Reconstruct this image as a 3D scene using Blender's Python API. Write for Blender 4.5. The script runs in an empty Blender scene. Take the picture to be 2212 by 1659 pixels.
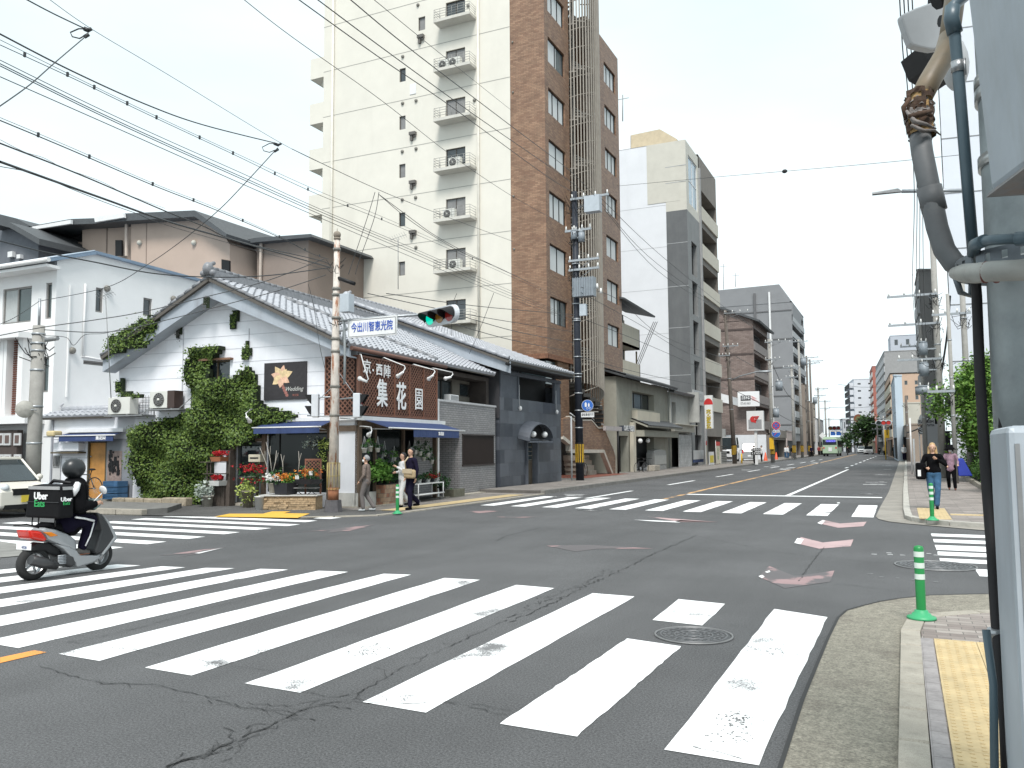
import bpy,math,random
from mathutils import Vector,Matrix
random.seed(7)
R=math.radians
sc=bpy.context.scene
# camera
FPX,YAW,PITCH,ROLL,CH=1788.0,0.438612,0.0782288,-0.0067890,1.6
IW,IH=2212.0,1659.0
_f=Vector((-math.sin(YAW),math.cos(YAW),0));_r=Vector((math.cos(YAW),math.sin(YAW),0));_u=Vector((0,0,1))
CF=_f*math.cos(PITCH)+_u*math.sin(PITCH);_u2=_u*math.cos(PITCH)-_f*math.sin(PITCH)
CR=_r*math.cos(ROLL)+_u2*math.sin(ROLL);CU=_u2*math.cos(ROLL)-_r*math.sin(ROLL)
cd=bpy.data.cameras.new('camera');cam=bpy.data.objects.new('camera',cd);sc.collection.objects.link(cam)
cam.matrix_world=Matrix(((CR.x,CU.x,-CF.x,0),(CR.y,CU.y,-CF.y,0),(CR.z,CU.z,-CF.z,CH),(0,0,0,1)))
cd.sensor_width=36;cd.lens=36*FPX/IW;cd.clip_start=0.05;cd.clip_end=5000
sc.camera=cam
# world, sun, exposure (overcast day)
w=bpy.data.worlds.new('World');sc.world=w;w.use_nodes=True
nt=w.node_tree;bg=nt.nodes['Background']
sky=nt.nodes.new('ShaderNodeTexSky');sky.sky_type='NISHITA';sky.sun_disc=False
SUN_EL,SUN_ROT=56,160
sky.sun_elevation=R(SUN_EL);sky.sun_rotation=R(SUN_ROT);sky.air_density=1.0;sky.dust_density=1.0;sky.ozone_density=1.0
hs=nt.nodes.new('ShaderNodeHueSaturation');hs.inputs['Saturation'].default_value=0.22
nt.links.new(sky.outputs[0],hs.inputs['Color'])
tc=nt.nodes.new('ShaderNodeTexCoord');cl=nt.nodes.new('ShaderNodeTexNoise');cl.inputs['Scale'].default_value=1.6;cl.inputs['Detail'].default_value=5
mpw=nt.nodes.new('ShaderNodeMapping');mpw.inputs['Scale'].default_value=(1,1,3.0)
nt.links.new(tc.outputs['Generated'],mpw.inputs[0]);nt.links.new(mpw.outputs[0],cl.inputs['Vector'])
rp=nt.nodes.new('ShaderNodeValToRGB');rp.color_ramp.elements[0].position=.36;rp.color_ramp.elements[0].color=(.8,.86,.89,1)
rp.color_ramp.elements[1].position=.7;rp.color_ramp.elements[1].color=(1,1,1,1)
nt.links.new(cl.outputs['Fac'],rp.inputs[0])
ov=nt.nodes.new('ShaderNodeMixRGB');ov.inputs[0].default_value=.85;ov.inputs[2].default_value=(4.25,4.75,4.85,1);nt.links.new(hs.outputs[0],ov.inputs[1])
mx=nt.nodes.new('ShaderNodeMixRGB');mx.blend_type='MULTIPLY';mx.inputs[0].default_value=1
nt.links.new(ov.outputs[0],mx.inputs[1]);nt.links.new(rp.outputs[0],mx.inputs[2]);nt.links.new(mx.outputs[0],bg.inputs['Color'])
bg.inputs['Strength'].default_value=0.1
sd=bpy.data.lights.new('sun','SUN');sd.energy=1.5;sd.angle=R(18);sd.color=(1,.97,.93)
so=bpy.data.objects.new('sun',sd);sc.collection.objects.link(so)
_sd=Vector((math.sin(R(SUN_ROT))*math.cos(R(SUN_EL)),math.cos(R(SUN_ROT))*math.cos(R(SUN_EL)),math.sin(R(SUN_EL))))
so.rotation_euler=_sd.to_track_quat('Z','Y').to_euler()
vs=sc.view_settings;vs.view_transform='Standard';vs.look='None';vs.gamma=1;vs.exposure=1.4
# survey: sight lines from the photograph onto known planes
def ray(x,y):return CF+CR*((x-IW/2)/FPX)-CU*((y-IH/2)/FPX)
def G(x,y,z=0.0):
 d=ray(x,y);t=(z-CH)/d.z;return Vector((d.x*t,d.y*t,z))
def AX(x,y,X):
 d=ray(x,y);t=X/d.x;return Vector((X,d.y*t,d.z*t+CH))
def AY(x,y,Y):
 d=ray(x,y);t=Y/d.y;return Vector((d.x*t,Y,d.z*t+CH))
def AD(x,y,D):
 d=ray(x,y);return d*D+Vector((0,0,CH))
def zz(x0,y0,w_,ow):
 s=w_/ow
 return lambda x,y:((x0+x*s)/1.735,(y0+y*s)/1.735)
z1=zz(0,700,1300,2212);z2=zz(0,1500,1300,2212);z3=zz(1100,1100,1100,2212);z4=zz(1100,0,1300,2212)
z5=zz(2000,1000,1300,2212);z7=zz(2700,1300,1138,2212);za=zz(2080,1450,400,1659);zb=zz(2450,1350,450,1659)
zc=zz(2850,1350,350,1452);zd=zz(3150,1200,400,1207);zn=zz(2600,1900,1238,2100);zr=zz(1900,1850,1500,2212)
zl=zz(0,2050,1900,2212);zg=zz(700,1580,600,2212);zf=zz(1270,1650,450,2212);ze=zz(3330,1600,350,1452)
zs=zz(1250,1100,550,2212);zq=zz(0,1650,500,1508);zt=zz(2100,650,300,995);zu=zz(200,1300,500,1276)
zw=zz(0,0,1200,2212);zv=zz(3380,900,320,664);zx=zz(3300,0,538,1785);zo=zz(3100,0,738,1360)
# frames: s along a facade, t outward, z up
class Fr:
 def __init__(s,O,ang,side):
  s.O=Vector((O[0],O[1],0));a=R(ang);s.s=Vector((math.cos(a),math.sin(a),0));s.t=Vector((-math.sin(a),math.cos(a),0))*side
 def p(s,a,t,z):return s.O+s.s*a+s.t*t+Vector((0,0,z))
 def at(s,x,y,t=0.0):
  d=ray(x,y);O=s.O+s.t*t
  k=O.dot(s.t)/Vector((d.x,d.y,0)).dot(s.t);P=d*k
  return(Vector((P.x,P.y,0))-O).dot(s.s),P.z+CH
  # objects and mesh building
COL=sc.collection
def prop(o,label=None,cat=None,group=None,kind=None):
 if label:o['label']=label
 if cat:o['category']=cat
 if group:o['group']=group
 if kind:o['kind']=kind
 return o
def thing(name,label,cat,loc=(0,0,0),rz=0.0,group=None):
 o=bpy.data.objects.new(name,None);COL.objects.link(o);o.empty_display_size=.2
 o.location=loc;o.rotation_euler=(0,0,rz)
 return prop(o,label,cat,group)
def mloc(o):
 return Matrix.Translation(o.location)@o.rotation_euler.to_matrix().to_4x4()
def copy_tree(o,parent=None):
 c=o.copy();COL.objects.link(c);c.parent=parent
 for ch in[k for k in o.children]:copy_tree(ch,c)
 return c
class MB:
 def __init__(s):s.v=[];s.f=[];s.sm=[];s.mi=[];s.cur=0
 def add(s,vs,fs,sm=False):
  b=len(s.v);s.v+=[Vector(v)for v in vs]
  for f in fs:s.f.append([b+i for i in f]);s.sm.append(sm);s.mi.append(s.cur)
  return s
 def box(s,a,b,M=None):
  x0,y0,z0=a;x1,y1,z1_=b
  vs=[Vector(p)for p in((x0,y0,z0),(x1,y0,z0),(x1,y1,z0),(x0,y1,z0),(x0,y0,z1_),(x1,y0,z1_),(x1,y1,z1_),(x0,y1,z1_))]
  if M:vs=[M@v for v in vs]
  return s.add(vs,[(0,3,2,1),(4,5,6,7),(0,1,5,4),(1,2,6,5),(2,3,7,6),(3,0,4,7)])
 def fbox(s,F,s0,s1,t0,t1,z0,z1_):
  vs=[F.p(a,t,z)for a,t,z in((s0,t0,z0),(s1,t0,z0),(s1,t1,z0),(s0,t1,z0),(s0,t0,z1_),(s1,t0,z1_),(s1,t1,z1_),(s0,t1,z1_))]
  return s.add(vs,[(0,3,2,1),(4,5,6,7),(0,1,5,4),(1,2,6,5),(2,3,7,6),(3,0,4,7)])
 def hexa(s,b4,t4):return s.add(list(b4)+list(t4),[(0,3,2,1),(4,5,6,7),(0,1,5,4),(1,2,6,5),(2,3,7,6),(3,0,4,7)])
 def poly(s,pts):return s.add(pts,[tuple(range(len(pts)))])
 def prism(s,pts,d):
  n=len(pts);d=Vector(d);a=[Vector(p)for p in pts];b=[p+d for p in a]
  return s.add(a+b,[tuple(range(n))[::-1],tuple(range(n,2*n))]+[(i,(i+1)%n,n+(i+1)%n,n+i)for i in range(n)])
 def tube(s,pts,r,n=8,cap=True,sm=True,sc_=None):
  P=[Vector(p)for p in pts]
  if len(P)<2:return s
  rr=r if isinstance(r,(list,tuple))else[r]*len(P)
  t=(P[1]-P[0]).normalized();ref=Vector((0,0,1))if abs(t.z)<.9 else Vector((1,0,0))
  nx=t.cross(ref).normalized();b=len(s.v);vs=[]
  for i,p in enumerate(P):
   t=(P[min(i+1,len(P)-1)]-P[max(i-1,0)]).normalized()
   nx=(nx-t*nx.dot(t)).normalized();ny=t.cross(nx)
   for k in range(n):
    a=2*math.pi*k/n;vs.append(p+(nx*math.cos(a)+ny*math.sin(a))*rr[i])
  fs=[(i*n+k,i*n+(k+1)%n,(i+1)*n+(k+1)%n,(i+1)*n+k)for i in range(len(P)-1)for k in range(n)]
  s.add(vs,fs,sm)
  if cap:
   for ring in(range(n)[::-1],range((len(P)-1)*n,len(P)*n)):
    s.f.append([b+i for i in ring]);s.sm.append(False);s.mi.append(s.cur)
  return s
 def cyl(s,p0,p1,r0,r1=None,n=12,cap=True,sm=True):return s.tube([p0,p1],[r0,r0 if r1 is None else r1],n,cap,sm)
 def lathe(s,prof,c,n=16,M=None,sm=True):
  c=Vector(c);vs=[]
  for r_,z in prof:
   for k in range(n):
    a=2*math.pi*k/n;v=Vector((r_*math.cos(a),r_*math.sin(a),z))
    vs.append(c+(M@v if M else v))
  fs=[(i*n+k,i*n+(k+1)%n,(i+1)*n+(k+1)%n,(i+1)*n+k)for i in range(len(prof)-1)for k in range(n)]
  return s.add(vs,fs,sm)
 def sph(s,c,r,n=12,m=8,M=None):
  rx,ry,rz=(r,r,r)if not isinstance(r,(tuple,list))else r
  vs=[];c=Vector(c)
  for i in range(m+1):
   th=math.pi*i/m
   for k in range(n):
    a=2*math.pi*k/n;v=Vector((rx*math.sin(th)*math.cos(a),ry*math.sin(th)*math.sin(a),rz*math.cos(th)))
    vs.append(c+(M@v if M else v))
  return s.add(vs,[(i*n+k,(i+1)*n+k,(i+1)*n+(k+1)%n,i*n+(k+1)%n)for i in range(m)for k in range(n)],True)
 def build(s,name,mat_,parent=None,label=None,local=False,bevel=0,kind=None):
  me=bpy.data.meshes.new(name)
  vs=s.v
  if parent is not None and not local:
   M=Matrix.Identity(4);q=parent;ch=[]
   while q is not None:ch.append(mloc(q));q=q.parent
   for m_ in reversed(ch):M=M@m_
   Mi=M.inverted();vs=[Mi@v for v in vs]
  me.from_pydata([tuple(v)for v in vs],[],s.f)
  ms=mat_ if isinstance(mat_,(list,tuple))else[mat_]
  for m_ in ms:me.materials.append(m_)
  me.polygons.foreach_set('use_smooth',s.sm)
  if len(ms)>1:me.polygons.foreach_set('material_index',s.mi)
  me.update()
  o=bpy.data.objects.new(name,me);COL.objects.link(o)
  if parent is not None:o.parent=parent
  if bevel:
   b=o.modifiers.new('bevel','BEVEL');b.width=bevel;b.segments=2;b.limit_method='ANGLE';b.angle_limit=R(40)
  if label:o['label']=label
  if kind:o['kind']=kind
  return o
def struct(name,mb,mat_):return mb.build(name,mat_,kind='structure')
# materials
MC={}
def mat(name,col,rough=.7,var=.12,scale=3.0,metal=0.0,bump=0.0,bscale=60,spec=.5,stain=0.0,stcol=None,stscale=1.0,streak=False,emit=None):
 if name in MC:return MC[name]
 m=bpy.data.materials.new(name);m.use_nodes=True;n=m.node_tree.nodes;L=m.node_tree.links;b=n['Principled BSDF']
 b.inputs['Roughness'].default_value=rough;b.inputs['Metallic'].default_value=metal;b.inputs['Specular IOR Level'].default_value=spec
 geo=n.new('ShaderNodeNewGeometry')
 no=n.new('ShaderNodeTexNoise');no.inputs['Scale'].default_value=scale;no.inputs['Detail'].default_value=6;no.inputs['Roughness'].default_value=.65
 L.new(geo.outputs['Position'],no.inputs['Vector'])
 mr=n.new('ShaderNodeMapRange');mr.inputs[1].default_value=.3;mr.inputs[2].default_value=.7;mr.inputs[3].default_value=1-var;mr.inputs[4].default_value=1+var*.6
 L.new(no.outputs['Fac'],mr.inputs[0])
 mu=n.new('ShaderNodeMixRGB');mu.blend_type='MULTIPLY';mu.inputs[0].default_value=1;mu.inputs[1].default_value=(*col,1)
 L.new(mr.outputs[0],mu.inputs[2]);out=mu.outputs[0]
 if stain:
  n2=n.new('ShaderNodeTexNoise');n2.inputs['Scale'].default_value=stscale;n2.inputs['Detail'].default_value=8;n2.inputs['Roughness'].default_value=.7
  src=geo.outputs['Position']
  if streak:
   mp=n.new('ShaderNodeMapping');mp.inputs['Scale'].default_value=(1,1,.18);L.new(src,mp.inputs[0]);src=mp.outputs[0]
  L.new(src,n2.inputs['Vector'])
  r2=n.new('ShaderNodeMapRange');r2.inputs[1].default_value=.52;r2.inputs[2].default_value=.72;r2.inputs[3].default_value=0;r2.inputs[4].default_value=stain
  L.new(n2.outputs['Fac'],r2.inputs[0])
  m2=n.new('ShaderNodeMixRGB');m2.inputs[2].default_value=(*(stcol or tuple(c*.45 for c in col)),1)
  L.new(r2.outputs[0],m2.inputs[0]);L.new(out,m2.inputs[1]);out=m2.outputs[0]
 L.new(out,b.inputs['Base Color'])
 if bump:
  n3=n.new('ShaderNodeTexNoise');n3.inputs['Scale'].default_value=bscale;n3.inputs['Detail'].default_value=4;L.new(geo.outputs['Position'],n3.inputs['Vector'])
  bp=n.new('ShaderNodeBump');bp.inputs['Strength'].default_value=bump;bp.inputs['Distance'].default_value=.01
  L.new(n3.outputs['Fac'],bp.inputs['Height']);L.new(bp.outputs[0],b.inputs['Normal'])
 if emit:
  b.inputs['Emission Color'].default_value=(*emit[:3],1);b.inputs['Emission Strength'].default_value=emit[3]
 MC[name]=m;return m
def brickmat(name,c1,c2,mortar,bw,bh,ms=.01,rough=.8,off=.5,freq=2,bump=.4,ang=0,var=.0,ground=False,vary=.35):
 if name in MC:return MC[name]
 m=bpy.data.materials.new(name);m.use_nodes=True;n=m.node_tree.nodes;L=m.node_tree.links;b=n['Principled BSDF'];b.inputs['Roughness'].default_value=rough
 geo=n.new('ShaderNodeNewGeometry');sp=n.new('ShaderNodeSeparateXYZ');L.new(geo.outputs['Position'],sp.inputs[0]);cb=n.new('ShaderNodeCombineXYZ')
 if ground:
  L.new(sp.outputs[0],cb.inputs[0]);L.new(sp.outputs[1],cb.inputs[1])
 else:
  ad=n.new('ShaderNodeMath');L.new(sp.outputs[0],ad.inputs[0]);L.new(sp.outputs[1],ad.inputs[1]);L.new(ad.outputs[0],cb.inputs[0]);L.new(sp.outputs[2],cb.inputs[1])
 mp=n.new('ShaderNodeMapping');mp.inputs['Rotation'].default_value=(0,0,R(ang));L.new(cb.outputs[0],mp.inputs[0])
 br=n.new('ShaderNodeTexBrick');br.offset=off;br.offset_frequency=freq;br.inputs['Scale'].default_value=1;br.inputs['Brick Width'].default_value=bw;br.inputs['Row Height'].default_value=bh
 br.inputs['Mortar Size'].default_value=ms;br.inputs['Mortar Smooth'].default_value=.2;br.inputs['Color1'].default_value=(*c1,1);br.inputs['Color2'].default_value=(*c2,1);br.inputs['Mortar'].default_value=(*mortar,1)
 L.new(mp.outputs[0],br.inputs['Vector'])
 no=n.new('ShaderNodeTexNoise');no.inputs['Scale'].default_value=1.3;no.inputs['Detail'].default_value=8;no.inputs['Roughness'].default_value=.75;L.new(geo.outputs['Position'],no.inputs['Vector'])
 mr=n.new('ShaderNodeMapRange');mr.inputs[1].default_value=.3;mr.inputs[2].default_value=.7;mr.inputs[3].default_value=1-vary;mr.inputs[4].default_value=1+vary*.6;L.new(no.outputs['Fac'],mr.inputs[0])
 mu=n.new('ShaderNodeMixRGB');mu.blend_type='MULTIPLY';mu.inputs[0].default_value=1;L.new(br.outputs['Color'],mu.inputs[1]);L.new(mr.outputs[0],mu.inputs[2])
 L.new(mu.outputs[0],b.inputs['Base Color'])
 bp=n.new('ShaderNodeBump');bp.inputs['Strength'].default_value=bump;bp.inputs['Distance'].default_value=.01;bp.invert=True
 L.new(br.outputs['Fac'],bp.inputs['Height']);L.new(bp.outputs[0],b.inputs['Normal'])
 MC[name]=m;return m
def leafmat(name,c1,c2,c3=None,trans=.15):
 if name in MC:return MC[name]
 m=bpy.data.materials.new(name);m.use_nodes=True;n=m.node_tree.nodes;L=m.node_tree.links;b=n['Principled BSDF']
 geo=n.new('ShaderNodeNewGeometry');rp_=n.new('ShaderNodeValToRGB');e=rp_.color_ramp.elements
 e[0].color=(*c1,1);e[1].color=(*c2,1)
 if c3:x=e.new(.92);x.color=(*c2,1);e[1].position=1.0;e[2].position=1.0;e[1].color=(*c2,1);e[2].color=(*c3,1)
 L.new(geo.outputs['Random Per Island'],rp_.inputs[0]);L.new(rp_.outputs[0],b.inputs['Base Color'])
 b.inputs['Roughness'].default_value=.55;b.inputs['Specular IOR Level'].default_value=.3
 MC[name]=m;return m
def asphalt(name,base=.088,tint=(1,1,1.02),patch=.2):
 if name in MC:return MC[name]
 m=bpy.data.materials.new(name);m.use_nodes=True;n=m.node_tree.nodes;L=m.node_tree.links;b=n['Principled BSDF']
 geo=n.new('ShaderNodeNewGeometry');b.inputs['Roughness'].default_value=.85;b.inputs['Specular IOR Level'].default_value=.35
 def noise(sc_,det,rg=.6,mp_=None):
  q=n.new('ShaderNodeTexNoise');q.inputs['Scale'].default_value=sc_;q.inputs['Detail'].default_value=det;q.inputs['Roughness'].default_value=rg
  if mp_:
   k=n.new('ShaderNodeMapping');k.inputs['Scale'].default_value=mp_;L.new(geo.outputs['Position'],k.inputs[0]);L.new(k.outputs[0],q.inputs['Vector'])
  else:L.new(geo.outputs['Position'],q.inputs['Vector'])
  return q.outputs['Fac']
 def mr(src,a,b_,c,d):
  q=n.new('ShaderNodeMapRange');q.inputs[1].default_value=a;q.inputs[2].default_value=b_;q.inputs[3].default_value=c;q.inputs[4].default_value=d;L.new(src,q.inputs[0]);return q.outputs[0]
 def mul(a,b_):
  q=n.new('ShaderNodeMath');q.operation='MULTIPLY';L.new(a,q.inputs[0]);L.new(b_,q.inputs[1]);return q.outputs[0]
 f=mr(noise(70,4,.8),.32,.68,.35,1.7)
 f=mul(f,mr(noise(330,2,.8),.38,.62,.6,1.45))
 f=mul(f,mr(noise(.35,5,.6),.3,.7,1-patch,1+patch))
 f=mul(f,mr(noise(1.2,6,.7,(1,.12,1)),.3,.7,1-patch*.5,1+patch*.5))
 c=n.new('ShaderNodeMixRGB');c.blend_type='MULTIPLY';c.inputs[0].default_value=1;c.inputs[1].default_value=(base*tint[0],base*tint[1],base*tint[2],1);L.new(f,c.inputs[2])
 L.new(c.outputs[0],b.inputs['Base Color'])
 bp=n.new('ShaderNodeBump');bp.inputs['Strength'].default_value=.35;bp.inputs['Distance'].default_value=.004
 L.new(noise(110,3,.7),bp.inputs['Height']);L.new(bp.outputs[0],b.inputs['Normal'])
 MC[name]=m;return m
def paintmat(name,col,wear=.5,under=(.085,.085,.088),wscale=1.4,thr=.62):
 """road paint: worn through to the asphalt in patches"""
 if name in MC:return MC[name]
 m=bpy.data.materials.new(name);m.use_nodes=True;n=m.node_tree.nodes;L=m.node_tree.links;b=n['Principled BSDF']
 geo=n.new('ShaderNodeNewGeometry');b.inputs['Roughness'].default_value=.7
 a=n.new('ShaderNodeTexNoise');a.inputs['Scale'].default_value=wscale;a.inputs['Detail'].default_value=3;L.new(geo.outputs['Position'],a.inputs['Vector'])
 c=n.new('ShaderNodeTexNoise');c.inputs['Scale'].default_value=70;c.inputs['Detail'].default_value=4;c.inputs['Roughness'].default_value=.8;L.new(geo.outputs['Position'],c.inputs['Vector'])
 ra=n.new('ShaderNodeMapRange');ra.inputs[1].default_value=thr-.04;ra.inputs[2].default_value=thr+.12;ra.inputs[4].default_value=.32*wear;L.new(a.outputs['Fac'],ra.inputs[0])
 ad=n.new('ShaderNodeMath');ad.operation='ADD';L.new(ra.outputs[0],ad.inputs[0]);L.new(c.outputs['Fac'],ad.inputs[1])
 rb=n.new('ShaderNodeMapRange');rb.inputs[1].default_value=.635;rb.inputs[2].default_value=.72;rb.inputs[4].default_value=.9;L.new(ad.outputs[0],rb.inputs[0])
 q=n.new('ShaderNodeTexNoise');q.inputs['Scale'].default_value=2.5;q.inputs['Detail'].default_value=6;L.new(geo.outputs['Position'],q.inputs['Vector'])
 rq=n.new('ShaderNodeMapRange');rq.inputs[1].default_value=.3;rq.inputs[2].default_value=.7;rq.inputs[3].default_value=.86;rq.inputs[4].default_value=1.06;L.new(q.outputs['Fac'],rq.inputs[0])
 mq=n.new('ShaderNodeMixRGB');mq.blend_type='MULTIPLY';mq.inputs[0].default_value=1;mq.inputs[1].default_value=(*col,1);L.new(rq.outputs[0],mq.inputs[2])
 x=n.new('ShaderNodeMixRGB');L.new(rb.outputs[0],x.inputs[0]);L.new(mq.outputs[0],x.inputs[1]);x.inputs[2].default_value=(*under,1)
 L.new(x.outputs[0],b.inputs['Base Color']);MC[name]=m;return m
def glass(name,col=(.03,.04,.045),rough=.06):
 if name in MC:return MC[name]
 m=mat(name,col,rough,.3,.8,spec=.9);return m
def textmesh(s,parent,o,ex,ey,h,mt,name='lettering',align='CENTER',fat=0.0,width=None,th=.004,shear=0):
 """raised lettering: o = centre, ex = reading direction, ey = up, h = em height"""
 cu=bpy.data.curves.new(name,'FONT');cu.body=s;cu.size=h;cu.align_x=align;cu.align_y='CENTER';cu.offset=fat*h;cu.extrude=th;cu.shear=shear;cu.resolution_u=3
 t=bpy.data.objects.new('tmp',cu);COL.objects.link(t)
 dg=bpy.context.evaluated_depsgraph_get();me=bpy.data.meshes.new_from_object(t.evaluated_get(dg));bpy.data.objects.remove(t)
 ex=Vector(ex).normalized();ey=Vector(ey).normalized();ez=ex.cross(ey).normalized();o=Vector(o)
 xs=[v.co.x for v in me.vertices];kx=1
 if width and xs:kx=width/(max(xs)-min(xs))
 mb=MB();mb.add([o+ex*v.co.x*kx+ey*v.co.y+ez*v.co.z for v in me.vertices],[tuple(p.vertices)for p in me.polygons])
 return mb.build(name,mt,parent)
 # walls with openings, windows
def wall(mb,F,s0,s1,z0,z1_,ops=(),d=.12,t=0.0):
 ss=sorted({s0,s1,*[o[0]for o in ops],*[o[1]for o in ops]});zs_=sorted({z0,z1_,*[o[2]for o in ops],*[o[3]for o in ops]})
 ss=[q for q in ss if s0<=q<=s1];zs_=[q for q in zs_ if z0<=q<=z1_]
 for i in range(len(ss)-1):
  for j in range(len(zs_)-1):
   cs,cz=(ss[i]+ss[i+1])/2,(zs_[j]+zs_[j+1])/2
   if any(o[0]<cs<o[1]and o[2]<cz<o[3]for o in ops):continue
   mb.poly([F.p(ss[i],t,zs_[j]),F.p(ss[i+1],t,zs_[j]),F.p(ss[i+1],t,zs_[j+1]),F.p(ss[i],t,zs_[j+1])])
 for a,b,c,e in[o[:4]for o in ops]:
  for p,q in(((a,c),(b,c)),((b,c),(b,e)),((b,e),(a,e)),((a,e),(a,c))):
   mb.poly([F.p(p[0],t,p[1]),F.p(q[0],t,q[1]),F.p(q[0],t-d,q[1]),F.p(p[0],t-d,p[1])])
def block(mb,F,s0,s1,z0,z1_,depth,ops=(),d=.12):
 """a building volume: front wall with openings on frame F, other sides and top closed"""
 wall(mb,F,s0,s1,z0,z1_,ops,d)
 a,b,c,e=F.p(s0,0,0),F.p(s1,0,0),F.p(s1,-depth,0),F.p(s0,-depth,0)
 def up(v,z):return Vector((v.x,v.y,z))
 for p,q in((b,c),(c,e),(e,a)):mb.poly([up(p,z0),up(q,z0),up(q,z1_),up(p,z1_)])
 mb.poly([up(v,z1_)for v in(a,b,c,e)])
def window(P,F,s0,s1,z0,z1_,d=.1,nm=1,fr=None,gl=None,fw=.045,nh=0,t=0.0,curtain=None,sill=False):
 fr=fr or mat('dark window frame',(.05,.045,.04),.4);gl=gl or glass('window glass')
 m=MB();tt0,tt1=t-d+.003,t-d+.05
 m.fbox(F,s0,s1,tt0,tt1,z0,z0+fw);m.fbox(F,s0,s1,tt0,tt1,z1_-fw,z1_)
 m.fbox(F,s0,s0+fw,tt0,tt1,z0+fw,z1_-fw);m.fbox(F,s1-fw,s1,tt0,tt1,z0+fw,z1_-fw)
 for k in range(1,nm):
  c=s0+(s1-s0)*k/nm;m.fbox(F,c-fw*.5,c+fw*.5,tt0,tt1+.004,z0+fw,z1_-fw)
 for k in range(1,nh+1):
  c=z0+(z1_-z0)*k/(nh+1);m.fbox(F,s0+fw,s1-fw,tt0,tt1-.006,c-fw*.4,c+fw*.4)
 if sill:m.fbox(F,s0-.05,s1+.05,t-d+.05,t+.06,z0-.05,z0)
 wo=m.build('window',fr,P)
 g=MB();g.fbox(F,s0+fw*.5,s1-fw*.5,tt0-.02,tt0+.012,z0+fw*.5,z1_-fw*.5);g.build('pane',gl,wo)
 if curtain:
  c=MB();n_=14;a,b=s0+fw+(s1-s0)*curtain[1],s0+fw+(s1-s0-2*fw)*curtain[2]
  for i in range(n_):
   p,q=a+(b-a)*i/n_,a+(b-a)*(i+1)/n_
   c.poly([F.p(p,tt0+.014+.006*(i%2),z0+fw),F.p(q,tt0+.014+.006*((i+1)%2),z0+fw),F.p(q,tt0+.014+.006*((i+1)%2),z1_-fw),F.p(p,tt0+.014+.006*(i%2),z1_-fw)])
  c.build('curtain',curtain[0],wo)
 return wo
def tile_roof(mb,P0,U,S,nu,ns,rad=.05,step=.03):
 """kawara roof: P0 upper corner, U vector along the ridge, S vector down the slope"""
 P0,U,S=Vector(P0),Vector(U),Vector(S);N=U.cross(S).normalized()
 if N.z<0:N=-N
 k=6;W_=nu*k+1
 prof=[math.cos(2*math.pi*(i%k)/k)*.5+.5 for i in range(W_)]
 prof=[p**1.6 for p in prof]
 vs=[];fs=[]
 for j in range(ns):
  for e in(0,1):
   q=(j+e)/ns
   for i in range(W_):vs.append(P0+U*(i/(W_-1))+S*(q+(0.02/ns if e else 0))+N*(rad*prof[i]+(step if e else 0)))
  b=j*2*W_
  for i in range(W_-1):fs.append((b+i,b+W_+i,b+W_+i+1,b+i+1))
  if j<ns-1:
   for i in range(W_-1):fs.append((b+W_+i,b+2*W_+i,b+2*W_+i+1,b+W_+i+1))
 mb.add(vs,fs,False)
 lo=P0+S+N*0
 vs=[];
 for i in range(W_):
  c=P0+U*(i/(W_-1))+S*(1+.02/ns);vs+=[c+N*(rad*prof[i]+step),c-N*.05]
 mb.add(vs,[(2*i,2*i+1,2*i+3,2*i+2)for i in range(W_-1)])
def slab(mb,P,U,S,th):
 P,U,S=Vector(P),Vector(U),Vector(S);n=U.cross(S).normalized()
 if n.z<0:n=-n
 a=[P,P+U,P+U+S,P+S];mb.hexa([q-n*th for q in a],a)
def leaves(mb,pts,size,n,spread=1.0,up=.3,rnd=random):
 """n leaves about each point; pts = [(Vector, radius)]"""
 for p,r_ in pts:
  for _ in range(n):
   o=Vector((rnd.gauss(0,1),rnd.gauss(0,1),rnd.gauss(0,1)))*(r_*.55*spread)
   c=p+o;a=Vector((rnd.gauss(0,1),rnd.gauss(0,1),rnd.gauss(0,.6))).normalized()
   nn=(Vector((rnd.gauss(0,1),rnd.gauss(0,1),rnd.gauss(0,1)+up*2))).normalized();b=nn.cross(a)
   if b.length<.05:continue
   b.normalize();s_=size*rnd.uniform(.6,1.3)
   mb.add([c-a*s_,c-b*s_*.45,c+a*s_,c+b*s_*.45],[(0,1,2,3)])
   # GROUND, ROAD, PAVEMENTS
A_=asphalt('asphalt',.084);A2=asphalt('darker asphalt',.05)
CONC=mat('kerb concrete',(.38,.345,.29),.85,.3,6,bump=.4,bscale=90,stain=.6,stscale=3)
def flat(mb,pts,z):mb.poly([(p[0],p[1],z)for p in pts])
m=MB();m.poly([(-900,-60,-.012),(900,-60,-.012),(900,2500,-.012),(-900,2500,-.012)]);struct('ground',m,mat('far ground',(.11,.11,.11),.9,.2,.1))
m=MB();m.poly([(-70,-30,0),(40,-30,0),(40,420,0),(-70,420,0)]);struct('road',m,A_)
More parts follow.
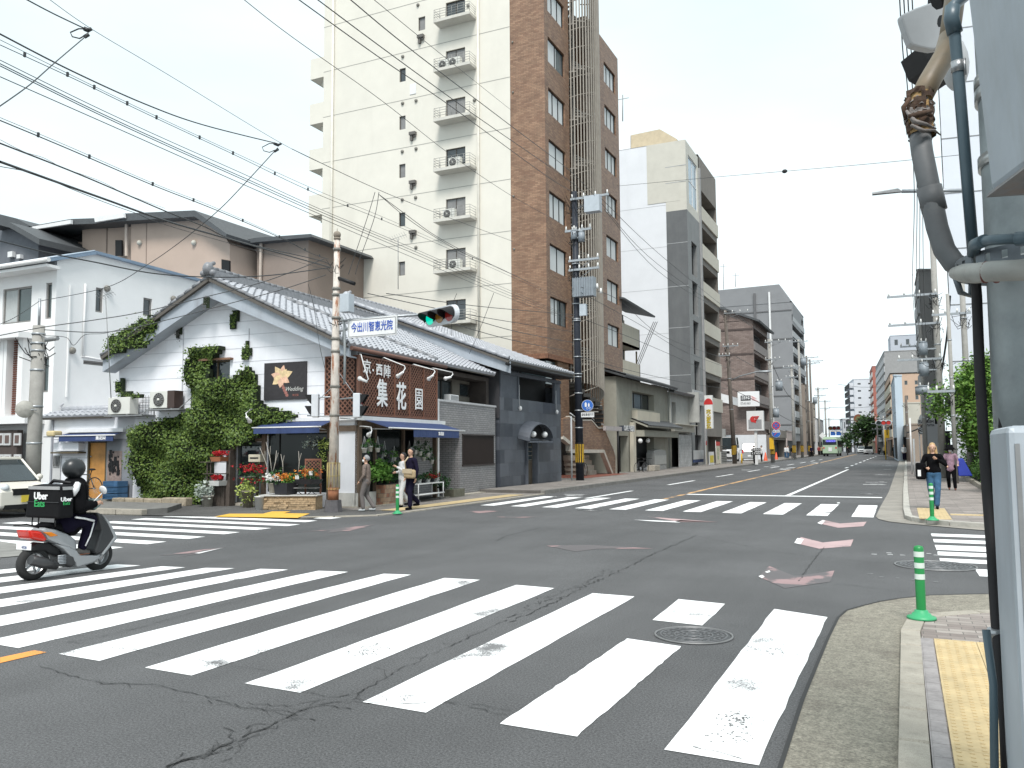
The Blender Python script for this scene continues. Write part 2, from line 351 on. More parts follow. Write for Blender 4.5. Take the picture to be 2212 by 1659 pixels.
# near corner: washed-concrete apron, kerb, pavers, tactile strip
apron=[(-.61,-3),(-.61,4.4),(-.63,5.65),(-.62,7.44),(-.6,8.4),(-.55,8.8),(-.41,9.13),(-.27,9.42),(-.1,9.68),(.21,10.03),(.74,10.34),(1.6,10.5),(4,10.62),(14,10.7)]
AGG=mat('washed aggregate concrete',(.255,.235,.19),.9,.3,14,bump=.7,bscale=160,stain=.75,stcol=(.14,.12,.1),stscale=2.2)
_n=AGG.node_tree
def speckle(m_,sc_=170,lo=.55,hi=1.35):
 n=m_.node_tree.nodes;L=m_.node_tree.links;b=n['Principled BSDF'];l=b.inputs['Base Color'].links[0];src=l.from_socket
 g=n.new('ShaderNodeNewGeometry');q=n.new('ShaderNodeTexNoise');q.inputs['Scale'].default_value=sc_;q.inputs['Detail'].default_value=3;q.inputs['Roughness'].default_value=.8;L.new(g.outputs['Position'],q.inputs['Vector'])
 r_=n.new('ShaderNodeMapRange');r_.inputs[1].default_value=.35;r_.inputs[2].default_value=.65;r_.inputs[3].default_value=lo;r_.inputs[4].default_value=hi;L.new(q.outputs['Fac'],r_.inputs[0])
 x=n.new('ShaderNodeMixRGB');x.blend_type='MULTIPLY';x.inputs[0].default_value=1;L.new(src,x.inputs[1]);L.new(r_.outputs[0],x.inputs[2]);L.new(x.outputs[0],b.inputs['Base Color'])
speckle(AGG,60,.6,1.35);speckle(CONC,220,.75,1.2)
m=MB();flat(m,apron+[(14,-3)],.012);struct('gutter_apron',m,AGG)
def ribbon(mb,pts,w0,z,wj=.0):
 for i in range(len(pts)-1):
  p,q=Vector((*pts[i][:2],z)),Vector((*pts[i+1][:2],z));d=(q-p)
  if d.length<1e-5:continue
  nn=Vector((-d.y,d.x,0)).normalized();a=w0*(1+wj*random.uniform(-1,1));mb.poly([p-nn*a,q-nn*a,q+nn*a,p+nn*a])
m=MB();ribbon(m,apron,.012,.016);struct('tar_joint',m,mat('tar',(.03,.03,.03),.8))
def offs(pts,d):
 out=[]
 for i,p in enumerate(pts):
  a=Vector((*pts[max(i-1,0)],0));b=Vector((*pts[min(i+1,len(pts)-1)],0));t=(b-a).normalized();nn=Vector((t.y,-t.x,0));out.append((p[0]+nn.x*d,p[1]+nn.y*d))
 return out
def kerb_line(name,pts,wd,z0,z1_,mt,L_=.6,gap=.011,side=1):
 mb=MB();ins=offs(pts,wd*side)
 P=[Vector((*p,0))for p in pts];Q=[Vector((*p,0))for p in ins]
 for i in range(len(P)-1):
  n_=max(1,round((P[i+1]-P[i]).length/L_))
  for k in range(n_):
   g=gap/max((P[i+1]-P[i]).length,.01);a,b=k/n_+g,(k+1)/n_-g
   a0,a1,b0,b1=P[i].lerp(P[i+1],a),P[i].lerp(P[i+1],b),Q[i].lerp(Q[i+1],b),Q[i].lerp(Q[i+1],a)
   dz=random.uniform(-.002,.002);up0,up1=Vector((0,0,z0)),Vector((0,0,z1_+dz));ch=.012
   lo=[a0+up0,a1+up0,b0+up0,b1+up0];md=[v-up0+up1-Vector((0,0,ch))for v in lo]
   c=(a0+a1+b0+b1)/4
   tp=[v-up0+up1+(c-(v-up0)).normalized()*ch for v in lo]
   mb.hexa(lo,md);mb.hexa(md,tp)
 return struct(name,mb,mt)
kp=[(-.085,-3),(-.08,4.4),(-.07,7.9),(-.02,8.42),(.18,8.78),(.55,9.1),(1.3,9.4),(3,9.6),(14,9.7)]
kerb_line('kerb',kp,.15,.0,.05,CONC)
m=MB();ribbon(m,offs(kp,.075),.07,.036);struct('kerb_joint',m,mat('dirt joint',(.06,.055,.045),.95))
ki=offs(kp,.155)
PAVN=brickmat('mosaic pavers',(.36,.32,.29),(.2,.165,.15),(.12,.11,.1),.2,.1,.004,ground=True,vary=.3)
GREYP=brickmat('grey edge pavers',(.3,.28,.28),(.36,.34,.33),(.1,.1,.1),.3,.2,.005,ground=True,off=0,vary=.2)
m=MB();flat(m,ki+[(14,-3)],.046);struct('pavement',m,PAVN)
m=MB();flat(m,[(.075,-3),(.165,-3),(.165,7.62),(.075,7.62)],.05)
for k in range(46):m.box((.085,-2+k*.205,.05),(.163,-2+k*.205+.2,.0535))
struct('edge_pavers',m,mat('grey paver',(.3,.275,.27),.85,.3,9,bump=.3))
TAC=mat('worn yellow tactile paving',(.52,.4,.22),.8,.22,5,stain=.5,stcol=(.4,.33,.2),stscale=4)
def tactile(name,x0,y0,nx,ny,z,bars=True,dots=True,M=None,s=.3):
 mb=MB();M=M or Matrix.Identity(4)
 for i in range(nx):
  for j in range(ny):
   a,b=x0+i*s,y0+j*s
   mb.box((a+.002,b+.002,z-.01),(a+s-.002,b+s-.002,z),M)
   if dots:
    for k in range(5):
     for l in range(5):
      cx,cy=a+s*(k+.5)/5,b+s*(l+.5)/5;mb.box((cx-.011,cy-.011,z),(cx+.011,cy+.011,z+.004),M)
   elif bars:
    for k in range(4):cx=a+s*(k+.5)/4;mb.box((cx-.012,b+.012,z),(cx+.012,b+s-.012,z+.004),M)
 return struct(name,mb,TAC)
tactile('tactile_paving',.17,1.6,3,20,.056)
# far right corner pavement
PAVF=brickmat('far pavers',(.33,.29,.265),(.19,.165,.15),(.13,.12,.11),.6,.14,.006,ground=True,vary=.35)
GUT=brickmat('gutter concrete',(.26,.24,.21),(.3,.275,.24),(.1,.09,.08),50,1.9,.012,ground=True,vary=.35)
fe=[(-.2,150),(-.4,60),(-.48,31.8),(-.58,24),(-.6,20.7),(-.52,20.0),(-.32,19.45),(0,19.1),(.35,18.82),(.73,18.5),(1.24,18.1),(2,17.9),(14,17.75)]
m=MB();flat(m,fe+[(14,150)],.012);struct('gutter_apron',m,GUT)
fk=[(.45,150),(.1,60),(-.02,31.8),(-.03,22.4),(.0,20.2),(.12,19.7),(.4,19.25),(.8,18.85),(1.4,18.5),(2.2,18.3),(14,18.1)]
kerb_line('kerb',fk,.15,0,.1,mat('pale kerb concrete',(.42,.4,.36),.85,.2,6,stain=.4),1.0,side=-1)
fi=offs(fk,-.155);m=MB();flat(m,fi+[(14,150)],.095);struct('pavement',m,PAVF)
tactile('tactile_paving',.27,19.3,2,11,.104,dots=False);tactile('tactile_paving',.9,20.55,12,1,.104,dots=False)
# left pavement (far side of the avenue) and the side street's corner
lk=[(-11.42,27.0),(-11.5,36.5),(-11.6,44),(-11.8,56),(-12.0,75),(-12.6,95),(-13.1,115),(-13.3,145),(-14.5,200),(-20,300)]
kerb_line('kerb',lk,.16,0,.14,mat('dark kerb concrete',(.2,.19,.175),.85,.25,5,stain=.5),1.0,side=-1)
corner=[(-24,14.35),(-16.5,15.0),(-15.2,15.3),(-13.3,15.6),(-12.3,16.2),(-11.55,16.95),(-11.42,18),(-11.42,21)]
lo_=corner+[(-11.42,27)]
PAVL=brickmat('left pavers',(.26,.235,.215),(.19,.17,.155),(.12,.11,.1),.6,.3,.008,ground=True,vary=.4)
m=MB();flat(m,lo_+[(-14.6,27),(-14.6,19),(-24,19)],.02);struct('pavement',m,asphalt('pavement asphalt',.085,(1,.98,.95),.3))
kerb_line('kerb',[(-13.3,15.6),(-12.3,16.2),(-11.55,16.95),(-11.42,18),(-11.42,21),(-11.42,27)],.15,0,.028,CONC,1.0,side=-1)
m=MB();flat(m,[(-11.56,18.2),(-11.56,27),(-13.7,27),(-13.7,18.2)],.026);struct('pavement',m,PAVL)
m=MB();m.prism([(*q,0)for q in offs(lk,-.165)+[(-22,300),(-16.4,145),(-16.4,35),(-14.0,35),(-14.0,27)]],(0,0,.135));struct('pavement',m,PAVL)
kerb_line('kerb',[(-24,14.35),(-17.25,14.95)],.18,0,.15,CONC,.9,side=-1)
m=MB();m.prism([(*q,0)for q in[(-24,14.5),(-17.3,15.1),(-17.2,15.7),(-18.3,17.2),(-24,17)]],(0,0,.145));struct('pavement',m,mat('pavement concrete',(.17,.165,.155),.85,.25,4))
YEL=mat('bright yellow tactile paving',(.72,.42,.06),.75,.15,5,stain=.25,stcol=(.45,.32,.12),stscale=5)
TAC_,TAC=TAC,YEL
def gpoly(fn,pts,z):return[G(*fn(*p),z)for p in pts]
m=MB();m.poly(gpoly(zg,[(380,1312),(1530,1330),(1700,1270),(1340,1265),(1440,1240),(1180,1240),(1050,1272),(590,1272)],.03));struct('tactile_paving',m,YEL)
TAC=TAC_
m=MB();m.poly([(-11.75,18.2,.036),(-11.75,26,.036),(-12.35,26,.036),(-12.35,18.2,.036)]);struct('tactile_paving',m,TAC)
m=MB();m.poly([(-12.49,8.1,.01),(-12.3,8.7,.01),(-13.76,9.5,.01),(-15,9.75,.01),(-30,9.9,.01),(-30,3,.01),(-12.6,3,.01)]);struct('pavement',m,mat('side pavement concrete',(.22,.215,.2),.85,.25,3,stain=.4))
# painted markings
WH=paintmat('white road paint',(.82,.82,.82),1.0);WF=paintmat('faded white road paint',(.6,.6,.6),2.2,thr=.5);OR=paintmat('orange road paint',(.75,.3,.06),.8)
ORF=paintmat('faded orange road paint',(.62,.36,.15),1.3,thr=.5)
PK=paintmat('pink road paint',(.44,.31,.31),.9,thr=.6);PKF=paintmat('faded pink road paint',(.3,.2,.2),2.0,thr=.45)
Z=.004
def stripe(mb,q,z=Z,n=28,j=.006):
 a,b,c,d=[Vector((p[0],p[1],z))for p in q]
 L_=[a.lerp(d,i/n)for i in range(n+1)];R_=[b.lerp(c,i/n)for i in range(n+1)]
 ex=(b-a).normalized()
 L_=[p+ex*random.uniform(-j,j)for p in L_];R_=[p+ex*random.uniform(-j,j)for p in R_]
 for i in range(n):mb.poly([L_[i],R_[i],R_[i+1],L_[i+1]])
def rect(mb,x0,y0,x1,y1,z=Z,n=6,j=.004):stripe(mb,[(x0,y0),(x1,y0),(x1,y1),(x0,y1)],z,n,j)
m=MB()
tr=[(-.70,8.43),(-1.70,8.73),(-2.67,8.78),(-3.67,8.94),(-4.74,9.15),(-5.75,9.18),(-6.65,9.07),(-7.53,8.93),(-8.3,8.75),(-9.0,8.55),(-9.75,8.45),(-10.5,8.4)]
tl=[(-1.21,8.65),(-2.2,8.81),(-3.16,8.8),(-4.18,8.98),(-5.22,9.11),(-6.12,9.11),(-7.08,9.0),(-7.93,8.84),(-8.7,8.62),(-9.4,8.5),(-10.15,8.4),(-10.9,8.35)]
for k in range(12):
 br=(-.72-.982*k,4.42+.02*k);bl=(-1.2-.985*k,4.44+.02*k)
 if k==1:
  a1,a2=G(1355,1380),G(1472,1397);b1,b2=G(1409,1340),G(1518,1352)
  stripe(m,[bl,br,a2,a1]);stripe(m,[b1,b2,tr[1],tl[1]],n=4);continue
 stripe(m,[bl,br,tr[k],tl[k]],n=16)
struct('crosswalk',m,WH)
m=MB()
for k in range(11):
 x1=-.64-.985*k;x0=x1-.47;y0=20.55+.06*k;y1=24.7+.12*k;stripe(m,[(x0,y0),(x1,y0-.03),(x1-.02,y1),(x0-.02,y1)],n=8)
struct('crosswalk',m,WH)
m=MB()
for k in range(8):
 y0=9.5+.9*k;rect(m,-20.5 if k<2 else(-18.5 if k<4 else-16.5),y0,-11.85-(.25 if k>5 else 0),y0+.42,n=3)
for k in range(7,8):rect(m,-16.3,9.5+.9*k,-12.6,9.5+.9*k+.4,n=3)
struct('crosswalk',m,WH)
m=MB()
for a,b in((170,188),(205,226),(242,274),(283,308),(325,350)):
 p,q=G(*zn(1518,a)),G(*zn(1520,b));rect(m,.42,q.y+.02,5,p.y,n=3)
p,q=G(*zn(1765,395)),G(*zn(1775,440));rect(m,.8,q.y,5,p.y,n=3)
struct('crosswalk',m,WH)
m=MB();rect(m,-6.75,28.3,-.62,28.75);rect(m,-3.55,28.75,-3.4,63,n=20)
for y,l in((66.5,3.2),(74,3),(81,3.2),(89,4),(98,5),(108,5),(119,5),(131,5),(143,6)):rect(m,-3.95,y,-3.78,y+l)
for i in range(9):rect(m,-9.3,25.2+i*10.3 if i else 25.2,-9.14,30.2+i*10.3)
struct('lane_marking',m,WH)
m=MB();stripe(m,[(-6.88,25.4),(-6.72,25.4),(-7.2,75),(-7.4,75)],n=20);stripe(m,[(-7.4,75),(-7.2,75),(-8.6,190),(-8.9,190)],n=8);struct('centre_line',m,ORF)
m=MB();m.poly([G(*zl(0,482),Z),G(*zl(0,506),Z),G(*zl(203,459),Z),G(*zl(150,450),Z)]);struct('centre_line',m,OR)
m=MB()
for y in(38,40.5,51,63.5,75):rect(m,-1.55,y,-.65,y+.35);rect(m,-1.3,y+.6,-.8,y+.8)
for(x,y,w_,l_)in((-10.6,25.6,1.1,.25),(-10.4,26.3,.6,.3),(-10.8,27.1,.9,.2),(-8.0,61,.9,2.2),(-8.3,64,1.2,1.2),(-8.1,66,.5,3),(-10.3,70,.9,1),(-10.2,73,.5,2),(-8.2,86,.9,3),(-10.4,60,.8,.7)):rect(m,x,y,x+w_,y+l_)
for k in range(7):
 fx=[(1130,302),(1225,294),(1232,304),(1312,308),(1480,298),(1525,308),(1100,426)][k];p=G(*zn(*fx));rect(m,p.x,p.y,p.x+.07,p.y+.05,n=1)
for fx in((1178,448),(1282,455),(1385,466),(1525,480)):p=G(*zn(*fx));rect(m,p.x,p.y,p.x+.05,p.y+.07,n=1)
struct('worn_marking',m,WF)
def gp(mb,fn,pts,z=Z):mb.poly(gpoly(fn,pts,z))
m=MB()
gp(m,zr,[(1745,145),(1840,165),(1988,155),(1970,180),(1830,189),(1715,162)]);gp(m,zr,[(1625,240),(1745,270),(1915,253),(1900,291),(1725,304),(1588,272)])
gp(m,zr,[(780,127),(1165,157),(960,156)]);gp(m,zr,[(905,153),(1165,157),(960,146)])
struct('bicycle_chevron',m,PK)
m=MB();gp(m,zr,[(1450,400),(1590,455),(1640,450),(1810,425),(1785,487),(1535,523),(1390,458)]);gp(m,zr,[(220,288),(450,283),(810,303),(500,305),(380,320)])
gp(m,zl,[(690,38),(860,14),(990,-2),(880,26),(790,43),(850,27)]);gp(m,z2,[(1885,843),(2110,822),(2400,790),(2250,830),(2080,846),(2110,830)]);gp(m,z3,[(1290,1640),(1480,1635),(1560,1640),(1400,1655)])
gp(m,zr,[(-60,128),(215,125),(100,132),(20,134)])
struct('bicycle_chevron',m,PKF)
m=MB();gp(m,zr,[(1745,146),(1760,150),(1738,170),(1715,162)],.008);gp(m,zr,[(1605,245),(1640,252),(1622,280),(1588,272)],.008);gp(m,zr,[(1425,432),(1450,424),(1456,432),(1438,438)],.008)
gp(m,zr,[(1390,456),(1410,449),(1424,458),(1410,468)],.008);gp(m,zr,[(700,144),(920,152),(960,160),(790,152)],.008);gp(m,zl,[(850,27),(975,3),(870,28)],.008);gp(m,z7,[(850,1133),(870,1133),(870,1140),(850,1140)],.008)
struct('bicycle_chevron',m,WH)
def crack(mb,fn,pts,w0=.008,z=.0065,jit=.02,br=0):
 w0*=.25;jit*=.6;br=int(br*.3)
 P=[G(*fn(*p))for p in pts];out=[]
 for i in range(len(P)-1):
  n_=max(2,int((P[i+1]-P[i]).length/.06))
  for k in range(n_):
   q=P[i].lerp(P[i+1],k/n_);out.append((q.x+random.gauss(0,jit),q.y+random.gauss(0,jit)))
 out.append(tuple(P[-1][:2]));ribbon(mb,out,w0,z,.8)
 for _ in range(br):
  i=random.randrange(len(out)-3);x,y=out[i];a=math.atan2(P[-1].y-P[0].y,P[-1].x-P[0].x)+random.choice((0,3.14))+random.gauss(0,.6);s_=[(x,y)]
  for k in range(random.randint(3,8)):x+=math.cos(a)*.05;y+=math.sin(a)*.05;a+=random.gauss(0,.5);s_.append((x,y))
  ribbon(mb,s_,w0*.6,z,.8)
m=MB()
crack(m,zl,[(290,418),(420,400),(640,345),(900,270),(1280,180),(1600,95),(2030,0)],.011,jit=.006)
crack(m,zr,[(-60,262),(0,233),(190,188)],.02,jit=.01)
crack(m,zl,[(290,418),(450,425),(640,462),(980,515),(1200,548),(1290,565)],.006,br=3)
crack(m,zl,[(170,520),(320,568),(450,600),(660,600),(830,640),(1000,680),(1280,695),(1400,665),(1560,640),(1590,620)],.012,br=20)
crack(m,zl,[(380,585),(430,585),(470,598),(560,595)],.006);crack(m,zl,[(740,964),(1000,860),(1230,760),(1330,710),(1420,665)],.02,br=30,jit=.03)
crack(m,zl,[(890,676),(1050,700),(1200,720),(1290,740),(1000,690)],.007,br=25,jit=.03);crack(m,zl,[(820,930),(1000,870),(1200,790)],.012,br=25,jit=.04)
crack(m,zl,[(1560,640),(1700,560),(1840,490),(2010,410),(2212,320)],.012,br=20,jit=.02);crack(m,zr,[(0,715),(180,640),(420,520),(640,420),(820,330),(1045,233)],.02,br=30,jit=.03)
crack(m,zr,[(0,690),(200,590),(420,500),(560,420)],.012,br=25,jit=.05)
crack(m,zl,[(1460,675),(1600,680),(1800,683),(1960,680),(2212,735)],.008,br=5);crack(m,zl,[(1785,648),(1900,665),(1960,680),(2100,690),(2230,715)],.007,br=6)
crack(m,zr,[(1753,296),(1690,375),(1612,485)],.016,jit=.015);crack(m,zr,[(1040,130),(1200,140),(1500,160),(1650,162),(1720,160)],.02);crack(m,zr,[(690,210),(1050,235),(1500,325),(1900,370),(2100,385)],.01,jit=.03)
crack(m,zr,[(1800,502),(1900,508),(2060,530),(2212,547)],.009);crack(m,zn,[(110,730),(350,770),(560,810),(800,830),(890,830)],.006,br=5);crack(m,zn,[(240,1120),(400,1160),(520,1172)],.004,br=6)
crack(m,zn,[(0,1530),(170,1565),(400,1618)],.008,br=6);crack(m,zn,[(440,870),(560,890),(750,905)],.006,br=6);crack(m,zr,[(1220,612),(1400,595),(1525,580)],.006,jit=.02);crack(m,zn,[(590,1545),(700,1590),(1040,1640)],.004,z=.018,br=3)
crack(m,zn,[(1090,640),(1340,690)],.004,z=.018)
struct('road_crack',m,mat('crack',(.04,.04,.04),.9))
m=MB()
for fn,c,sx,sy,n_ in((zl,(575,435),.22,.3,60),(zl,(1600,455),.16,.22,220),(zl,(1400,185),.25,.6,200),(zl,(2140,235),.2,.35,160),(zl,(280,385),.35,.5,140),(zn,(270,1360),.09,.12,110),(zn,(230,1460),.1,.1,40),(zn,(510,920),.09,.15,60),(zl,(1100,196),.4,.4,60),(zl,(1260,500),.6,.4,0)):
 p=G(*fn(*c))
 for _ in range(n_):
  x,y=p.x+random.gauss(0,sx*.6),p.y+random.gauss(0,sy*.6);r_=random.uniform(.003,.009);a=random.uniform(0,3)
  m.poly([(x+math.cos(a+k*1.57)*r_,y+math.sin(a+k*1.57)*r_,.0072)for k in range(4)])
struct('worn_marking',m,mat('bare asphalt fleck',(.2,.2,.2),.9))
IRON=mat('manhole iron',(.085,.088,.09),.55,.3,12,metal=.3,bump=.3)
def manhole(p,r_,label,z=.006):
 t=thing('manhole_cover',label,'manhole cover',(p[0],p[1],z))
 m=MB();m.cyl((0,0,-.004),(0,0,.003),r_*.93,n=40);m.build('lid',IRON,t,local=True)
 m=MB();m.lathe([(r_,0),(r_,.009),(r_*.955,.009),(r_*.955,0)],(0,0,0),40);m.build('rim',mat('worn iron rim',(.2,.2,.2),.5,.2,9,metal=.3),t,local=True)
 m=MB()
 for q in(.86,.5,.2):
  m.lathe([(r_*q,.003),(r_*q,.010),(r_*(q-.035),.010),(r_*(q-.035),.003)],(0,0,0),32)
 for ring,cnt in((.74,22),(.62,18),(.4,12),(.3,9)):
  for k in range(cnt):
   a=6.283*k/cnt;c=Vector((math.cos(a)*r_*ring,math.sin(a)*r_*ring,0));h=r_*.035
   M=Matrix.Translation(c)@Matrix.Rotation(a,4,'Z');m.box((-h,-h*1.4,.003),(h,h*1.4,.0095),M)
 m.build('raised_pattern',mat('worn iron',(.16,.16,.165),.45,.2,9,metal=.4),t,local=True)
manhole((-1.67,7.17),.33,'large iron manhole cover lying in the gap of the nearest zebra stripe')
manhole((.34,12.55),.5,'wide iron manhole cover behind the nearest green striped post')
manhole((-7.37,20.45),.33,'dark manhole cover in the road before the far zebra crossing')
manhole((-1.06,30.5),.3,'pale manhole cover in the kerb lane beyond the stop line')
# LARGE BUILDINGS
SID=mat('white painted siding',(.74,.75,.79),.6,.06,1.5,stain=.3,stcol=(.45,.46,.5),stscale=.7,streak=True)
FASC=mat('pale blue grey fascia',(.35,.385,.43),.6,.1,2,stain=.75,stcol=(.2,.21,.23),stscale=1.2,streak=True)
KAW=mat('silver grey roof tile',(.37,.38,.41),.4,.25,9,spec=.7,stain=.4,stcol=(.16,.165,.18),stscale=6)
KAWD=mat('dark ridge tile',(.1,.105,.115),.5,.3,9)
BRN=mat('brown stained timber',(.085,.065,.035),.6,.25,5)
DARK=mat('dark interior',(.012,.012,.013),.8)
NAVY=mat('navy awning canvas',(.028,.05,.14),.75,.2,6)
WHT=mat('white painted metal',(.7,.7,.7),.4,.08,4)
STEEL=mat('galvanised steel',(.36,.38,.4),.42,.2,9,metal=.5)
GREYM=mat('grey metal',(.22,.225,.23),.5,.2,6,metal=.2)
BLK=mat('black metal',(.014,.014,.015),.5,.2,6,spec=.25)
FG=Fr((-13.6,18.9),183.4,1);FS=Fr((-13.6,18.9),93.4,-1)
def lattice(mb,F,s0,s1,z0,z1_,t,pitch=.13,wd=.022,th=.008):
 W_,H_=s1-s0,z1_-z0
 for sg in(1,-1):
  c=-H_
  while c<W_+H_:
   a=max(0,c)if sg>0 else max(0,c-H_);pts=[]
   cc=c if sg>0 else c
   seg=[]
   for y in(0,H_):
    x=cc+sg*y
    if 0<=x<=W_:seg.append((x,y))
   for x in(0,W_):
    y=(x-cc)*sg
    if 0<y<H_:seg.append((x,y))
   if len(seg)>=2:
    (xa,ya),(xb,yb)=seg[0],seg[-1];d=Vector((xb-xa,yb-ya,0))
    if d.length>.05:
     n_=Vector((-d.y,d.x,0)).normalized()*wd/2;tt=t+(th if sg>0 else 0)
     q=[F.p(s0+xa-n_.x,tt,z0+ya-n_.y),F.p(s0+xb-n_.x,tt,z0+yb-n_.y),F.p(s0+xb+n_.x,tt,z0+yb+n_.y),F.p(s0+xa+n_.x,tt,z0+ya+n_.y)]
     mb.prism(q,F.t*th*.95)
   c+=pitch
def ridge(mb,P,Q,r_=.09,h=.22):
 P,Q=Vector(P),Vector(Q);d=(Q-P).normalized();n_=Vector((-d.y,d.x,0)).normalized()
 mb.hexa([P-n_*.12,Q-n_*.12,Q+n_*.12,P+n_*.12],[v+Vector((0,0,h))for v in(P-n_*.08,Q-n_*.08,Q+n_*.08,P+n_*.08)])
 k=max(2,int((Q-P).length/.3));up=Vector((0,0,h+.02))
 for i in range(k):
  a,b=P.lerp(Q,i/k),P.lerp(Q,(i+1)/k);mb.tube([a+up,b+up],[r_,r_*.86],8)
def onigawara(mb,P,d,s=1.0):
 P=Vector(P);d=Vector(d).normalized();n_=Vector((-d.y,d.x,0))
 mb.sph(P+Vector((0,0,.2*s)),(.16*s,.16*s,.2*s),10,8);mb.sph(P+n_*.17*s+Vector((0,0,.07*s)),.1*s,8,6);mb.sph(P-n_*.17*s+Vector((0,0,.07*s)),.1*s,8,6)
 mb.tube([P+Vector((0,0,.3*s)),P-d*.25*s+Vector((0,0,.42*s))],.06*s,8)
 # the florist's house
def florist():
 T=thing('florist_shop','white gabled flower shop with brown lattice sign and grey tile roof','shop',tuple(FS.p(0,0,0)))
 PK_,LE,RE=(4.77,6.66),(8.95,4.5),(-.05,4.42);VT=.6
 ops=[(.92,3.0,.42,2.1),(3.2,4.15,.02,1.85),(4.42,5.42,3.6,4.3)]
 m=MB();wall(m,FG,0,8.8,0,4.3,ops,.12)
 def zr_(s):return PK_[1]-(PK_[1]-RE[1])*(PK_[0]-s)/(PK_[0]-RE[0])if s<PK_[0]else PK_[1]-(PK_[1]-LE[1])*(s-PK_[0])/(LE[0]-PK_[0])
 m.poly([FG.p(0,0,4.3),FG.p(8.8,0,4.3),FG.p(8.8,0,zr_(8.8)),FG.p(*(PK_[0],0,PK_[1])),FG.p(0,0,zr_(0))])
 m.poly([FG.p(8.8,0,0),FG.p(8.8,-9.5,0),FG.p(8.8,-9.5,zr_(8.8)),FG.p(8.8,0,zr_(8.8))])
 m.build('gable_wall',SID,T)
 m=MB()
 for z in(2.62,3.02,3.42,3.82,4.22,4.62,5.02,5.42,5.82,6.15):
  a,b=0,8.8
  if z>4.3:
   a=max(0,PK_[0]-(PK_[1]-z)*(PK_[0]-RE[0])/(PK_[1]-RE[1]))+.1;b=min(8.8,PK_[0]+(PK_[1]-z)*(LE[0]-PK_[0])/(PK_[1]-LE[1]))-.1
  for(u,v)in((a,b),):
   cuts=[(u,v)]
   for o in ops:
    if o[2]<z<o[3]:cuts=[c for q in cuts for c in((q[0],o[0]),(o[1],q[1]))]
   for c in cuts:m.fbox(FG,c[0],c[1],.001,.006,z,z+.012)
 for s_,a,b in((6.2,2.6,5.6),(3.72,4.3,5.2)):m.fbox(FG,s_,s_+.025,.001,.02,a,b)
 m.build('siding_joint',mat('pale siding joint',(.46,.47,.5),.7),T)
 m=MB()
 for(p,q)in((PK_,RE),(PK_,LE)):
  w0=.55
  w1=.42 if q is LE else.3;m.hexa([FG.p(p[0],.42,p[1]-w0),FG.p(q[0],.42,q[1]-w1),FG.p(q[0],.5,q[1]-w1),FG.p(p[0],.5,p[1]-w0)],[FG.p(p[0],.42,p[1]),FG.p(q[0],.42,q[1]),FG.p(q[0],.5,q[1]),FG.p(p[0],.5,p[1])])
  m.hexa([FG.p(p[0],.0,p[1]-w0),FG.p(q[0],.0,q[1]-w1),FG.p(q[0],.42,q[1]-w1),FG.p(p[0],.42,p[1]-w0)],[FG.p(p[0],.0,p[1]-w0+.03),FG.p(q[0],.0,q[1]-w1+.03),FG.p(q[0],.42,q[1]-w1+.03),FG.p(p[0],.42,p[1]-w0+.03)])
 m.build('fascia',FASC,T)
 rf=MB();D=FG.t*-10.3
 for(q)in(RE,LE):
  P0=FG.p(PK_[0],VT,PK_[1]+.04);S=FG.p(q[0],VT,q[1]+.04)-P0;slab(rf,P0,D,S,.09)
 ro=rf.build('roof',mat('roof underside timber',(.1,.09,.08),.8),T)
 m=MB();P0=FG.p(PK_[0],VT,PK_[1]+.05);S=FG.p(RE[0],VT,RE[1]+.05)-P0;tile_roof(m,P0,D,S,34,21,.065,.035)
 S=FG.p(LE[0],VT,LE[1]+.05)-P0;tile_roof(m,P0,D,S,34,15,.065,.035);m.build('roof_tiles',KAW,ro)
 m=MB();ridge(m,FG.p(PK_[0],.55,PK_[1]+.08),FG.p(PK_[0],-9.8,PK_[1]+.08));onigawara(m,FG.p(PK_[0],.62,PK_[1]+.1),FG.t)
 for(a,b)in((PK_,RE),(PK_,LE)):
  m2=[FG.p(a[0]+(b[0]-a[0])*k/14,VT-.03,a[1]+(b[1]-a[1])*k/14+.1)for k in range(15)]
  for k in range(14):m.tube([m2[k],m2[k+1]],[.055,.047],7)
 a,b=FG.p(PK_[0]-.6,-2.2,zr_(4.17)+.12),FG.p(0,-4.9,zr_(0)+.12)
 for k in range(14):m.tube([a.lerp(b,k/14),a.lerp(b,(k+1)/14)],[.1,.085],8)
 m.build('ridge_tiles',mat('grey ridge tile',(.2,.205,.22),.45,.25,9),ro)
 m=MB();e0,e1=FS.p(-.5,.12,RE[1]-.05),FS.p(5.3,.12,RE[1]-.05);m.tube([e0,e1],.06,8);m.build('gutter',mat('brown gutter',(.16,.08,.06),.5),T)
 m=MB();wall(m,FS,0,9.75,2.5,4.35,[(5.1,9.5,3.0,4.2)],.9,-.25);m.build('upper_wall',mat('dark timber wall',(.05,.04,.035),.8,.3,4),T)
 ls=thing('lattice_sign','brown timber lattice shop sign with white painted characters','sign',tuple(FS.p(2.3,.1,2.6)))
 LATM=mat('lattice brown',(.19,.085,.055),.6,.25,6)
 m=MB();m.fbox(FS,.02,4.62,.06,.075,2.56,4.22);m.fbox(FG,.0,1.0,.06,.075,2.56,4.22);m.build('backing',mat('dark brown backing',(.03,.014,.01),.8),ls)
 m=MB()
 for k in range(5):lattice(m,FS,.06+.92*k,.06+.92*k+.88,2.6,4.18,.085,.15,.034)
 lattice(m,FG,.04,.96,2.6,4.18,.085,.15,.034);m.build('lattice',LATM,ls)
 m=MB()
 for k in range(6):m.fbox(FS,.03+.917*k,.07+.917*k,.08,.125,2.56,4.22)
 for z in(2.56,4.18):m.fbox(FS,.02,4.64,.08,.12,z,z+.045);m.fbox(FG,-.06,1.0,.08,.12,z,z+.045)
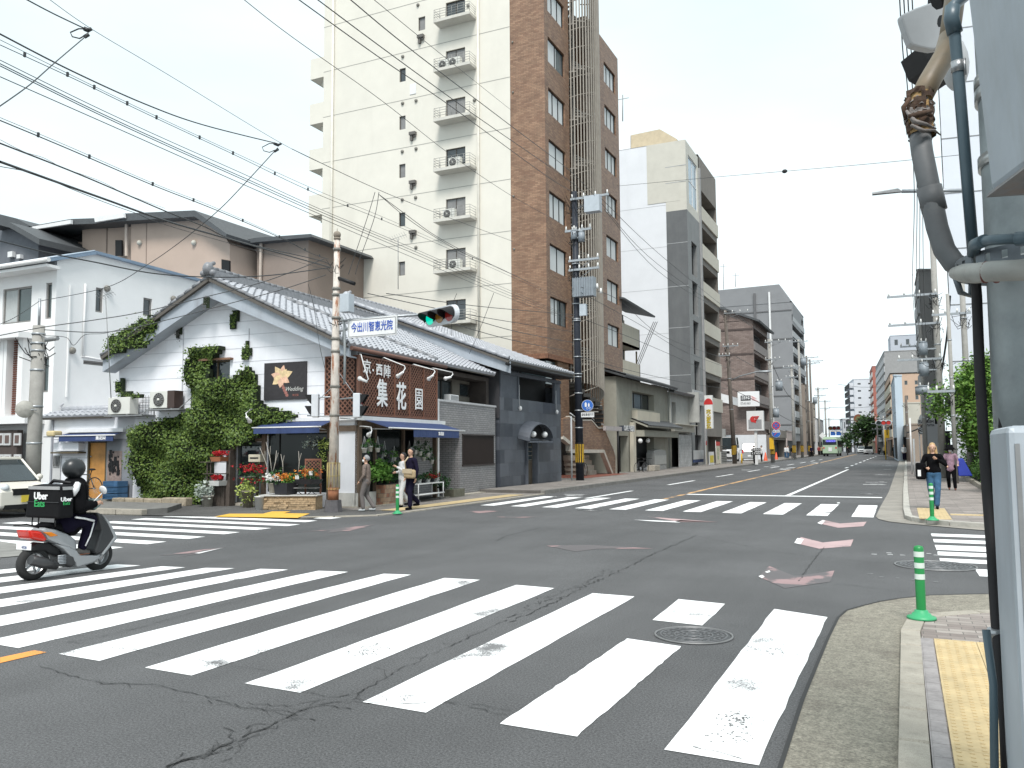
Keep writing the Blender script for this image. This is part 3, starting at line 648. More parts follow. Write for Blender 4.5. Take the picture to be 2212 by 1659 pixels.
 m.fbox(FG,.96,1.0,.08,.12,2.56,4.22);m.fbox(FG,-.1,-.04,.0,.12,2.56,4.22);m.build('sign_frame',LATM,ls)
 WP=mat('white sign lettering',(.8,.8,.8),.5,.03)
 for ch,fx,h,fat in(('京',zs(505,1120),.42,.02),('・',zs(595,1170),.3,.01),('西',zs(688,1160),.36,.03),('陣',zs(805,1190),.42,.02),('集',z3(668,768),.84,.03),('花',z3(812,790),.88,.03),('園',z3(945,808),.76,.025)):
  s_,z=FS.at(*fx,.13);textmesh(ch,ls,FS.p(s_,.135,z),FS.s,(0,0,1),h,WP,'character',fat=0 if ch in '陣園' else fat*.5,th=.008,width={'集':.6,'花':.58,'園':.46}.get(ch))
 m=MB();m.fbox(FS,.0,.16,-.06,.06,0,2.5)
 for s_ in(.9,2.55,4.72):m.fbox(FS,s_,s_+.1,-.1,.03,.0,2.5)
 m.fbox(FS,0,4.9,-.1,.02,2.2,2.5);m.fbox(FG,.0,.9,-.1,.0,2.12,2.2)
 for s_ in(.8,3.03):m.fbox(FG,s_,s_+.13,-.06,.08,0,2.35)
 m.fbox(FG,.0,4.2,-.05,.05,2.12,2.28);m.fbox(FG,4.15,4.33,-.04,.1,0,1.95);m.fbox(FG,3.15,4.35,-.04,.1,1.86,1.97)
 m.build('shop_frame',mat('weathered timber',(.12,.085,.06),.8,.35,6,stain=.4),T)
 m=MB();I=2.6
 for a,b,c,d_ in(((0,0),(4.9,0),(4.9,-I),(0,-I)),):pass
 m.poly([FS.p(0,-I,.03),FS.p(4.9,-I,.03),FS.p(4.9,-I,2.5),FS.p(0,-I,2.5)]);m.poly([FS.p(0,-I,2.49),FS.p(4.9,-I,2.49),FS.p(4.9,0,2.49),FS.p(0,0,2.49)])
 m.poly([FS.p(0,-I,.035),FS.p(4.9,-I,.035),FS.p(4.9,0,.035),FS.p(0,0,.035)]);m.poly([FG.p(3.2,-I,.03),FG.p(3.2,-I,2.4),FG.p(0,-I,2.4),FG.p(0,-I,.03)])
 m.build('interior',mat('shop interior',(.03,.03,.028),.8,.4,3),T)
 m=MB();m.fbox(FG,-.02,.93,-.05,.05,0,.42);m.fbox(FS,-.05,.95,-.05,.05,0,.42);m.build('low_wall',mat('weathered render',(.5,.49,.46),.85,.25,3,stain=.6,stcol=(.2,.19,.17),stscale=3,streak=True),T)
 m=MB();m.fbox(FS,.98,2.6,-.1,.3,0,.6);m.build('brick_planter_wall',brickmat('mixed planter brick',(.3,.13,.08),(.42,.3,.2),(.18,.15,.12),.16,.12,.006,vary=.5),T)
 m=MB();m.fbox(FS,-.1,2.65,.3,.36,0,.06);m.fbox(FG,-.1,.95,.06,.12,0,.06);m.build('plinth',CONC,T)
 for F,a,b,c,d_ in((FS,.16,.9,.42,2.2),(FS,1.0,2.55,.6,2.2),(FG,.92,3.03,.42,2.12)):
  m=MB();m.fbox(F,a,b,-.05,-.04,c,d_);m.build('shop_glass',mat('shop glass',(.012,.016,.015),.12,.3,.8,spec=.35),T)
 m=MB();m.fbox(FG,3.2,4.15,-.14,-.1,.05,1.85);dr=m.build('shop_door',mat('grey shop door',(.09,.1,.1),.5),T)
 m=MB();m.fbox(FG,3.3,4.05,-.1,-.09,.85,1.78);m.build('pane',glass('window glass'),dr);m=MB();m.fbox(FG,3.22,4.13,-.1,-.085,.8,.84);m.build('rail',STEEL,dr)
 m=MB();m.fbox(FG,3.1,4.25,-.1,.2,0,.09);m.build('door_step',CONC,T)
 window(T,FG,4.42,5.42,3.6,4.3,.1,2,BRN);m=MB();m.fbox(FG,4.3,5.5,.0,.14,4.3,4.36);m.build('window_hood',mat('rusty sheet',(.2,.11,.07),.8),T)
 m=MB();m.fbox(FG,-.1,2.9,.02,.14,2.42,2.52);m.fbox(FS,-.12,5.2,.02,.14,2.42,2.54);m.build('trim_band',WHT,T)
 def awning(F,a,b,z0,z1_,out,val,vs=None,name='awning'):
  m=MB();n_=16
  for i in range(n_):
   u,v=a+(b-a)*i/n_,a+(b-a)*(i+1)/n_;m.poly([F.p(u,.1,z0),F.p(v,.1,z0),F.p(v,out,z1_-.008*(i%2)),F.p(u,out,z1_-.008*((i+1)%2))])
  ao=m.build(name,NAVY,T)
  m=MB();va,vb=vs or(a,b)
  for i in range(n_):
   u,v=va+(vb-va)*i/n_,va+(vb-va)*(i+1)/n_;m.poly([F.p(u,out+.01*(i%2),z1_-.02),F.p(v,out+.01*((i+1)%2),z1_-.02),F.p(v,out+.01*((i+1)%2),z1_-val),F.p(u,out+.01*(i%2),z1_-val)])
  m.build('valance',NAVY,ao);m=MB();m.tube([F.p(a-.05,out,z1_),F.p(b+.05,out,z1_)],.02,8);m.build('front_rail',WHT,ao)
  m=MB()
  for s_ in(a+.2,b-.2):m.tube([F.p(s_,.08,z0-.25),F.p(s_,out-.05,z1_-.03)],.012,6)
  m.build('strut',WHT,ao);return ao
 ao=awning(FS,.15,4.95,2.44,2.2,.95,.24,(1.5,4.55));textmesh('集花園',ao,FS.p(3.2,.985,2.07),FS.s,(0,0,1),.12,WP,'lettering',fat=.01)
 awning(FG,.75,2.95,2.42,2.24,.7,.17)
 a,b=FG.at(572,785,.03),FG.at(662,862,.03);P_=thing('wedding_poster','black wedding poster with pink and cream lily on the white gable','poster',tuple(FG.p((a[0]+b[0])/2,.02,b[1])))
 m=MB();m.fbox(FG,b[0],a[0],.01,.05,b[1],a[1]);m.build('board',mat('poster black',(.025,.022,.025),.6,.3,8),P_)
 m=MB();cx,cz=a[0]-.6,b[1]+.66
 cols=[]
 for k,(an,L_,w_)in enumerate(((75,.36,.2),(125,.38,.22),(165,.36,.2),(20,.42,.22),(-30,.34,.2),(215,.36,.22),(265,.32,.2),(48,.3,.18),(-75,.26,.16),(190,.26,.16))):
  an=R(180-an);dx,dz=math.cos(an),math.sin(an);pts=[]
  for q in range(9):
   u=q/8;ww=w_*math.sin(math.pi*min(1,u**.8*.98+.02));pts.append((u*L_,ww*.5))
  poly=[(p[0],p[1])for p in pts]+[(p[0],-p[1])for p in reversed(pts[1:-1])]
  m.mi and None;m.cur=k%2
  m.poly([FG.p(cx+dx*x-dz*y,.052+.001*k,cz+dz*x+dx*y)for x,y in poly])
 m.cur=0;m.build('flower_print',[mat('print cream pink',(.66,.42,.3),.6,.3,12),mat('print pale yellow',(.68,.52,.3),.6,.3,12)],P_)
 m=MB()
 for k in range(5):m.poly([FG.p(cx-.05-.04*k+.06*math.cos(j*1.05),.0515,cz-.25-.07*k+.05*math.sin(j*1.05))for j in range(6)])
 m.build('petal_print',mat('print dark pink',(.3,.12,.1),.6,.3,12),P_)
 textmesh('Wedding',P_,FG.p(b[0]+.42,.055,b[1]+.3),-FG.s,(0,0,1),.17,mat('print grey',(.5,.5,.48),.6),'lettering',shear=.35,th=.002)
 textmesh('集花園',P_,FG.p(b[0]+.36,.055,b[1]+.12),-FG.s,(0,0,1),.07,mat('print dim',(.3,.12,.1),.6),'lettering',th=.002)
 return T
FLO=florist()
# narrow grey tiled house adjoining the florist
def tiledhouse():
 T=thing('tiled_house','low house faced in grey brick tiles with barred window beside the flower shop','house',tuple(FS.p(7.3,0,0)))
 GT=brickmat('grey glazed brick tile',(.3,.29,.29),(.24,.235,.24),(.075,.07,.07),.24,.075,.007,vary=.2,rough=.35)
 m=MB();wall(m,FS,6.6,9.8,0,3.2,[(6.8,9.62,1.03,2.11)],.12);wall(m,FS,4.93,6.6,2.06,3.2,[],.1)
 m.poly([FS.p(6.6,0,0),FS.p(6.6,-.9,0),FS.p(6.6,-.9,2.06),FS.p(6.6,0,2.06)]);m.poly([FS.p(4.93,-.9,0),FS.p(6.6,-.9,0),FS.p(6.6,-.9,2.06),FS.p(4.93,-.9,2.06)])
 m.poly([FS.p(4.93,0,2.06),FS.p(6.6,0,2.06),FS.p(6.6,-.9,2.06),FS.p(4.93,-.9,2.06)]);m.poly([FS.p(9.8,0,0),FS.p(9.8,-3,0),FS.p(9.8,-3,3.2),FS.p(9.8,0,3.2)]);m.build('tiled_wall',GT,T)
 m=MB();m.fbox(FS,4.9,9.83,-.25,.04,3.2,3.27);m.build('coping',mat('light coping',(.45,.45,.46),.6),T)
 m=MB();m.fbox(FS,4.82,4.93,-.1,.05,0,3.27);m.build('corner_trim',WHT,T)
 wo=window(T,FS,6.8,9.62,1.03,2.11,.1,2)
 m=MB();k=6.84
 while k<9.6:m.fbox(FS,k,k+.028,-.02,.03,1.05,2.1);k+=.085
 m.fbox(FS,6.78,9.64,-.02,.05,1.0,1.05);m.fbox(FS,6.78,9.64,-.02,.05,2.09,2.14);m.build('window_bars',mat('dark bronze bars',(.03,.022,.02),.4),T)
 m=MB();F2=Fr(tuple(FS.p(0,-.95,0)[:2]),93.4,-1);wall(m,F2,4.75,9.7,3.1,4.3,[(5.0,5.9,3.25,4.15),(6.35,7.95,3.25,4.15),(8.6,9.5,3.6,4.1)],.1);m.build('upper_wall',mat('grey brown render',(.17,.155,.13),.85,.2,2),T)
 window(T,F2,5.0,5.9,3.25,4.15,.08,1);window(T,F2,6.35,7.95,3.25,4.15,.08,2);window(T,F2,8.6,9.5,3.6,4.1,.08,1)
 m=MB();m.tube([F2.p(6.0,.08,4.15),F2.p(6.15,.08,4.1),F2.p(6.2,.08,3.3)],.03,8);m.build('downpipe',STEEL,T)
 a=thing('extractor_unit','small white extractor unit standing on the grey tiled balcony edge','box',tuple(FS.p(6.35,-.2,3.28)))
 m=MB();m.fbox(FS,6.05,6.75,-.35,-.1,3.28,3.5);m.build('casing',WHT,a,bevel=.02);m=MB()
 for k in range(5):m.fbox(FS,6.1,6.7,-.1,-.09,3.31+k*.035,3.325+k*.035)
 m.build('vent_slat',GREYM,a)
 m=MB();m.fbox(FS,4.8,9.9,.0,.35,0,.05);m.build('plinth',CONC,T)
tiledhouse()
# white annex with the orange door
def annex():
 T=thing('annex','low white annex with orange wooden door left of the ivy','annex',tuple(FG.p(9.9,0,0)))
 m=MB();wall(m,FG,8.1,11.6,0,2.72,[(9.22,9.98,.12,1.9)],.08);m.poly([FG.p(11.6,0,0),FG.p(11.6,-5,0),FG.p(11.6,-5,2.7),FG.p(11.6,0,2.7)])
 m.poly([FG.p(8.1,0,2.72),FG.p(11.6,0,2.72),FG.p(11.6,-5,2.72),FG.p(8.1,-5,2.72)]);m.build('wall',SID,T)
 m=MB()
 for z in(.55,.98,1.4,2.0):m.fbox(FG,9.98,11.6,.001,.006,z,z+.012)
 m.fbox(FG,11.56,11.62,.0,.05,0,2.7);m.build('siding_joint',mat('siding joint',(.3,.31,.34),.7),T)
 m=MB();m.fbox(FG,9.24,9.96,-.08,-.04,.12,1.88);dr=m.build('door',mat('orange plywood',(.5,.24,.06),.55,.3,3,stain=.5,stcol=(.36,.15,.04),stscale=2,streak=True),T)
 m=MB();m.sph(FG.p(9.9,-.01,1.45),.025,8,6);m.build('handle',STEEL,dr)
 m=MB();m.fbox(FG,9.2,9.26,-.08,.02,.12,1.92);m.fbox(FG,9.96,10.02,-.08,.02,.12,1.92);m.fbox(FG,9.2,10.02,-.08,.02,1.88,1.93);m.build('door_frame',BRN,T)
 m=MB();m.fbox(FG,8.1,9.2,.0,.02,0,2.0);m.build('grey_panel',mat('grey painted board',(.2,.21,.23),.7,.15,3),T)
 m=MB();m.fbox(FG,8.1,10.1,.02,.3,0,.14);m.build('base_step',CONC,T)
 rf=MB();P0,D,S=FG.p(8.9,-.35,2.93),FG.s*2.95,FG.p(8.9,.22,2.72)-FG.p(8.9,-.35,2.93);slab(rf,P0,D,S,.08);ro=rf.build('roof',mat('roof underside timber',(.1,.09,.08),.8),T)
 m=MB();tile_roof(m,P0+Vector((0,0,.02)),D,S,12,2,.05,.03);m.tube([FG.p(8.9,-.35,3.0),FG.p(11.6,-.35,3.0)],.1,8);m.tube([FG.p(11.6,-.35,3.04),FG.p(11.72,-.35,3.12),FG.p(11.6,-.35,3.2)],.03,6);m.build('roof_tiles',KAW,ro)
 m=MB();m.poly([FG.p(8.5,.05,2.2),FG.p(10.9,.05,2.2),FG.p(10.9,.45,2.1),FG.p(8.5,.45,2.1)]);m.fbox(FG,8.5,10.8,.42,.44,1.93,2.1);ao=m.build('awning',NAVY,T)
 m=MB();m.fbox(FG,8.4,10.9,.0,.16,2.22,2.33);m.tube([FG.p(8.4,.45,2.11),FG.p(10.95,.45,2.11)],.02,8);m.build('awning_case',WHT,ao)
 textmesh('集花園',ao,FG.p(9.0,.446,2.02),-FG.s,(0,0,1),.14,mat('white sign lettering',(.8,.8,.8)),'lettering',fat=.02)
 m=MB();m.fbox(FG,10.1,11.3,.0,.32,1.55,1.6);m.build('shelf_hood',BRN,T);m=MB();m.fbox(FG,10.15,11.25,.0,.26,1.62,1.9);m.build('vent_box',SID,T,bevel=.02)
 q=thing('outdoor_lamp','cream boxed lamp on the end of the annex awning','lamp',tuple(FG.p(11.1,.3,2.1)))
 m=MB();m.fbox(FG,10.98,11.32,.15,.5,2.1,2.28);m.build('lamp_housing',mat('cream plastic',(.55,.45,.25),.5),q,bevel=.05);m=MB();m.fbox(FG,10.96,11.36,.1,.54,2.07,2.1);m.build('lamp_tray',GREYM,q)
 for nm,lb,c,s0,s1,a,b,mt,lines in(('notice_board','black and white notice sheet on the annex wall behind the scooter rider','notice',11.18,11.52,.62,1.5,mat('notice paper',(.5,.5,.5),.7),1),('notice_board','pinboard of dark scraps right of the orange door','notice board',8.55,9.14,.5,1.62,mat('cork board',(.26,.2,.18),.85,.3,9),2),('notice_board','grey metal meter board left of the orange door','notice board',10.25,10.95,.85,1.35,mat('grey board',(.22,.22,.21),.6),0)):
  q=thing(nm,lb,c,tuple(FG.p((s0+s1)/2,.02,a)));m=MB();m.fbox(FG,s0,s1,.022,.04,a,b);m.build('board',mt,q)
  if lines:
   m=MB()
   if lines==1:
    for k in range(5):m.fbox(FG,s0+.03+.06*k,s0+.07+.06*k,.04,.043,a+.5,b-.03)
    m.fbox(FG,s0+.02,s1-.02,.04,.042,a+.46,a+.48);m.fbox(FG,s0+.02,s1-.02,.04,.042,a,a+.06)
   else:
    for k in range(40):
     x,y=random.uniform(s0+.1,s1-.1),random.triangular(a+.25,b,b-.4);w_=random.uniform(.02,.06);m.fbox(FG,x-w_,x+w_,.041,.05+k*.0004,y-w_*1.3,y+w_*1.3)
   m.build('print',BLK,q)
annex()
# slate-faced house
def slatehouse():
 X=-14.1;F=Fr((X,0),90,-1)
 T=thing('slate_house','dark slate clad house with arched door canopy beside the brown brick tower','house',(X,32,0))
 SL=brickmat('slate cladding',(.04,.046,.058),(.115,.125,.145),(.03,.032,.038),.78,.52,.004,vary=.25,rough=.4,off=.5)
 y0,y1=28.95,35.3
 m=MB();wall(m,F,y0,y1,0,3.62,[(31.25,32.6,0,1.95)],.25);m.poly([(X,y0,0),(X-6,y0,0),(X-6,y0,4.6),(X,y0,4.6)]);m.poly([(X,y1,0),(X-6,y1,0),(X-6,y1,4.4),(X,y1,4.4)]);m.build('slate_wall',SL,T)
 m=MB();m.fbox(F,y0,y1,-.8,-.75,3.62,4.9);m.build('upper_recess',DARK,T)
 m=MB()
 for s_ in(y0+.02,30.6,y1-.75):m.fbox(F,s_,s_+.12,-.1,.02,3.62,4.85)
 m.fbox(F,y0,30.6,-.1,-.02,3.62,4.85);m.fbox(F,y0,y1,-.1,.04,4.55,4.7);m.fbox(F,34.6,35.3,-.1,-.02,3.62,4.6);m.build('upper_frame',mat('blue grey timber',(.09,.1,.12),.6,.2,4),T)
 m=MB();m.fbox(F,31.35,31.43,-.2,.08,0,2.0);m.fbox(F,32.42,32.5,-.2,.08,0,2.0);m.fbox(F,31.3,32.55,-.2,.1,1.95,2.03);m.build('door_frame',mat('blue grey timber',(.09,.1,.12)),T)
 m=MB();m.fbox(F,31.43,32.42,-.22,-.18,0,1.95);dr=m.build('door',mat('worn brown door',(.085,.065,.045),.7,.3,4,stain=.4),T)
 m=MB();m.fbox(F,31.5,32.35,-.18,-.17,1.1,1.9);m.build('pane',glass('window glass'),dr)
 m=MB()
 for k in range(5):m.fbox(F,31.5,32.35,-.17,-.155,1.12+k*.18,1.14+k*.18)
 m.fbox(F,31.9,31.93,-.17,-.15,1.1,1.9);m.build('glazing_bar',mat('pale worn wood',(.2,.17,.13),.7),dr)
 m=MB();n_=16;ar=[]
 for i in range(n_+1):
  a=math.pi*i/n_;ar.append((31.93+1.25*math.cos(a),2.02+.72*math.sin(a)))
 for i in range(n_):
  (a,b),(c,e)=ar[i],ar[i+1];k=1.06
  m.hexa([F.p(a,0,b),F.p(c,0,e),F.p(31.93+(c-31.93)*k,0,2.02+(e-2.02)*k),F.p(31.93+(a-31.93)*k,0,2.02+(b-2.02)*k)],[F.p(a,.5,b-.12),F.p(c,.5,e-.12),F.p(31.93+(c-31.93)*k,.5,2.02+(e-2.02)*k-.12),F.p(31.93+(a-31.93)*k,.5,2.02+(b-2.02)*k-.12)])
 m.fbox(F,30.65,33.2,.4,.5,1.85,1.92);m.build('canopy',mat('blue grey timber',(.09,.1,.12)),T)
 m=MB();m.prism([F.p(a,.05,b)for a,b in ar],F.t*.02);m.build('canopy_back',DARK,T)
 for s_,w_ in((31.35,'left globe lamp under the arched canopy'),(32.55,'right globe lamp under the arched canopy')):
  q=thing('globe_lamp','white round '+w_,'lamp',(X+.35,s_,2.2),group='globe lamps under the arched canopy');m=MB();m.sph((0,0,0),.13,14,10);m.build('globe',mat('opal glass',(.75,.75,.75),.25),q,local=True);m=MB();m.cyl((0,0,.12),(0,0,.26),.03,n=8);m.build('fitting',BLK,q,local=True)
 for s_ in(30.55,34.5):
  q=thing('wall_lamp','small hanging spot lamp on a chain on the slate wall '+('near its left post' if s_<32 else 'near its right post'),'lamp',(X+.1,s_,3.3),group='spot lamps on the slate wall');m=MB();m.cyl((0,0,0),(0,0,.9),.008,n=6);m.build('chain',WHT,q,local=True);m=MB();m.sph((.04,0,-.06),(.07,.07,.1),10,8);m.build('lamp_shade',WHT,q,local=True)
 ap=AY(752,655,28.4);e=AY(1034,782,28.4);e=Vector((-13.45,28.4,e.z));slope=(e.z-ap.z)/(e.x-ap.x)
 D=Vector((0,6.9,0));S=Vector((e.x-ap.x,0,e.z-ap.z));rf=MB();slab(rf,ap,D,S,.1);L2=Vector((-4.5,0,-4.5*abs(slope)));slab(rf,ap,D,L2,.1);ro=rf.build('roof',mat('roof underside timber',(.1,.09,.08)),T)
 m=MB();tile_roof(m,ap+Vector((0,0,.02)),D,S,27,26,.065,.035);tile_roof(m,ap+Vector((0,0,.02)),D,L2,27,14,.065,.035);m.build('roof_tiles',KAW,ro)
 m=MB();ridge(m,ap+Vector((0,-.1,.05)),ap+Vector((0,6.8,.05)));onigawara(m,ap+Vector((0,-.12,.05)),(0,-1,0),1.1)
 for k in range(16):m.tube([ap+S*(k/16)+Vector((0,.02,.1)),ap+S*((k+1)/16)+Vector((0,.02,.1))],[.085,.075],7)
 m.build('ridge_tiles',KAW,ro)
 m=MB();dn=Vector((0,0,-.75));a,b=ap+Vector((0,.1,-.03)),e+Vector((0,.1,-.03));m.hexa([a+dn,b+dn*.6,b+dn*.6+Vector((0,.08,0)),a+dn+Vector((0,.08,0))],[a,b,b+Vector((0,.08,0)),a+Vector((0,.08,0))])
 a2=ap+L2+Vector((0,.1,-.03));m.hexa([a2+dn,a+dn,a+dn+Vector((0,.08,0)),a2+dn+Vector((0,.08,0))],[a2,a,a+Vector((0,.08,0)),a2+Vector((0,.08,0))]);m.build('fascia',FASC,T)
 m=MB();m.poly([(ap.x-4,28.9,2.8),(X,28.9,2.8),(X,28.9,4.6),(ap.x,28.9,ap.z-.2),(ap.x-4,28.9,ap.z-4*abs(slope)-.2)]);m.build('gable_wall',mat('dark boarded gable',(.04,.04,.045),.8),T)
 m=MB();m.tube([(X+.6,28.3,e.z-.14),(X+.6,35.3,e.z-.14)],.06,8);m.fbox(F,y0-.3,35.25,.0,.55,e.z-.22,e.z-.1);m.build('gutter',BLK,T)
slatehouse()
# the cream and brown tower
KT=16/14.1
def zt_(z):return(z-1.6)*KT+1.6
AC_M=mat('ivory metal casing',(.6,.6,.56),.5,.06,3)
def ac_unit(name,label,F,s0,s1,t0,t1,z0,z1_,casing=None,fan_left=True,group=None,side=None):
 q=thing(name,label,'air conditioner',tuple(F.p((s0+s1)/2,(t0+t1)/2,z0)),group=group)
 m=MB();m.fbox(F,s0,s1,t0,t1,z0+.03,z1_);m.build('casing',casing or AC_M,q,bevel=.015)
 if side:m=MB();m.fbox(F,s0-.004,s0+(s1-s0)*.28,t0-.002,t1+.004,z0+.028,z1_+.003);m.build('side_panel',side,q)
 m=MB();r_=(z1_-z0)*.38;c=F.p(s0+(s1-s0)*(.62 if fan_left else.38),t1,(z0+z1_)/2+.01)
 for k in range(14):a=6.283*k/14;e1=F.s*math.cos(a)+Vector((0,0,math.sin(a)));m.tube([c+e1*r_*.2+F.t*.012,c+e1*r_*.97+F.t*.012],.007,5)
 for q_ in(.98,.7,.45):m.tube([c+(F.s*math.cos(6.283*k/20)+Vector((0,0,math.sin(6.283*k/20))))*r_*q_+F.t*.014 for k in range(21)],.006,5)
 m.build('fan_grille',GREYM,q)
 m=MB();m.add([c+F.t*.004]+[c+(F.s*math.cos(6.283*k/20)+Vector((0,0,math.sin(6.283*k/20))))*r_+F.t*.004 for k in range(20)],[(0,k+1,(k+1)%20+1)for k in range(20)]);m.build('fan_recess',mat('fan recess',(.06,.055,.045),.7),q)
 m=MB();m.sph(c+F.t*.02,r_*.22,10,6);m.build('fan_hub',AC_M,q)
 m=MB();m.fbox(F,s0+.08,s0+.14,t0,t1,z0,z0+.03);m.fbox(F,s1-.14,s1-.08,t0,t1,z0,z0+.03);m.build('feet',GREYM,q);return q
def tower():
 T=thing('apartment_tower','tall apartment tower with cream side wall and brown brick street front','building',(-16,38.4,0))
 Y0=33.8*KT;X0=-16.0;F=Fr((0,Y0),180,1)
 FS2=Fr((X0,0),90,-1)
 CRM=mat('cream wall paint',(.66,.63,.56),.75,.05,.8,stain=.3,stcol=(.53,.5,.44),stscale=.5,streak=True)
 BRK=brickmat('brown glazed brick tile',(.2,.105,.062),(.3,.18,.11),(.09,.06,.045),.3,.085,.006,vary=.3,rough=.5)
 ZT=zt_(24.2);ZC=ZT+3.4
 xl,xb=-26.62*KT,-15.85*KT;ya0=AX(1233,500,X0).y
 z0s=[zt_(19.75)-2.775*i+2.775 for i in range(8)]
 ops=[(19.27*-1,0,0,0)]
 wx0,wx1=18.22*KT,19.28*KT;op=[]
 for z in z0s:
  if z>3:op.append((wx0,wx1,z+.12,z+1.25))
 sw=[]
 tops=[zt_(22.92)]+[zt_(20.52)-2.77*i for i in range(6)]
 for i,z in enumerate(tops):
  a,b=(20.45*KT,20.84*KT)if i==0 else(21.57*KT,21.93*KT);sw.append((a,b,z-.78,z));op.append(sw[-1])
 op=[(a,b,max(c,3),min(e,ZT-.1))for a,b,c,e in op if c<ZT-.3]
 m=MB();wall(m,F,-xb,-xl,0,ZC,op,.14);m.poly([(xl,Y0,0),(xl,Y0+11,0),(xl,Y0+11,ZC),(xl,Y0,ZC)]);m.poly([(xl,Y0,ZC),(X0-.01,Y0,ZC),(X0-.01,ya0,ZC),(xl,Y0+12.5,ZC)]);m.build('cream_wall',CRM,T)
 for i,(a,b,c,e)in enumerate(op):
  big=(b-a)>.8
  window(T,F,a,b,c,e,.12,2 if big else 1,mat('bronze window frame',(.07,.06,.05),.4),None,.035,curtain=(mat('grey net curtain',(.22,.22,.22),.9),.0,1.0)if i%3 else None)
 m=MB()
 for k in range(9):
  z=zt_(21.3)-2.76*(k-2)
  if z<ZC:m.fbox(F,-xb,-xl,.001,.008,z,z+.03)
 m.build('wall_joint',mat('sealed joint',(.33,.32,.29),.8),T)
 m=MB()
 for px,dx in((718,.08),(1035,.07)):
  x=AY(px,400,Y0).x;m.tube([(x,Y0-.08,2),(x,Y0-.08,ZC)],dx,8)
 m.build('drainpipe',mat('cream pipe',(.64,.61,.54),.6),T)
 gi=0
 for k,z in enumerate(z0s):
  if z<6 or z>ZT-.5:continue
  a,b=17.62*KT,19.6*KT
  m=MB();m.fbox(F,a,b,.0,.75,z-.16,z);bo=m.build('balcony',mat('balcony concrete',(.55,.53,.48),.8,.1,3,stain=.3),T)
  m=MB()
  for q in range(4):
   zz_=z+.14+q*.14;m.tube([F.p(a+.03,.02,zz_),F.p(a+.03,.72,zz_),F.p(b-.03,.72,zz_),F.p(b-.03,.02,zz_)],.012,5)
  for q in range(7):
   s_=a+.03+(b-a-.06)*q/6;m.tube([F.p(s_,.72,z),F.p(s_,.72,z+.56)],.012,5)
  m.build('railing',mat('grey railing',(.25,.25,.24),.5),bo)
  ords=['topmost','second from top','third from top','fourth from top','fifth from top','lowest']
  if k in(1,3,4,5):
   ac_unit('air_conditioner','white outdoor unit on the %s balcony of the cream tower wall'%['','highest','','third','fourth','fifth'][k],F,a+.75 if k!=4 else a+1.1,a+1.45 if k!=4 else a+1.8,.2,.5,z,z+.55,group='air conditioners on the cream tower')
   if k==1:ac_unit('air_conditioner','second white outdoor unit, left one on the highest balcony of the cream tower',F,b-.85,b-.15,.2,.5,z,z+.55,group='air conditioners on the cream tower')
 m=MB()
 for fx in[(795,33),(1115,37),(698,362),(783,643),(697,660),(783,949),(695,967),(780,1260),(695,1274),(782,1578),(1155,640)]:
  p=AY(*z4(*fx),Y0);m.sph(p+Vector((0,-.03,0)),(.1,.08,.1),10,6)
 for fx in((1397,270),(1400,590),(1404,1252),(1408,1590)):p=AY(*z4(*fx),Y0);m.sph(p+Vector((0,-.02,0)),(.06,.05,.06),8,6)
 m.build('vent_cap',mat('vent metal',(.18,.17,.15),.5),T)
 m=MB()
 for fx in[(817,252),(766,870),(766,1180),(766,1497)]:p=AY(*z4(*fx),Y0);m.box((p.x-.2,Y0-.2,p.z+.05),(p.x+.2,Y0,p.z+.22));m.box((p.x-.16,Y0-.14,p.z-.24),(p.x-.02,Y0,p.z+.05));m.tube([(p.x+.02,Y0-.1,p.z-.05),(p.x+.2,Y0-.1,p.z)],.05,6)
 m.build('flue',mat('flue metal',(.12,.11,.1),.5),T)
 m=MB();p=AY(*z4(763,568),Y0);m.box((p.x-.2,Y0-.03,p.z-.3),(p.x+.2,Y0,p.z+.3));m.build('patch_panel',WHT,T)
 for k in range(5):
  z=zt_(19.8)-2.78*k;z=AY(*((1160+13/1.845)/1.735,(550/1.845)/1.735),Y0).z-2.78*k
  m=MB();m.box((xl-1.0,Y0+.01,z),(xl+.02,Y0+9,z+1.25));m.box((xl-.5,Y0+.5,z-.3),(xl+.02,Y0+9,z));m.build('balcony_wall',CRM,T)
 bb=zt_(5.83)
 m=MB();wall(m,F,-X0,-xb,bb,ZC,[],.1,0)
 wops=[]
 for i in range(7):
  zt=zt_(20.66)-2.765*(i-1)
  if zt<ZT:wops.append((34.2*KT,36.3*KT,zt-1.38,zt))
 rops=[]
 for i in range(7):zt=zt_(22.98)-2.77*i;rops.append((42.28*KT,44.3*KT,zt-1.33,zt))
 ya=AX(1233,500,X0).y;yb=ya+2.94;ye=44.83*KT
 wall(m,FS2,Y0,ya,bb,ZC,wops,.18);wall(m,FS2,yb,ye,zt_(5.5),ZT,rops,.18)
 m.poly([(X0,ye,0),(X0-4,ye,0),(X0-4,ye,ZT),(X0,ye,ZT)]);m.poly([(X0,ya,bb),(X0-1.6,ya,bb),(X0-1.6,ya,ZT),(X0,ya,ZT)]);m.poly([(X0,yb,5.5),(X0-1.6,yb,5.5),(X0-1.6,yb,ZT),(X0,yb,ZT)])
 m.poly([(X0,Y0,bb),(X0-1.8,Y0,bb),(X0-1.8,ya,bb),(X0,ya,bb)]);m.poly([(X0,yb,zt_(5.5)),(X0-1.8,yb,zt_(5.5)),(X0-1.8,ye,zt_(5.5)),(X0,ye,zt_(5.5))])
 m.fbox(FS2,Y0+1.6,ya-.3,-.45,-.1,2.6,bb);m.fbox(FS2,yb+.2,yb+3.4,-.5,-.1,2.6,bb-.9)
 m.build('brick_wall',BRK,T)
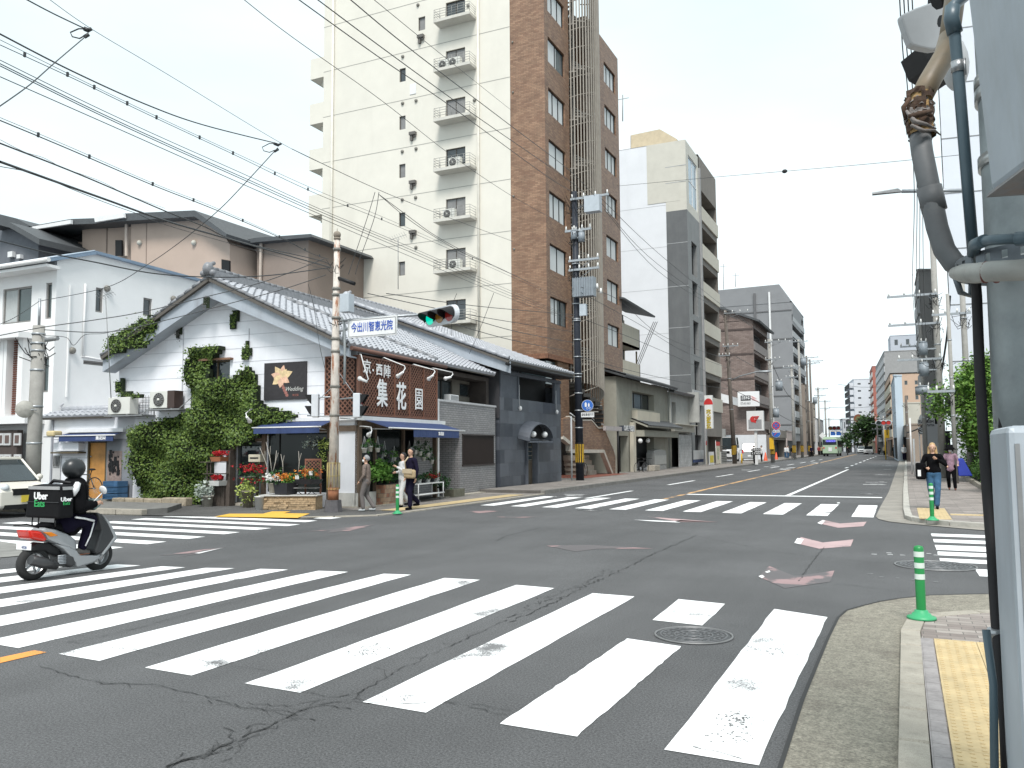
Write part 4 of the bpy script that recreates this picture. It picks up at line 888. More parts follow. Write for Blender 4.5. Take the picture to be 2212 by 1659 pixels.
 m=MB();m.fbox(FS2,Y0,ya,-.02,.05,bb-.25,bb-.003);m.fbox(F,-X0-.05,-xb,-.02,.05,bb-.25,bb-.003);m.build('soldier_course',brickmat('soldier brick',(.3,.14,.08),(.22,.1,.06),(.08,.05,.03),.09,.3,.006),T)
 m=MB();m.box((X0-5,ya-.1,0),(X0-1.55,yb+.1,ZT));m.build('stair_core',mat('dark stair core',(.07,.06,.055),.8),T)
 cur=(mat('white roller blind',(.62,.64,.64),.8,.06,2),.0,.46),(mat('white roller blind',(.62,.64,.64)),.5,1.0)
 for i,(a,b,c,e)in enumerate(wops):window(T,FS2,a,b,c,e,.15,2+(i+1)%2,BLK,glass('bluish glass',(.12,.15,.16),.1),.06,curtain=(mat('white roller blind',(.62,.64,.64)),.02,[.98,.6,.98,.98,.98,.98,.5][i]))
 for i,(a,b,c,e)in enumerate(rops):window(T,FS2,a,b,c,e,.15,3 if i<4 else 2,BLK,glass('bluish glass',(.12,.15,.16),.1),.06,curtain=(mat('white roller blind',(.62,.64,.64)),.02,.95))
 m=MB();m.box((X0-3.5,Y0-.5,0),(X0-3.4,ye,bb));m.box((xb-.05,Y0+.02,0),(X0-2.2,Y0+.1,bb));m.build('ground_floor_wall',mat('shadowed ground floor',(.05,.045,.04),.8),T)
 m=MB();m.box((X0-1.6,Y0+.35,bb-1.5),(X0-.25,Y0+3.1,bb-.3));m.build('glazed_bay',glass('bay glass',(.06,.09,.1),.08),T)
 st=thing('entrance_staircase','brown brick entrance staircase wall with white coping behind the black pole','staircase',(-15.1,41,0))
 out=[(120,500),(230,465),(305,530),(415,515),(565,515),(668,637),(765,640),(915,1000),(945,1120),(945,1390),(905,1392),(757,985),(235,1010),(235,870),(120,770)]
 m=MB();P=[AX(*za(*p),-15.1)for p in out];m.prism([Vector((p.x,p.y,max(p.z,0.13)))for p in P],(-.22,0,0));m.build('brick_wall',BRK,st)
 m=MB()
 def strip(pts,w_=.05):
  Q=[AX(*za(*p),-15.1)for p in pts]
  for i in range(len(Q)-1):
   d=(Q[i+1]-Q[i]).normalized();n_=d.cross(Vector((1,0,0))).normalized()*w_;m.prism([Q[i]-n_,Q[i+1]-n_,Q[i+1]+n_,Q[i]+n_],(-.26,0,0));
 c0=m;Q0=None
 strip([(230,465),(305,530)]);strip([(415,517),(565,517),(668,637),(765,640),(915,1000),(943,1120),(945,1390)],.03);co=m.build('coping',mat('cream coping',(.5,.46,.4),.7),st)
 for v in co.data.vertices:v.co.x+=.03
 m=MB();strip([(120,785),(240,880),(245,1000),(757,1000),(905,1380)],.09);co=m.build('lower_band',mat('cream coping',(.5,.46,.4)),st)
 for v in co.data.vertices:v.co.x+=.03
 m=MB()
 for k in range(4):m.box((-16.9,42.9-.1*k,.1+.28*k),(-15.5-.28*k*.5,44.1,.1+.28*(k+1)))
 m.build('steps',CONC,st)
 m=MB();m.box((-17.5,38.6,.13),(-14.15,45.8,.15));struct('red_tiled_forecourt',m,mat('red tile paving',(.22,.075,.05),.7,.2,4))
 m=MB();m.tube([AX(*za(235,408),-15.2),AX(*za(310,465),-15.2)],.03,6);m.tube([AX(*za(560,455),-15.5),AX(*za(655,572),-15.5),AX(*za(750,580),-15.5),AX(*za(755,630),-15.5)],.025,6);m.build('handrail',WHT,st)
 sp=thing('spiral_staircase','spiral fire staircase caged in vertical grey brown slats on the brick front','staircase',(-15.5,(ya+yb)/2,0))
 yc=(ya+yb)/2;r_=1.5;ang=R(24)
 SLM=mat('grey brown painted slats',(.32,.29,.25),.6,.15,3)
 m=MB();ns=27;zb_=[AX(1303-(1303-1240)*k/ns,0,-15).y for k in range(ns)]
 cx=X0-.3
 for k in range(ns):
  a=R(-88)+R(176)*k/(ns-1);x,y=cx+r_*math.cos(a),yc+r_*math.sin(a)
  u=k/(ns-1);zb2=5.2-1.5*u+.9*math.sin(math.pi*u)*.4 if u<.97 else 3.8
  M=Matrix.Translation((x,y,0))@Matrix.Rotation(a,4,'Z');m.box((-.03,-.03,zb2),(.03,.03,ZT+3.2),M)
 m.build('slat',SLM,sp)
 m=MB()
 for L_ in range(10):
  for st_ in range(15):
   z=3.2+L_*2.77+st_*2.77/15;a=R(-90)+2*math.pi*(st_/15)
   a2=a+2*math.pi/15*1.15;pts=[(cx,yc,z),(cx+r_*.93*math.cos(a),yc+r_*.93*math.sin(a),z),(cx+r_*.93*math.cos(a2),yc+r_*.93*math.sin(a2),z)]
   if z<ZT+2:m.prism(pts,(0,0,.05))
 m.cyl((cx,yc,2.0),(cx,yc,ZT+2.8),.1,n=10);m.build('stair_tread',mat('stair concrete',(.34,.32,.29),.7),sp)
 m=MB()
 for L_ in range(9):
  z=4.4+L_*2.77
  for q in(0,1.1):m.tube([(cx+r_*.9*math.cos(R(-90)+R(180)*k/12),yc+r_*.9*math.sin(R(-90)+R(180)*k/12),z+q+2.77*k/24)for k in range(13)],.03,5)
 m.build('stair_rail',SLM,sp)
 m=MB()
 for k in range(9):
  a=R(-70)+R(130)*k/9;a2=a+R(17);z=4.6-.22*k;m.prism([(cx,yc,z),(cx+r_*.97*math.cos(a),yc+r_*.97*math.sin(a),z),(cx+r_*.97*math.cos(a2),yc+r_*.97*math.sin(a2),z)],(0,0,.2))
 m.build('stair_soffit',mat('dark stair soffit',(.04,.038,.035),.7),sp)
tower()
# LEFT CORNER: WHITE HOUSE AND THE BEIGE BLOCKS BEHIND
def lefthouse():
 X,Y=-25.4,18.3
 T=thing('white_house','tall plain white house with blue metal roof at the left edge','house',(X,Y,0))
 WR=mat('white rendered wall',(.74,.74,.74),.8,.05,1,stain=.15,stcol=(.5,.5,.51),stscale=.5,streak=True)
 Fx=Fr((X,0),90,-1);Fy=Fr((0,Y),180,1)
 ez=AY(108,566,Y).z;ap=AX(203,541,X);rt=AX(430,602,X)
 ops=[]
 for tl,br in(((613,640),(655,805)),((915,705),(968,830))):a,b=AX(*z1(*tl),X),AX(*z1(*br),X);ops.append((a.y,b.y,b.z,a.z))
 a,b=AX(*z1(532,1105),X),AX(*z1(705,1175),X);ops.append((a.y,b.y,b.z+.15,a.z-.0))
 m=MB();wall(m,Fx,Y,34,0,ez,[o for o in ops if o[3]<ez],.12)
 zr=rt.z-(ap.z-rt.z)/(rt.y-ap.y)*(34-rt.y)
 wall(m,Fx,Y,34,ez,ez+.001,[],.1)
 m.poly([(X,Y,ez),(X,34,ez),(X,34,max(ez+.01,zr)),(X,ap.y,ap.z)])
 fo=[]
 for tl,br in(((20,655),(195,860)),((295,615),(325,840))):a,b=AY(*z1(*tl),Y),AY(*z1(*br),Y);fo.append((-b.x,-a.x,b.z,a.z))
 a,b=AY(*z1(270,1085),Y),AY(*z1(305,1310),Y);fo.append((-b.x,-a.x,b.z,a.z))
 wall(m,Fy,25.4,36,0,ez,fo,.12);m.build('rendered_wall',WR,T)
 for i,o in enumerate(ops):window(T,Fx,o[0],o[1],o[2],o[3],.1,1,mat('grey window frame',(.2,.19,.18),.5),fw=.06)
 for i,o in enumerate(fo):window(T,Fy,*o,.1,2 if i==0 else 1,mat('grey window frame',(.2,.19,.18)),fw=.06,curtain=(mat('pale curtain',(.4,.42,.42),.9),.5,1.0)if i==0 else None,gl=glass('green glass',(.05,.07,.07)))
 rd=Vector((0,ap.y-Y+.5,ap.z-ez));rf=MB();P=Vector((X+.15,Y-.5,ez-.05));slab(rf,P,Vector((-13,0,0)),rd,.1)
 P2=Vector((X+.15,ap.y,ap.z-.03));slab(rf,P2,Vector((-13,0,0)),Vector((0,34-ap.y,zr-ap.z)),.1);ro=rf.build('roof',mat('blue metal roof',(.2,.27,.36),.45,.15,3,metal=.2),T)
 m=MB()
 for k in range(24):a=P+Vector((-.55*k-.1,0,.0));m.tube([a+Vector((0,0,.03)),a+rd+Vector((0,0,.03))],.035,5)
 m.build('roof_seam',mat('pale blue roof seam',(.4,.47,.55),.4),ro)
 m=MB();m.tube([P+Vector((.2,-.06,-.05)),P+Vector((-13,-.06,-.05))],.08,6);m.box((X-12,Y-.5,ez-.3),(X+.15,Y,ez-.2));m.build('gutter',WHT,T)
 m=MB();m.box((X+.001,ap.y-.9,ap.z-5.2),(X+.05,ap.y-.85,ap.z-1.4));p,q=AX(*z1(520,1080),X),AX(*z1(700,1115),X);m.tube([p+Vector((.03,0,0)),q+Vector((.03,0,0))],.03,6);p2=AX(*z1(540,620),X);m.tube([p2+Vector((.04,0,0)),Vector((X+.04,p2.y,p.z))],.035,6);m.build('drainpipe',WR,T)
 zt,zb=AY(*z1(0,1000),Y).z,AY(*z1(0,1455),Y).z
 m=MB()
 for a,b in((-20,47),(92,163)):
  x0,x1=AY(*z1(a,1200),Y).x,AY(*z1(b,1200),Y).x;k=zb
  while k<zt:m.box((x0,Y-.06,k),(x1,Y-.02,k+.045));k+=.075
 m.build('timber_louvre',mat('reddish brown louvre',(.16,.06,.04),.6),T)
 m=MB()
 for a,b in((47,70),(73,92),(163,195)):x0,x1=AY(*z1(a,1200),Y).x,AY(*z1(b,1200),Y).x;m.box((x0,Y-.3,zb-.1),(x1,Y,zt+.1))
 m.box((X-11,Y-.6,zt+.05),(AY(*z1(225,1000),Y).x,Y,zt+.25));m.box((X-11,Y-.7,zb-.35),(AY(*z1(285,1500),Y).x,Y,zb-.08));m.build('white_fin',WR,T)
 m=MB();x1=AY(*z1(200,1600),Y).x;m.box((X-11,Y-.5,0),(x1,Y-.3,zb-.55));m.build('block_wall',mat('dark brown block wall',(.06,.045,.04),.85,.2,3),T)
 for px in(8,52,115):
  for py in(1610,1745):p=AY(*z1(px,py),Y-.5);m=MB();m.box((p.x-.17,Y-.54,p.z-.2),(p.x+.17,Y-.5,p.z+.2));o_=m.build('block_opening',mat('white block opening',(.5,.5,.5)),T);m=MB();m.box((p.x-.1,Y-.55,p.z-.13),(p.x+.1,Y-.541,p.z+.13));m.build('block_recess',mat('block recess',(.12,.08,.07)),o_)
 m=MB()
 for px,py in((455,1045),(1100,715),(677,650)):p=AX(*z1(px,py),X);m.sph(p+Vector((.06,0,0)),(.1,.12,.12),8,6)
 m.build('vent_cap',mat('vent metal',(.18,.17,.15)),T)
lefthouse()
def outline_block(name,label,fn,Y,parts,depth,cat='building'):
 """a far block known by its outline: each part is a wall polygon at its true distance with real depth"""
 c=AY(*fn(*parts[0][1][0]),Y);T=thing(name,label,cat,(c.x,Y,0))
 for nm,pts,mt,dy,dp in parts:
  m=MB();m.prism([AY(*fn(*p),Y+dy)for p in pts],(0,dp,0));m.build(nm,mt,T)
 return T
BE,BE2,BE3=mat('beige render',(.44,.34,.28),.85,.06,.8),mat('pinkish beige render',(.5,.39,.33),.85,.06,.8),mat('dull taupe render',(.24,.19,.16),.85,.06,.8)
RFD=mat('dark roof slate',(.07,.075,.08),.6,.15,3)
t=outline_block('beige_house','large beige house with dark roof standing behind the white house',z1,32,[('main_wall',[(835,215),(1240,180),(1435,320),(1465,370),(1465,900),(835,900)],BE,0,8),('side_wall',[(525,250),(835,225),(835,900),(525,900)],BE3 if 0 else BE,.4,7),('balcony_recess',[(255,300),(525,250),(525,900),(255,900)],DARK,1.2,5),('balcony_post',[(250,290),(275,288),(275,560),(250,560)],BE,-.2,.3),('balcony_floor',[(250,395),(525,350),(525,420),(250,450)],BE3,.8,.4),('roof',[(115,265),(450,205),(600,200),(790,170),(1240,150),(1445,300),(1440,325),(1240,190),(835,215),(600,235),(465,240),(120,290)],RFD,-.7,9.5),('eave_gutter',[(115,270),(450,210),(450,235),(120,287)],WHT,-.9,.15),('eave_gutter',[(600,195),(785,168),(790,195),(605,225)],WHT,-.9,.15),('window',[(735,340),(775,340),(775,440),(735,440)],BLK,-.05,.1),('window',[(1412,462),(1462,470),(1462,575),(1412,575)],BLK,-.05,.1),('downpipe',[(795,230),(808,230),(808,440),(795,440)],mat('beige pipe',(.5,.42,.36)),-.15,.1),('wall_joint',[(932,210),(936,210),(928,900),(924,900)],BE3,-.02,.03),('wall_joint',[(678,240),(682,240),(676,600),(672,600)],BE3,.35,.1)],8)
m=MB()
for px in(890,1237):m.sph(AY(*z1(px,357),31.95),.15,8,6)
m.build('vent_cap',mat('ivory vent',(.5,.48,.42)),t)
outline_block('taupe_house','beige and taupe house with flat dark eave between the beige house and cream tower',z1,34,[('pink_wall',[(1462,372),(1640,350),(1640,900),(1462,900)],BE2,0,7),('taupe_wall',[(1640,350),(1968,325),(1958,900),(1640,900)],BE3,-.5,8),('side_wing',[(1990,465),(2052,475),(2052,615),(1900,610),(1900,465)],BE3,2.5,3),('roof',[(1450,360),(1630,325),(1980,300),(1995,320),(1640,352),(1462,378)],RFD,-1.0,9),('downpipe',[(1655,355),(1668,355),(1660,640),(1650,640)],mat('beige pipe',(.5,.42,.36)),-.7,.1)],8)
outline_block('grey_house','dark grey house with black tiled roof at the far left edge',z1,30,[('wall',[(-60,300),(0,230),(245,365),(245,600),(-60,600)],mat('slate grey render',(.13,.14,.16),.8),0,7),('roof',[(-60,240),(0,220),(60,225),(250,330),(250,370),(60,260),(0,245),(-60,262)],RFD,-.7,8),('upper_roof',[(-60,165),(0,175),(100,200),(195,250),(120,258),(60,225),(-60,235)],RFD,1,6),('vent_cap',[(48,415),(78,410),(78,445),(48,450)],WHT,-.2,.2),('vent_cap',[(105,432),(128,430),(128,455),(105,458)],WHT,-.2,.2)],8)
# STREET ROW, LEFT SIDE BEYOND THE TOWER
def pt(px,Y,py=960):
 d=ray(px,py);k=Y/d.y;return Vector((d.x*k,Y,0))
def ptX(px,X,py=960):
 d=ray(px,py);k=X/d.x;return Vector((X,d.y*k,0))
def frame2(P,Q,C=(0,0,0)):
 """frame from ground point P to Q, outward normal on the side of the street C"""
 P,Q=Vector(P),Vector(Q);a=math.degrees(math.atan2(Q.y-P.y,Q.x-P.x));f=Fr((P.x,P.y),a,1)
 if(Vector(C)-P).dot(f.t)<0:f=Fr((P.x,P.y),a,-1)
 return f,(Q-P).length
def zat(P,py):
 d0=Vector((P.x,P.y,0));
 A=(CU*1.0)*0;
 lo,hi=-5,120
 for _ in range(50):
  mid=(lo+hi)/2;v=Vector((P.x,P.y,mid-CH));y=IH/2-FPX*v.dot(CU)/v.dot(CF)
  if y>py:lo=mid
  else:hi=mid
 return(lo+hi)/2
def gbuild(name,label,A,S,B,ztop,wm,floors=None,side='windows',front='balcony',wm2=None,group=None,roof=None,cols=2,fh=2.8,z0f=3.0,balm=None,cat='building',sidecols=2,gl=None,gm=None):
 """A = street corner nearest us, S = far end of the street face, B = inner end of the face turned to us"""
 T=thing(name,label,cat,(A.x,A.y,0),group=group)
 Fs,Ls=frame2(A,S,(-7 if A.x<-5 else-4,A.y-3,0));Fb,Lb=frame2(A,B,(A.x,A.y-30,0))
 nf=floors if floors is not None else max(1,int((ztop-z0f-.6)/fh));gl=gl or glass('dark window glass',(.045,.055,.06),.1);fh=(ztop-z0f-.4)/max(nf,1)if floors else fh
 ops=[];bo=[]
 for i in range(nf):
  z=z0f+i*fh
  if front=='balcony':ops.append((.35,Ls-.3,z+.15,z+fh-.45))
  elif front=='windows':
   for c in range(cols):a=Ls*(c+.22)/cols;b=Ls*(c+.78)/cols;ops.append((a,b,z+.9,z+fh-.5))
  if side=='windows':
   for c in range(sidecols):a=Lb*(c+.35)/sidecols;ww=min(1.2,Lb*.3/sidecols);bo.append((a,a+ww,z+.9,z+fh-.6))
 ops=[o for o in ops if o[3]<ztop-.1];bo=[o for o in bo if o[3]<ztop-.1]
 gops=[(.4,Ls-.4,.05,min(2.6,z0f-.4))]
 m=MB();wall(m,Fs,0,Ls,0,ztop,ops+gops,1.1 if front=='balcony' else.15);C=S+(B-A)
 m.poly([S,C,C+Vector((0,0,ztop)),S+Vector((0,0,ztop))]);m.poly([B,C,C+Vector((0,0,ztop)),B+Vector((0,0,ztop))]);m.poly([v+Vector((0,0,ztop-.3))for v in(A,S,C,B)])
 m.build('street_wall',wm,T)
 m=MB();wall(m,Fb,0,Lb,0,ztop,bo,.12);m.build('side_wall',wm2 or wm,T)
 m=MB();m.fbox(Fs,-.06,Ls+.06,-.25,.06,ztop-.002,ztop+.14);m.fbox(Fb,-.06,Lb,-.25,.06,ztop+.001,ztop+.142);m.build('parapet',roof or wm,T)
 m=MB()
 if front=='balcony':
  for o in ops:m.fbox(Fs,o[0],o[1],-1.12,-1.1,o[2],o[3])
 for o in gops:m.fbox(Fs,o[0],o[1],-1.4,-1.12 if front=='balcony' else-.16,o[2],o[3])
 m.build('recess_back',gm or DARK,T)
 if front=='balcony':
  for o in ops:
   m=MB();m.fbox(Fs,.05,Ls-.02,-.1,.12,o[2]-.22,o[2]+.85);bo_=m.build('balcony',balm or wm,T)
  for o in ops:window(T,Fs,o[0]+.3,o[1]-.3,o[2],o[3]-.1,1.0,2,GREYM,gl,.05)
 else:
  for o in ops:window(T,Fs,*o,.12,2,GREYM,gl,.05)
 for o in bo:window(T,Fb,*o,.1,1,GREYM,gl,.05)
 return T,Fs,Ls,Fb,Lb
V3=Vector
def up(z):return Vector((0,0,z))
A=ptX(1345,-16.6);S=ptX(1386,-16.6)
T=thing('balcony_house','cream balconied house squeezed between brick tower and white building','house',(A.x,A.y,0))
F=Fr((-16.6,0),90,-1);CB=mat('cream balcony render',(.58,.53,.43),.8,.06,1.5,stain=.25,streak=True)
m=MB();m.box((-24,A.y-1,0),(-17.7,S.y,zat(S,690)));m.build('wall',CB,T)
for(a,b)in((355,440),(590,660)):
 z0_,z1_=AX(*z5(565,b+50),-16.6).z,AX(*z5(565,a),-16.6).z;m=MB();m.box((-17.7,A.y-1,z0_),(-16.6,S.y,z0_+.15));m.box((-16.75,A.y-1,z0_),(-16.6,S.y,z1_));m.box((-17.7,S.y-.15,z0_),(-16.6,S.y,z1_));m.build('balcony',CB,T)
 window(T,Fr((-17.7,0),90,-1),A.y-.5,S.y-.4,z1_-1,z1_+1.1,.0,2)
rz=AX(*z5(560,210),-16.2).z;m=MB();slab(m,(-17.9,A.y-2,rz+.5),V3((0,S.y-A.y+3,-.15)),V3((2.2,0,-.55)),.12);m.build('roof',RFD,T)
m=MB();p=AX(*z5(655,540),-16.7);m.tube([p,p+up(-2.4)],.06,6);m.build('downpipe',BRN,T)
def rowhouse(name,label,x0,x1,X,ztl,style):
 A,S=ptX(x0,X),ptX(x1,X);F=Fr((X,0),90,-1);a,b=A.y,S.y;zt=AX(*ztl,X).z
 T=thing(name,label,'house',(X,(a+b)/2,0));return T,F,a,b,zt
T,F,a,b,zt=rowhouse('row_house','two storey beige house with tiled canopy and globe lamps beside the staircase',1333,1444,-15.3,z5(700,740),0)
ST=mat('greenish grey stucco',(.33,.32,.27),.85,.12,2,stain=.5,stcol=(.18,.17,.14),stscale=1.2,streak=True)
p,q=AX(*z5(628,790),-15.3),AX(*z5(770,920),-15.3)
m=MB();wall(m,F,a,b,0,zt,[(p.y,q.y,q.z,p.z),(a+.3,a+2.2,.14,2.35),(p.y+.3,q.y-.3,.14,2.4)],.5);m.poly([(-15.3,a,0),(-20,a,0),(-20,a,zt),(-15.3,a,zt)]);m.poly([(-15.3,b,0),(-20,b,0),(-20,b,zt),(-15.3,b,zt)]);m.build('wall',ST,T)
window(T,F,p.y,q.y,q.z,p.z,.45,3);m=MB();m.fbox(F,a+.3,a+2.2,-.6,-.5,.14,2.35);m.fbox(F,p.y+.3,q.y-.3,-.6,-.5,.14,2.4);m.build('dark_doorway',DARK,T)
m=MB();z_=AX(*z5(625,915),-15.3).z;zl_=AX(*z5(625,985),-15.3).z;m.fbox(F,p.y-.1,q.y+.1,.0,.35,zl_,z_);m.build('balcony_panel',CB,T)
m=MB();slab(m,(-16.5,a-.3,zt+.62),V3((0,b-a+.6,0)),V3((1.9,0,-.62)),.12);ro=m.build('roof',RFD,T)
m=MB();tile_roof(m,(-16.5,a-.3,zt+.64),V3((0,b-a+.6,0)),V3((1.9,0,-.62)),50,6,.05,.03);m.build('roof_tiles',mat('dark grey roof tile',(.09,.095,.1),.45,.2,8),ro)
zc_=AX(*z5(640,1000),-14.6).z;m=MB();slab(m,(-15.3,p.y-.4,zc_+.35),V3((0,b-p.y+.2,0)),V3((1.1,0,-.45)),.1);m.box((-15.28,p.y-.2,zc_-.75),(-14.5,b-.2,zc_-.35));ro=m.build('canopy',ST,T)
m=MB();tile_roof(m,(-15.3,p.y-.4,zc_+.37),V3((0,b-p.y+.2,0)),V3((1.1,0,-.45)),30,4,.05,.03);m.build('roof_tiles',mat('dark grey roof tile',(.09,.095,.1)),ro)
for k,fx in enumerate((z5(680,1110),z5(728,1108))):
 q_=thing('globe_lamp','white globe lamp under the tiled canopy, '+('left' if k==0 else 'right')+' of two','lamp',tuple(AX(*fx,-14.8)),group='globe lamps under the tiled canopy');m=MB();m.sph((0,0,0),.15,12,8);m.build('globe',mat('opal glass',(.75,.75,.75)),q_,local=True);m=MB();m.cyl((0,0,.1),(0,0,.3),.025,n=6);m.build('stem',BLK,q_,local=True)
m=MB();m.box((-15.25,a+2.4,.14),(-15.0,a+2.9,3.2));m.build('pilaster',CB,T);m=MB();y_=AX(*z5(868,900),-15.1).y;m.tube([(-15.1,y_,.2),(-15.1,y_,zt)],.07,8);m.build('downpipe',mat('pale pipe',(.42,.42,.38)),T)
T=thing('cafe_sign','grey and white cafe signboard above the brick staircase gate','sign',tuple(AX(*za(1000,640),-14.7)))
p,q=AX(*za(790,605),-14.7),AX(*za(1040,690),-14.7);m=MB();m.box((-14.85,p.y,q.z),(-14.7,q.y,p.z));m.build('fascia',mat('pinkish grey fascia',(.4,.36,.35),.6),T)
p,q=AX(*za(1050,600),-14.7),AX(*za(1230,695),-14.7);m=MB();m.box((-14.9,p.y,q.z),(-14.66,q.y,p.z));m.build('signboard',mat('dark sign blue',(.05,.06,.08),.5),T)
c=(p+q)/2;textmesh('CAFE 今出川',T,c+V3((.06,0,0)),(0,1,0),(0,0,1),.42,mat('white sign lettering',(.8,.8,.8)),'lettering',fat=.01,width=(q.y-p.y)*.9)
m=MB();p=AX(*za(975,670),-14.75);m.cyl((p.x,p.y,.13),tuple(p),.06,n=8);m.build('post',BLK,T)
T,F,a,b,zt=rowhouse('row_house','narrow grey plaster house with garage between tiled-canopy house and tall grey building',1446,1492,-15.3,z5(880,800),0)
PL=mat('pale grey plaster',(.4,.4,.38),.85,.12,2,stain=.5,stcol=(.25,.25,.23),stscale=1,streak=True)
p,q=AX(*z5(880,860),-15.3),AX(*z5(910,1030),-15.3);gp_=AX(*z5(890,1050),-15.3).z
m=MB();wall(m,F,a,b,0,zt,[(p.y,q.y,q.z,p.z),(a+.5,b-.9,.14,gp_-.1)],.5);m.poly([(-15.3,a,0),(-19,a,0),(-19,a,zt),(-15.3,a,zt)]);m.build('wall',PL,T)
window(T,F,p.y,q.y,q.z,p.z,.4,2);m=MB();m.fbox(F,a+.5,b-.9,-.6,-.5,.14,gp_);m.build('dark_doorway',DARK,T);m=MB();m.box((-15.4,b-.35,gp_+.8),(-14.5,b,zt+.3));m.build('party_wall',PL,T)
m=MB();m.fbox(F,a,b,0,.35,gp_,gp_+.5);m.fbox(F,a+.05,b-.3,0,.7,gp_+.5,gp_+.56);m.build('shutter_box',mat('cream shutter box',(.48,.46,.4),.6),T)
m=MB();slab(m,(-16.5,a-.3,zt+.5),V3((0,b-a+.3,0)),V3((1.7,0,-.5)),.12);ro=m.build('roof',RFD,T);m=MB();tile_roof(m,(-16.5,a-.3,zt+.52),V3((0,b-a+.3,0)),V3((1.7,0,-.5)),24,5,.05,.03);m.build('roof_tiles',mat('dark grey roof tile',(.09,.095,.1)),ro)
m=MB();y0_=AX(*z5(925,1180),-15.25).y;m.box((-15.28,y0_,.14),(-15.2,b-.1,2.6));m.build('white_brick_panel',brickmat('white painted brick',(.5,.5,.5),(.42,.42,.42),(.3,.3,.3),.3,.12,.01),T)
X=-15.6;A=ptX(1493,X,760);F=Fr((X,0),90,-1);yA=ptX(1480,X,449).y;yB=ptX(1513,X,576).y;yC=ptX(1559,X,900).y;Y0=yA+.6
yw=Y0;Fb=Fr((0,yw),180,1)
T=thing('tall_grey_building','tall narrow building with dark grey corner, white side and stacked cream balconies','building',(X,Y0,0))
xg=AY(1442,600,yw).x;xw=AY(1330,400,yw+.8).x;zg=AY(1460,455,yw).z;zc2=AY(1475,302,yw).z;zw=AY(1380,318,yw).z
GRY=mat('dark grey render',(.12,.125,.13),.75,.12,1.2,stain=.3,stcol=(.19,.2,.2),stscale=.8,streak=True);WHB=mat('white rendered side',(.7,.71,.74),.7,.05,.6,stain=.35,stcol=(.58,.59,.61),stscale=.5,streak=True);CRB=mat('ivory panel',(.56,.54,.48),.75,.08,1)
m=MB();wops=[]
f5=[(95,290),(325,530),(570,775)]
for i in range(5):z1__=AX(*z5(1002,85),X).z+3.42*(1-i)+.1;wops.append((yA+2.0,yB-1.3,z1__-2.9,z1__))
z0e=AX(*z5(1010,850),X).z
wall(m,F,Y0,yB,0,zg,wops+[(Y0+1,yB-1.2,.14,z0e)],.35);m.build('front_wall',mat('concrete grey front',(.22,.225,.225),.75,.12,1.2,stain=.3,stscale=.8,streak=True),T);m=MB();wall(m,Fb,-X,-xg,0,zg,[],.1);m.build('grey_wall',GRY,T)
m=MB();wall(m,F,Y0,yB,zg,zc2,[(yA+1.5,yB-.5,zg+.8,zc2-1.0)],.15);wall(m,Fb,-X,-xg,zg,zc2,[],.1);m.poly([(X,Y0,zc2),(X,yB,zc2),(X-9,yB,zc2),(X-9,Y0,zc2)]);m.fbox(Fb,-xg-1.2,-xg+1.6,-1,.01,zc2-5.2,zc2-.0);m.build('ivory_top',CRB,T)
m=MB();wall(m,Fb,-xg,-xw,0,zw,[],.1,-.02);m.poly([(xg,yw,zw),(xw,yw,zw),(xw,yw+8,zw),(xg,yw+8,zw)]);m.build('white_wall',WHB,T);m=MB()
[m.fbox(Fb,-xg,-xw,-.02,-.012,k,k+.03)for k in(7.5,11.2,15,18.6,22.2)];[m.fbox(Fb,-X,-xg,.001,.008,k,k+.04)for k in(zg-2.8,zg-6.5,zg-10,zg-14)];[m.fbox(Fb,-X,-xg,.012,.02,k,k+.05)for k in(zc2-3.6,zc2-2.2)];m.build('panel_joint',mat('pale joint',(.42,.43,.44)),T)
m=MB();m.prism([AY(*p,yw+3)for p in((1337,258),(1362,292),(1362,420),(1337,420))],(0,3,0));m.build('white_penthouse',WHB,T)
m=MB();m.prism([AY(*p,yw+3)for p in((1363,292),(1425,279),(1462,300),(1462,420),(1363,420))],(0,3,0));m.build('tan_penthouse',mat('tan render',(.5,.42,.3),.8),T)
m=MB()
for o in wops:m.fbox(F,o[0],o[1],-.5,-.35,o[2],o[3])
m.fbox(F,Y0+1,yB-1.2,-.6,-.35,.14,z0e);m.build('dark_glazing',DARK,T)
window(T,F,yA+1.5,yB-.5,zg+.8,zc2-1.0,.12,2,WHT,glass('blue glass',(.2,.3,.38),.1),.1,1)
m=MB();m.fbox(F,yB,yB+.35,-.1,.15,0,zc2-1);m.build('pilaster',mat('light grey render',(.3,.3,.3),.8),T)
zl_=AX(*z5(1000,780),X).z;m=MB();m.fbox(F,Y0+.4,yB-.6,.0,.12,zl_-1.2,zl_);m.build('signboard',mat('grey white signboard',(.42,.43,.43),.6),T)
textmesh('医院ビル',T,F.p((Y0+yB)/2,.13,zl_-.6),F.s,(0,0,1),.8,GREYM,'lettering')
nb=9;ztb=AX(*z5(1065,-395),X).z
m=MB();bops=[]
ztb=zat(V3((X,yC,0)),388)
for i in range(6):z=5.2+3.42*i-.3;bops.append((yB+.5,yC-.25,z+.2,z+2.9))
wall(m,F,yB+.3,yC,0,ztb,bops+[(yB+.7,yC-.4,.14,2.6)],1.2);m.poly([(X,yC,0),(X-6,yC,0),(X-6,yC,ztb),(X,yC,ztb)]);m.poly([(X,yB,ztb),(X,yC,ztb),(X-8,yC,ztb),(X-8,yB,ztb)]);m.poly([(X-1.2,yB,0),(X-1.2,yC,0),(X-1.2,yC,ztb),(X-1.2,yB,ztb)]);m.build('balcony_block',mat('brownish concrete',(.2,.18,.16),.85,.15,2,stain=.4),T)
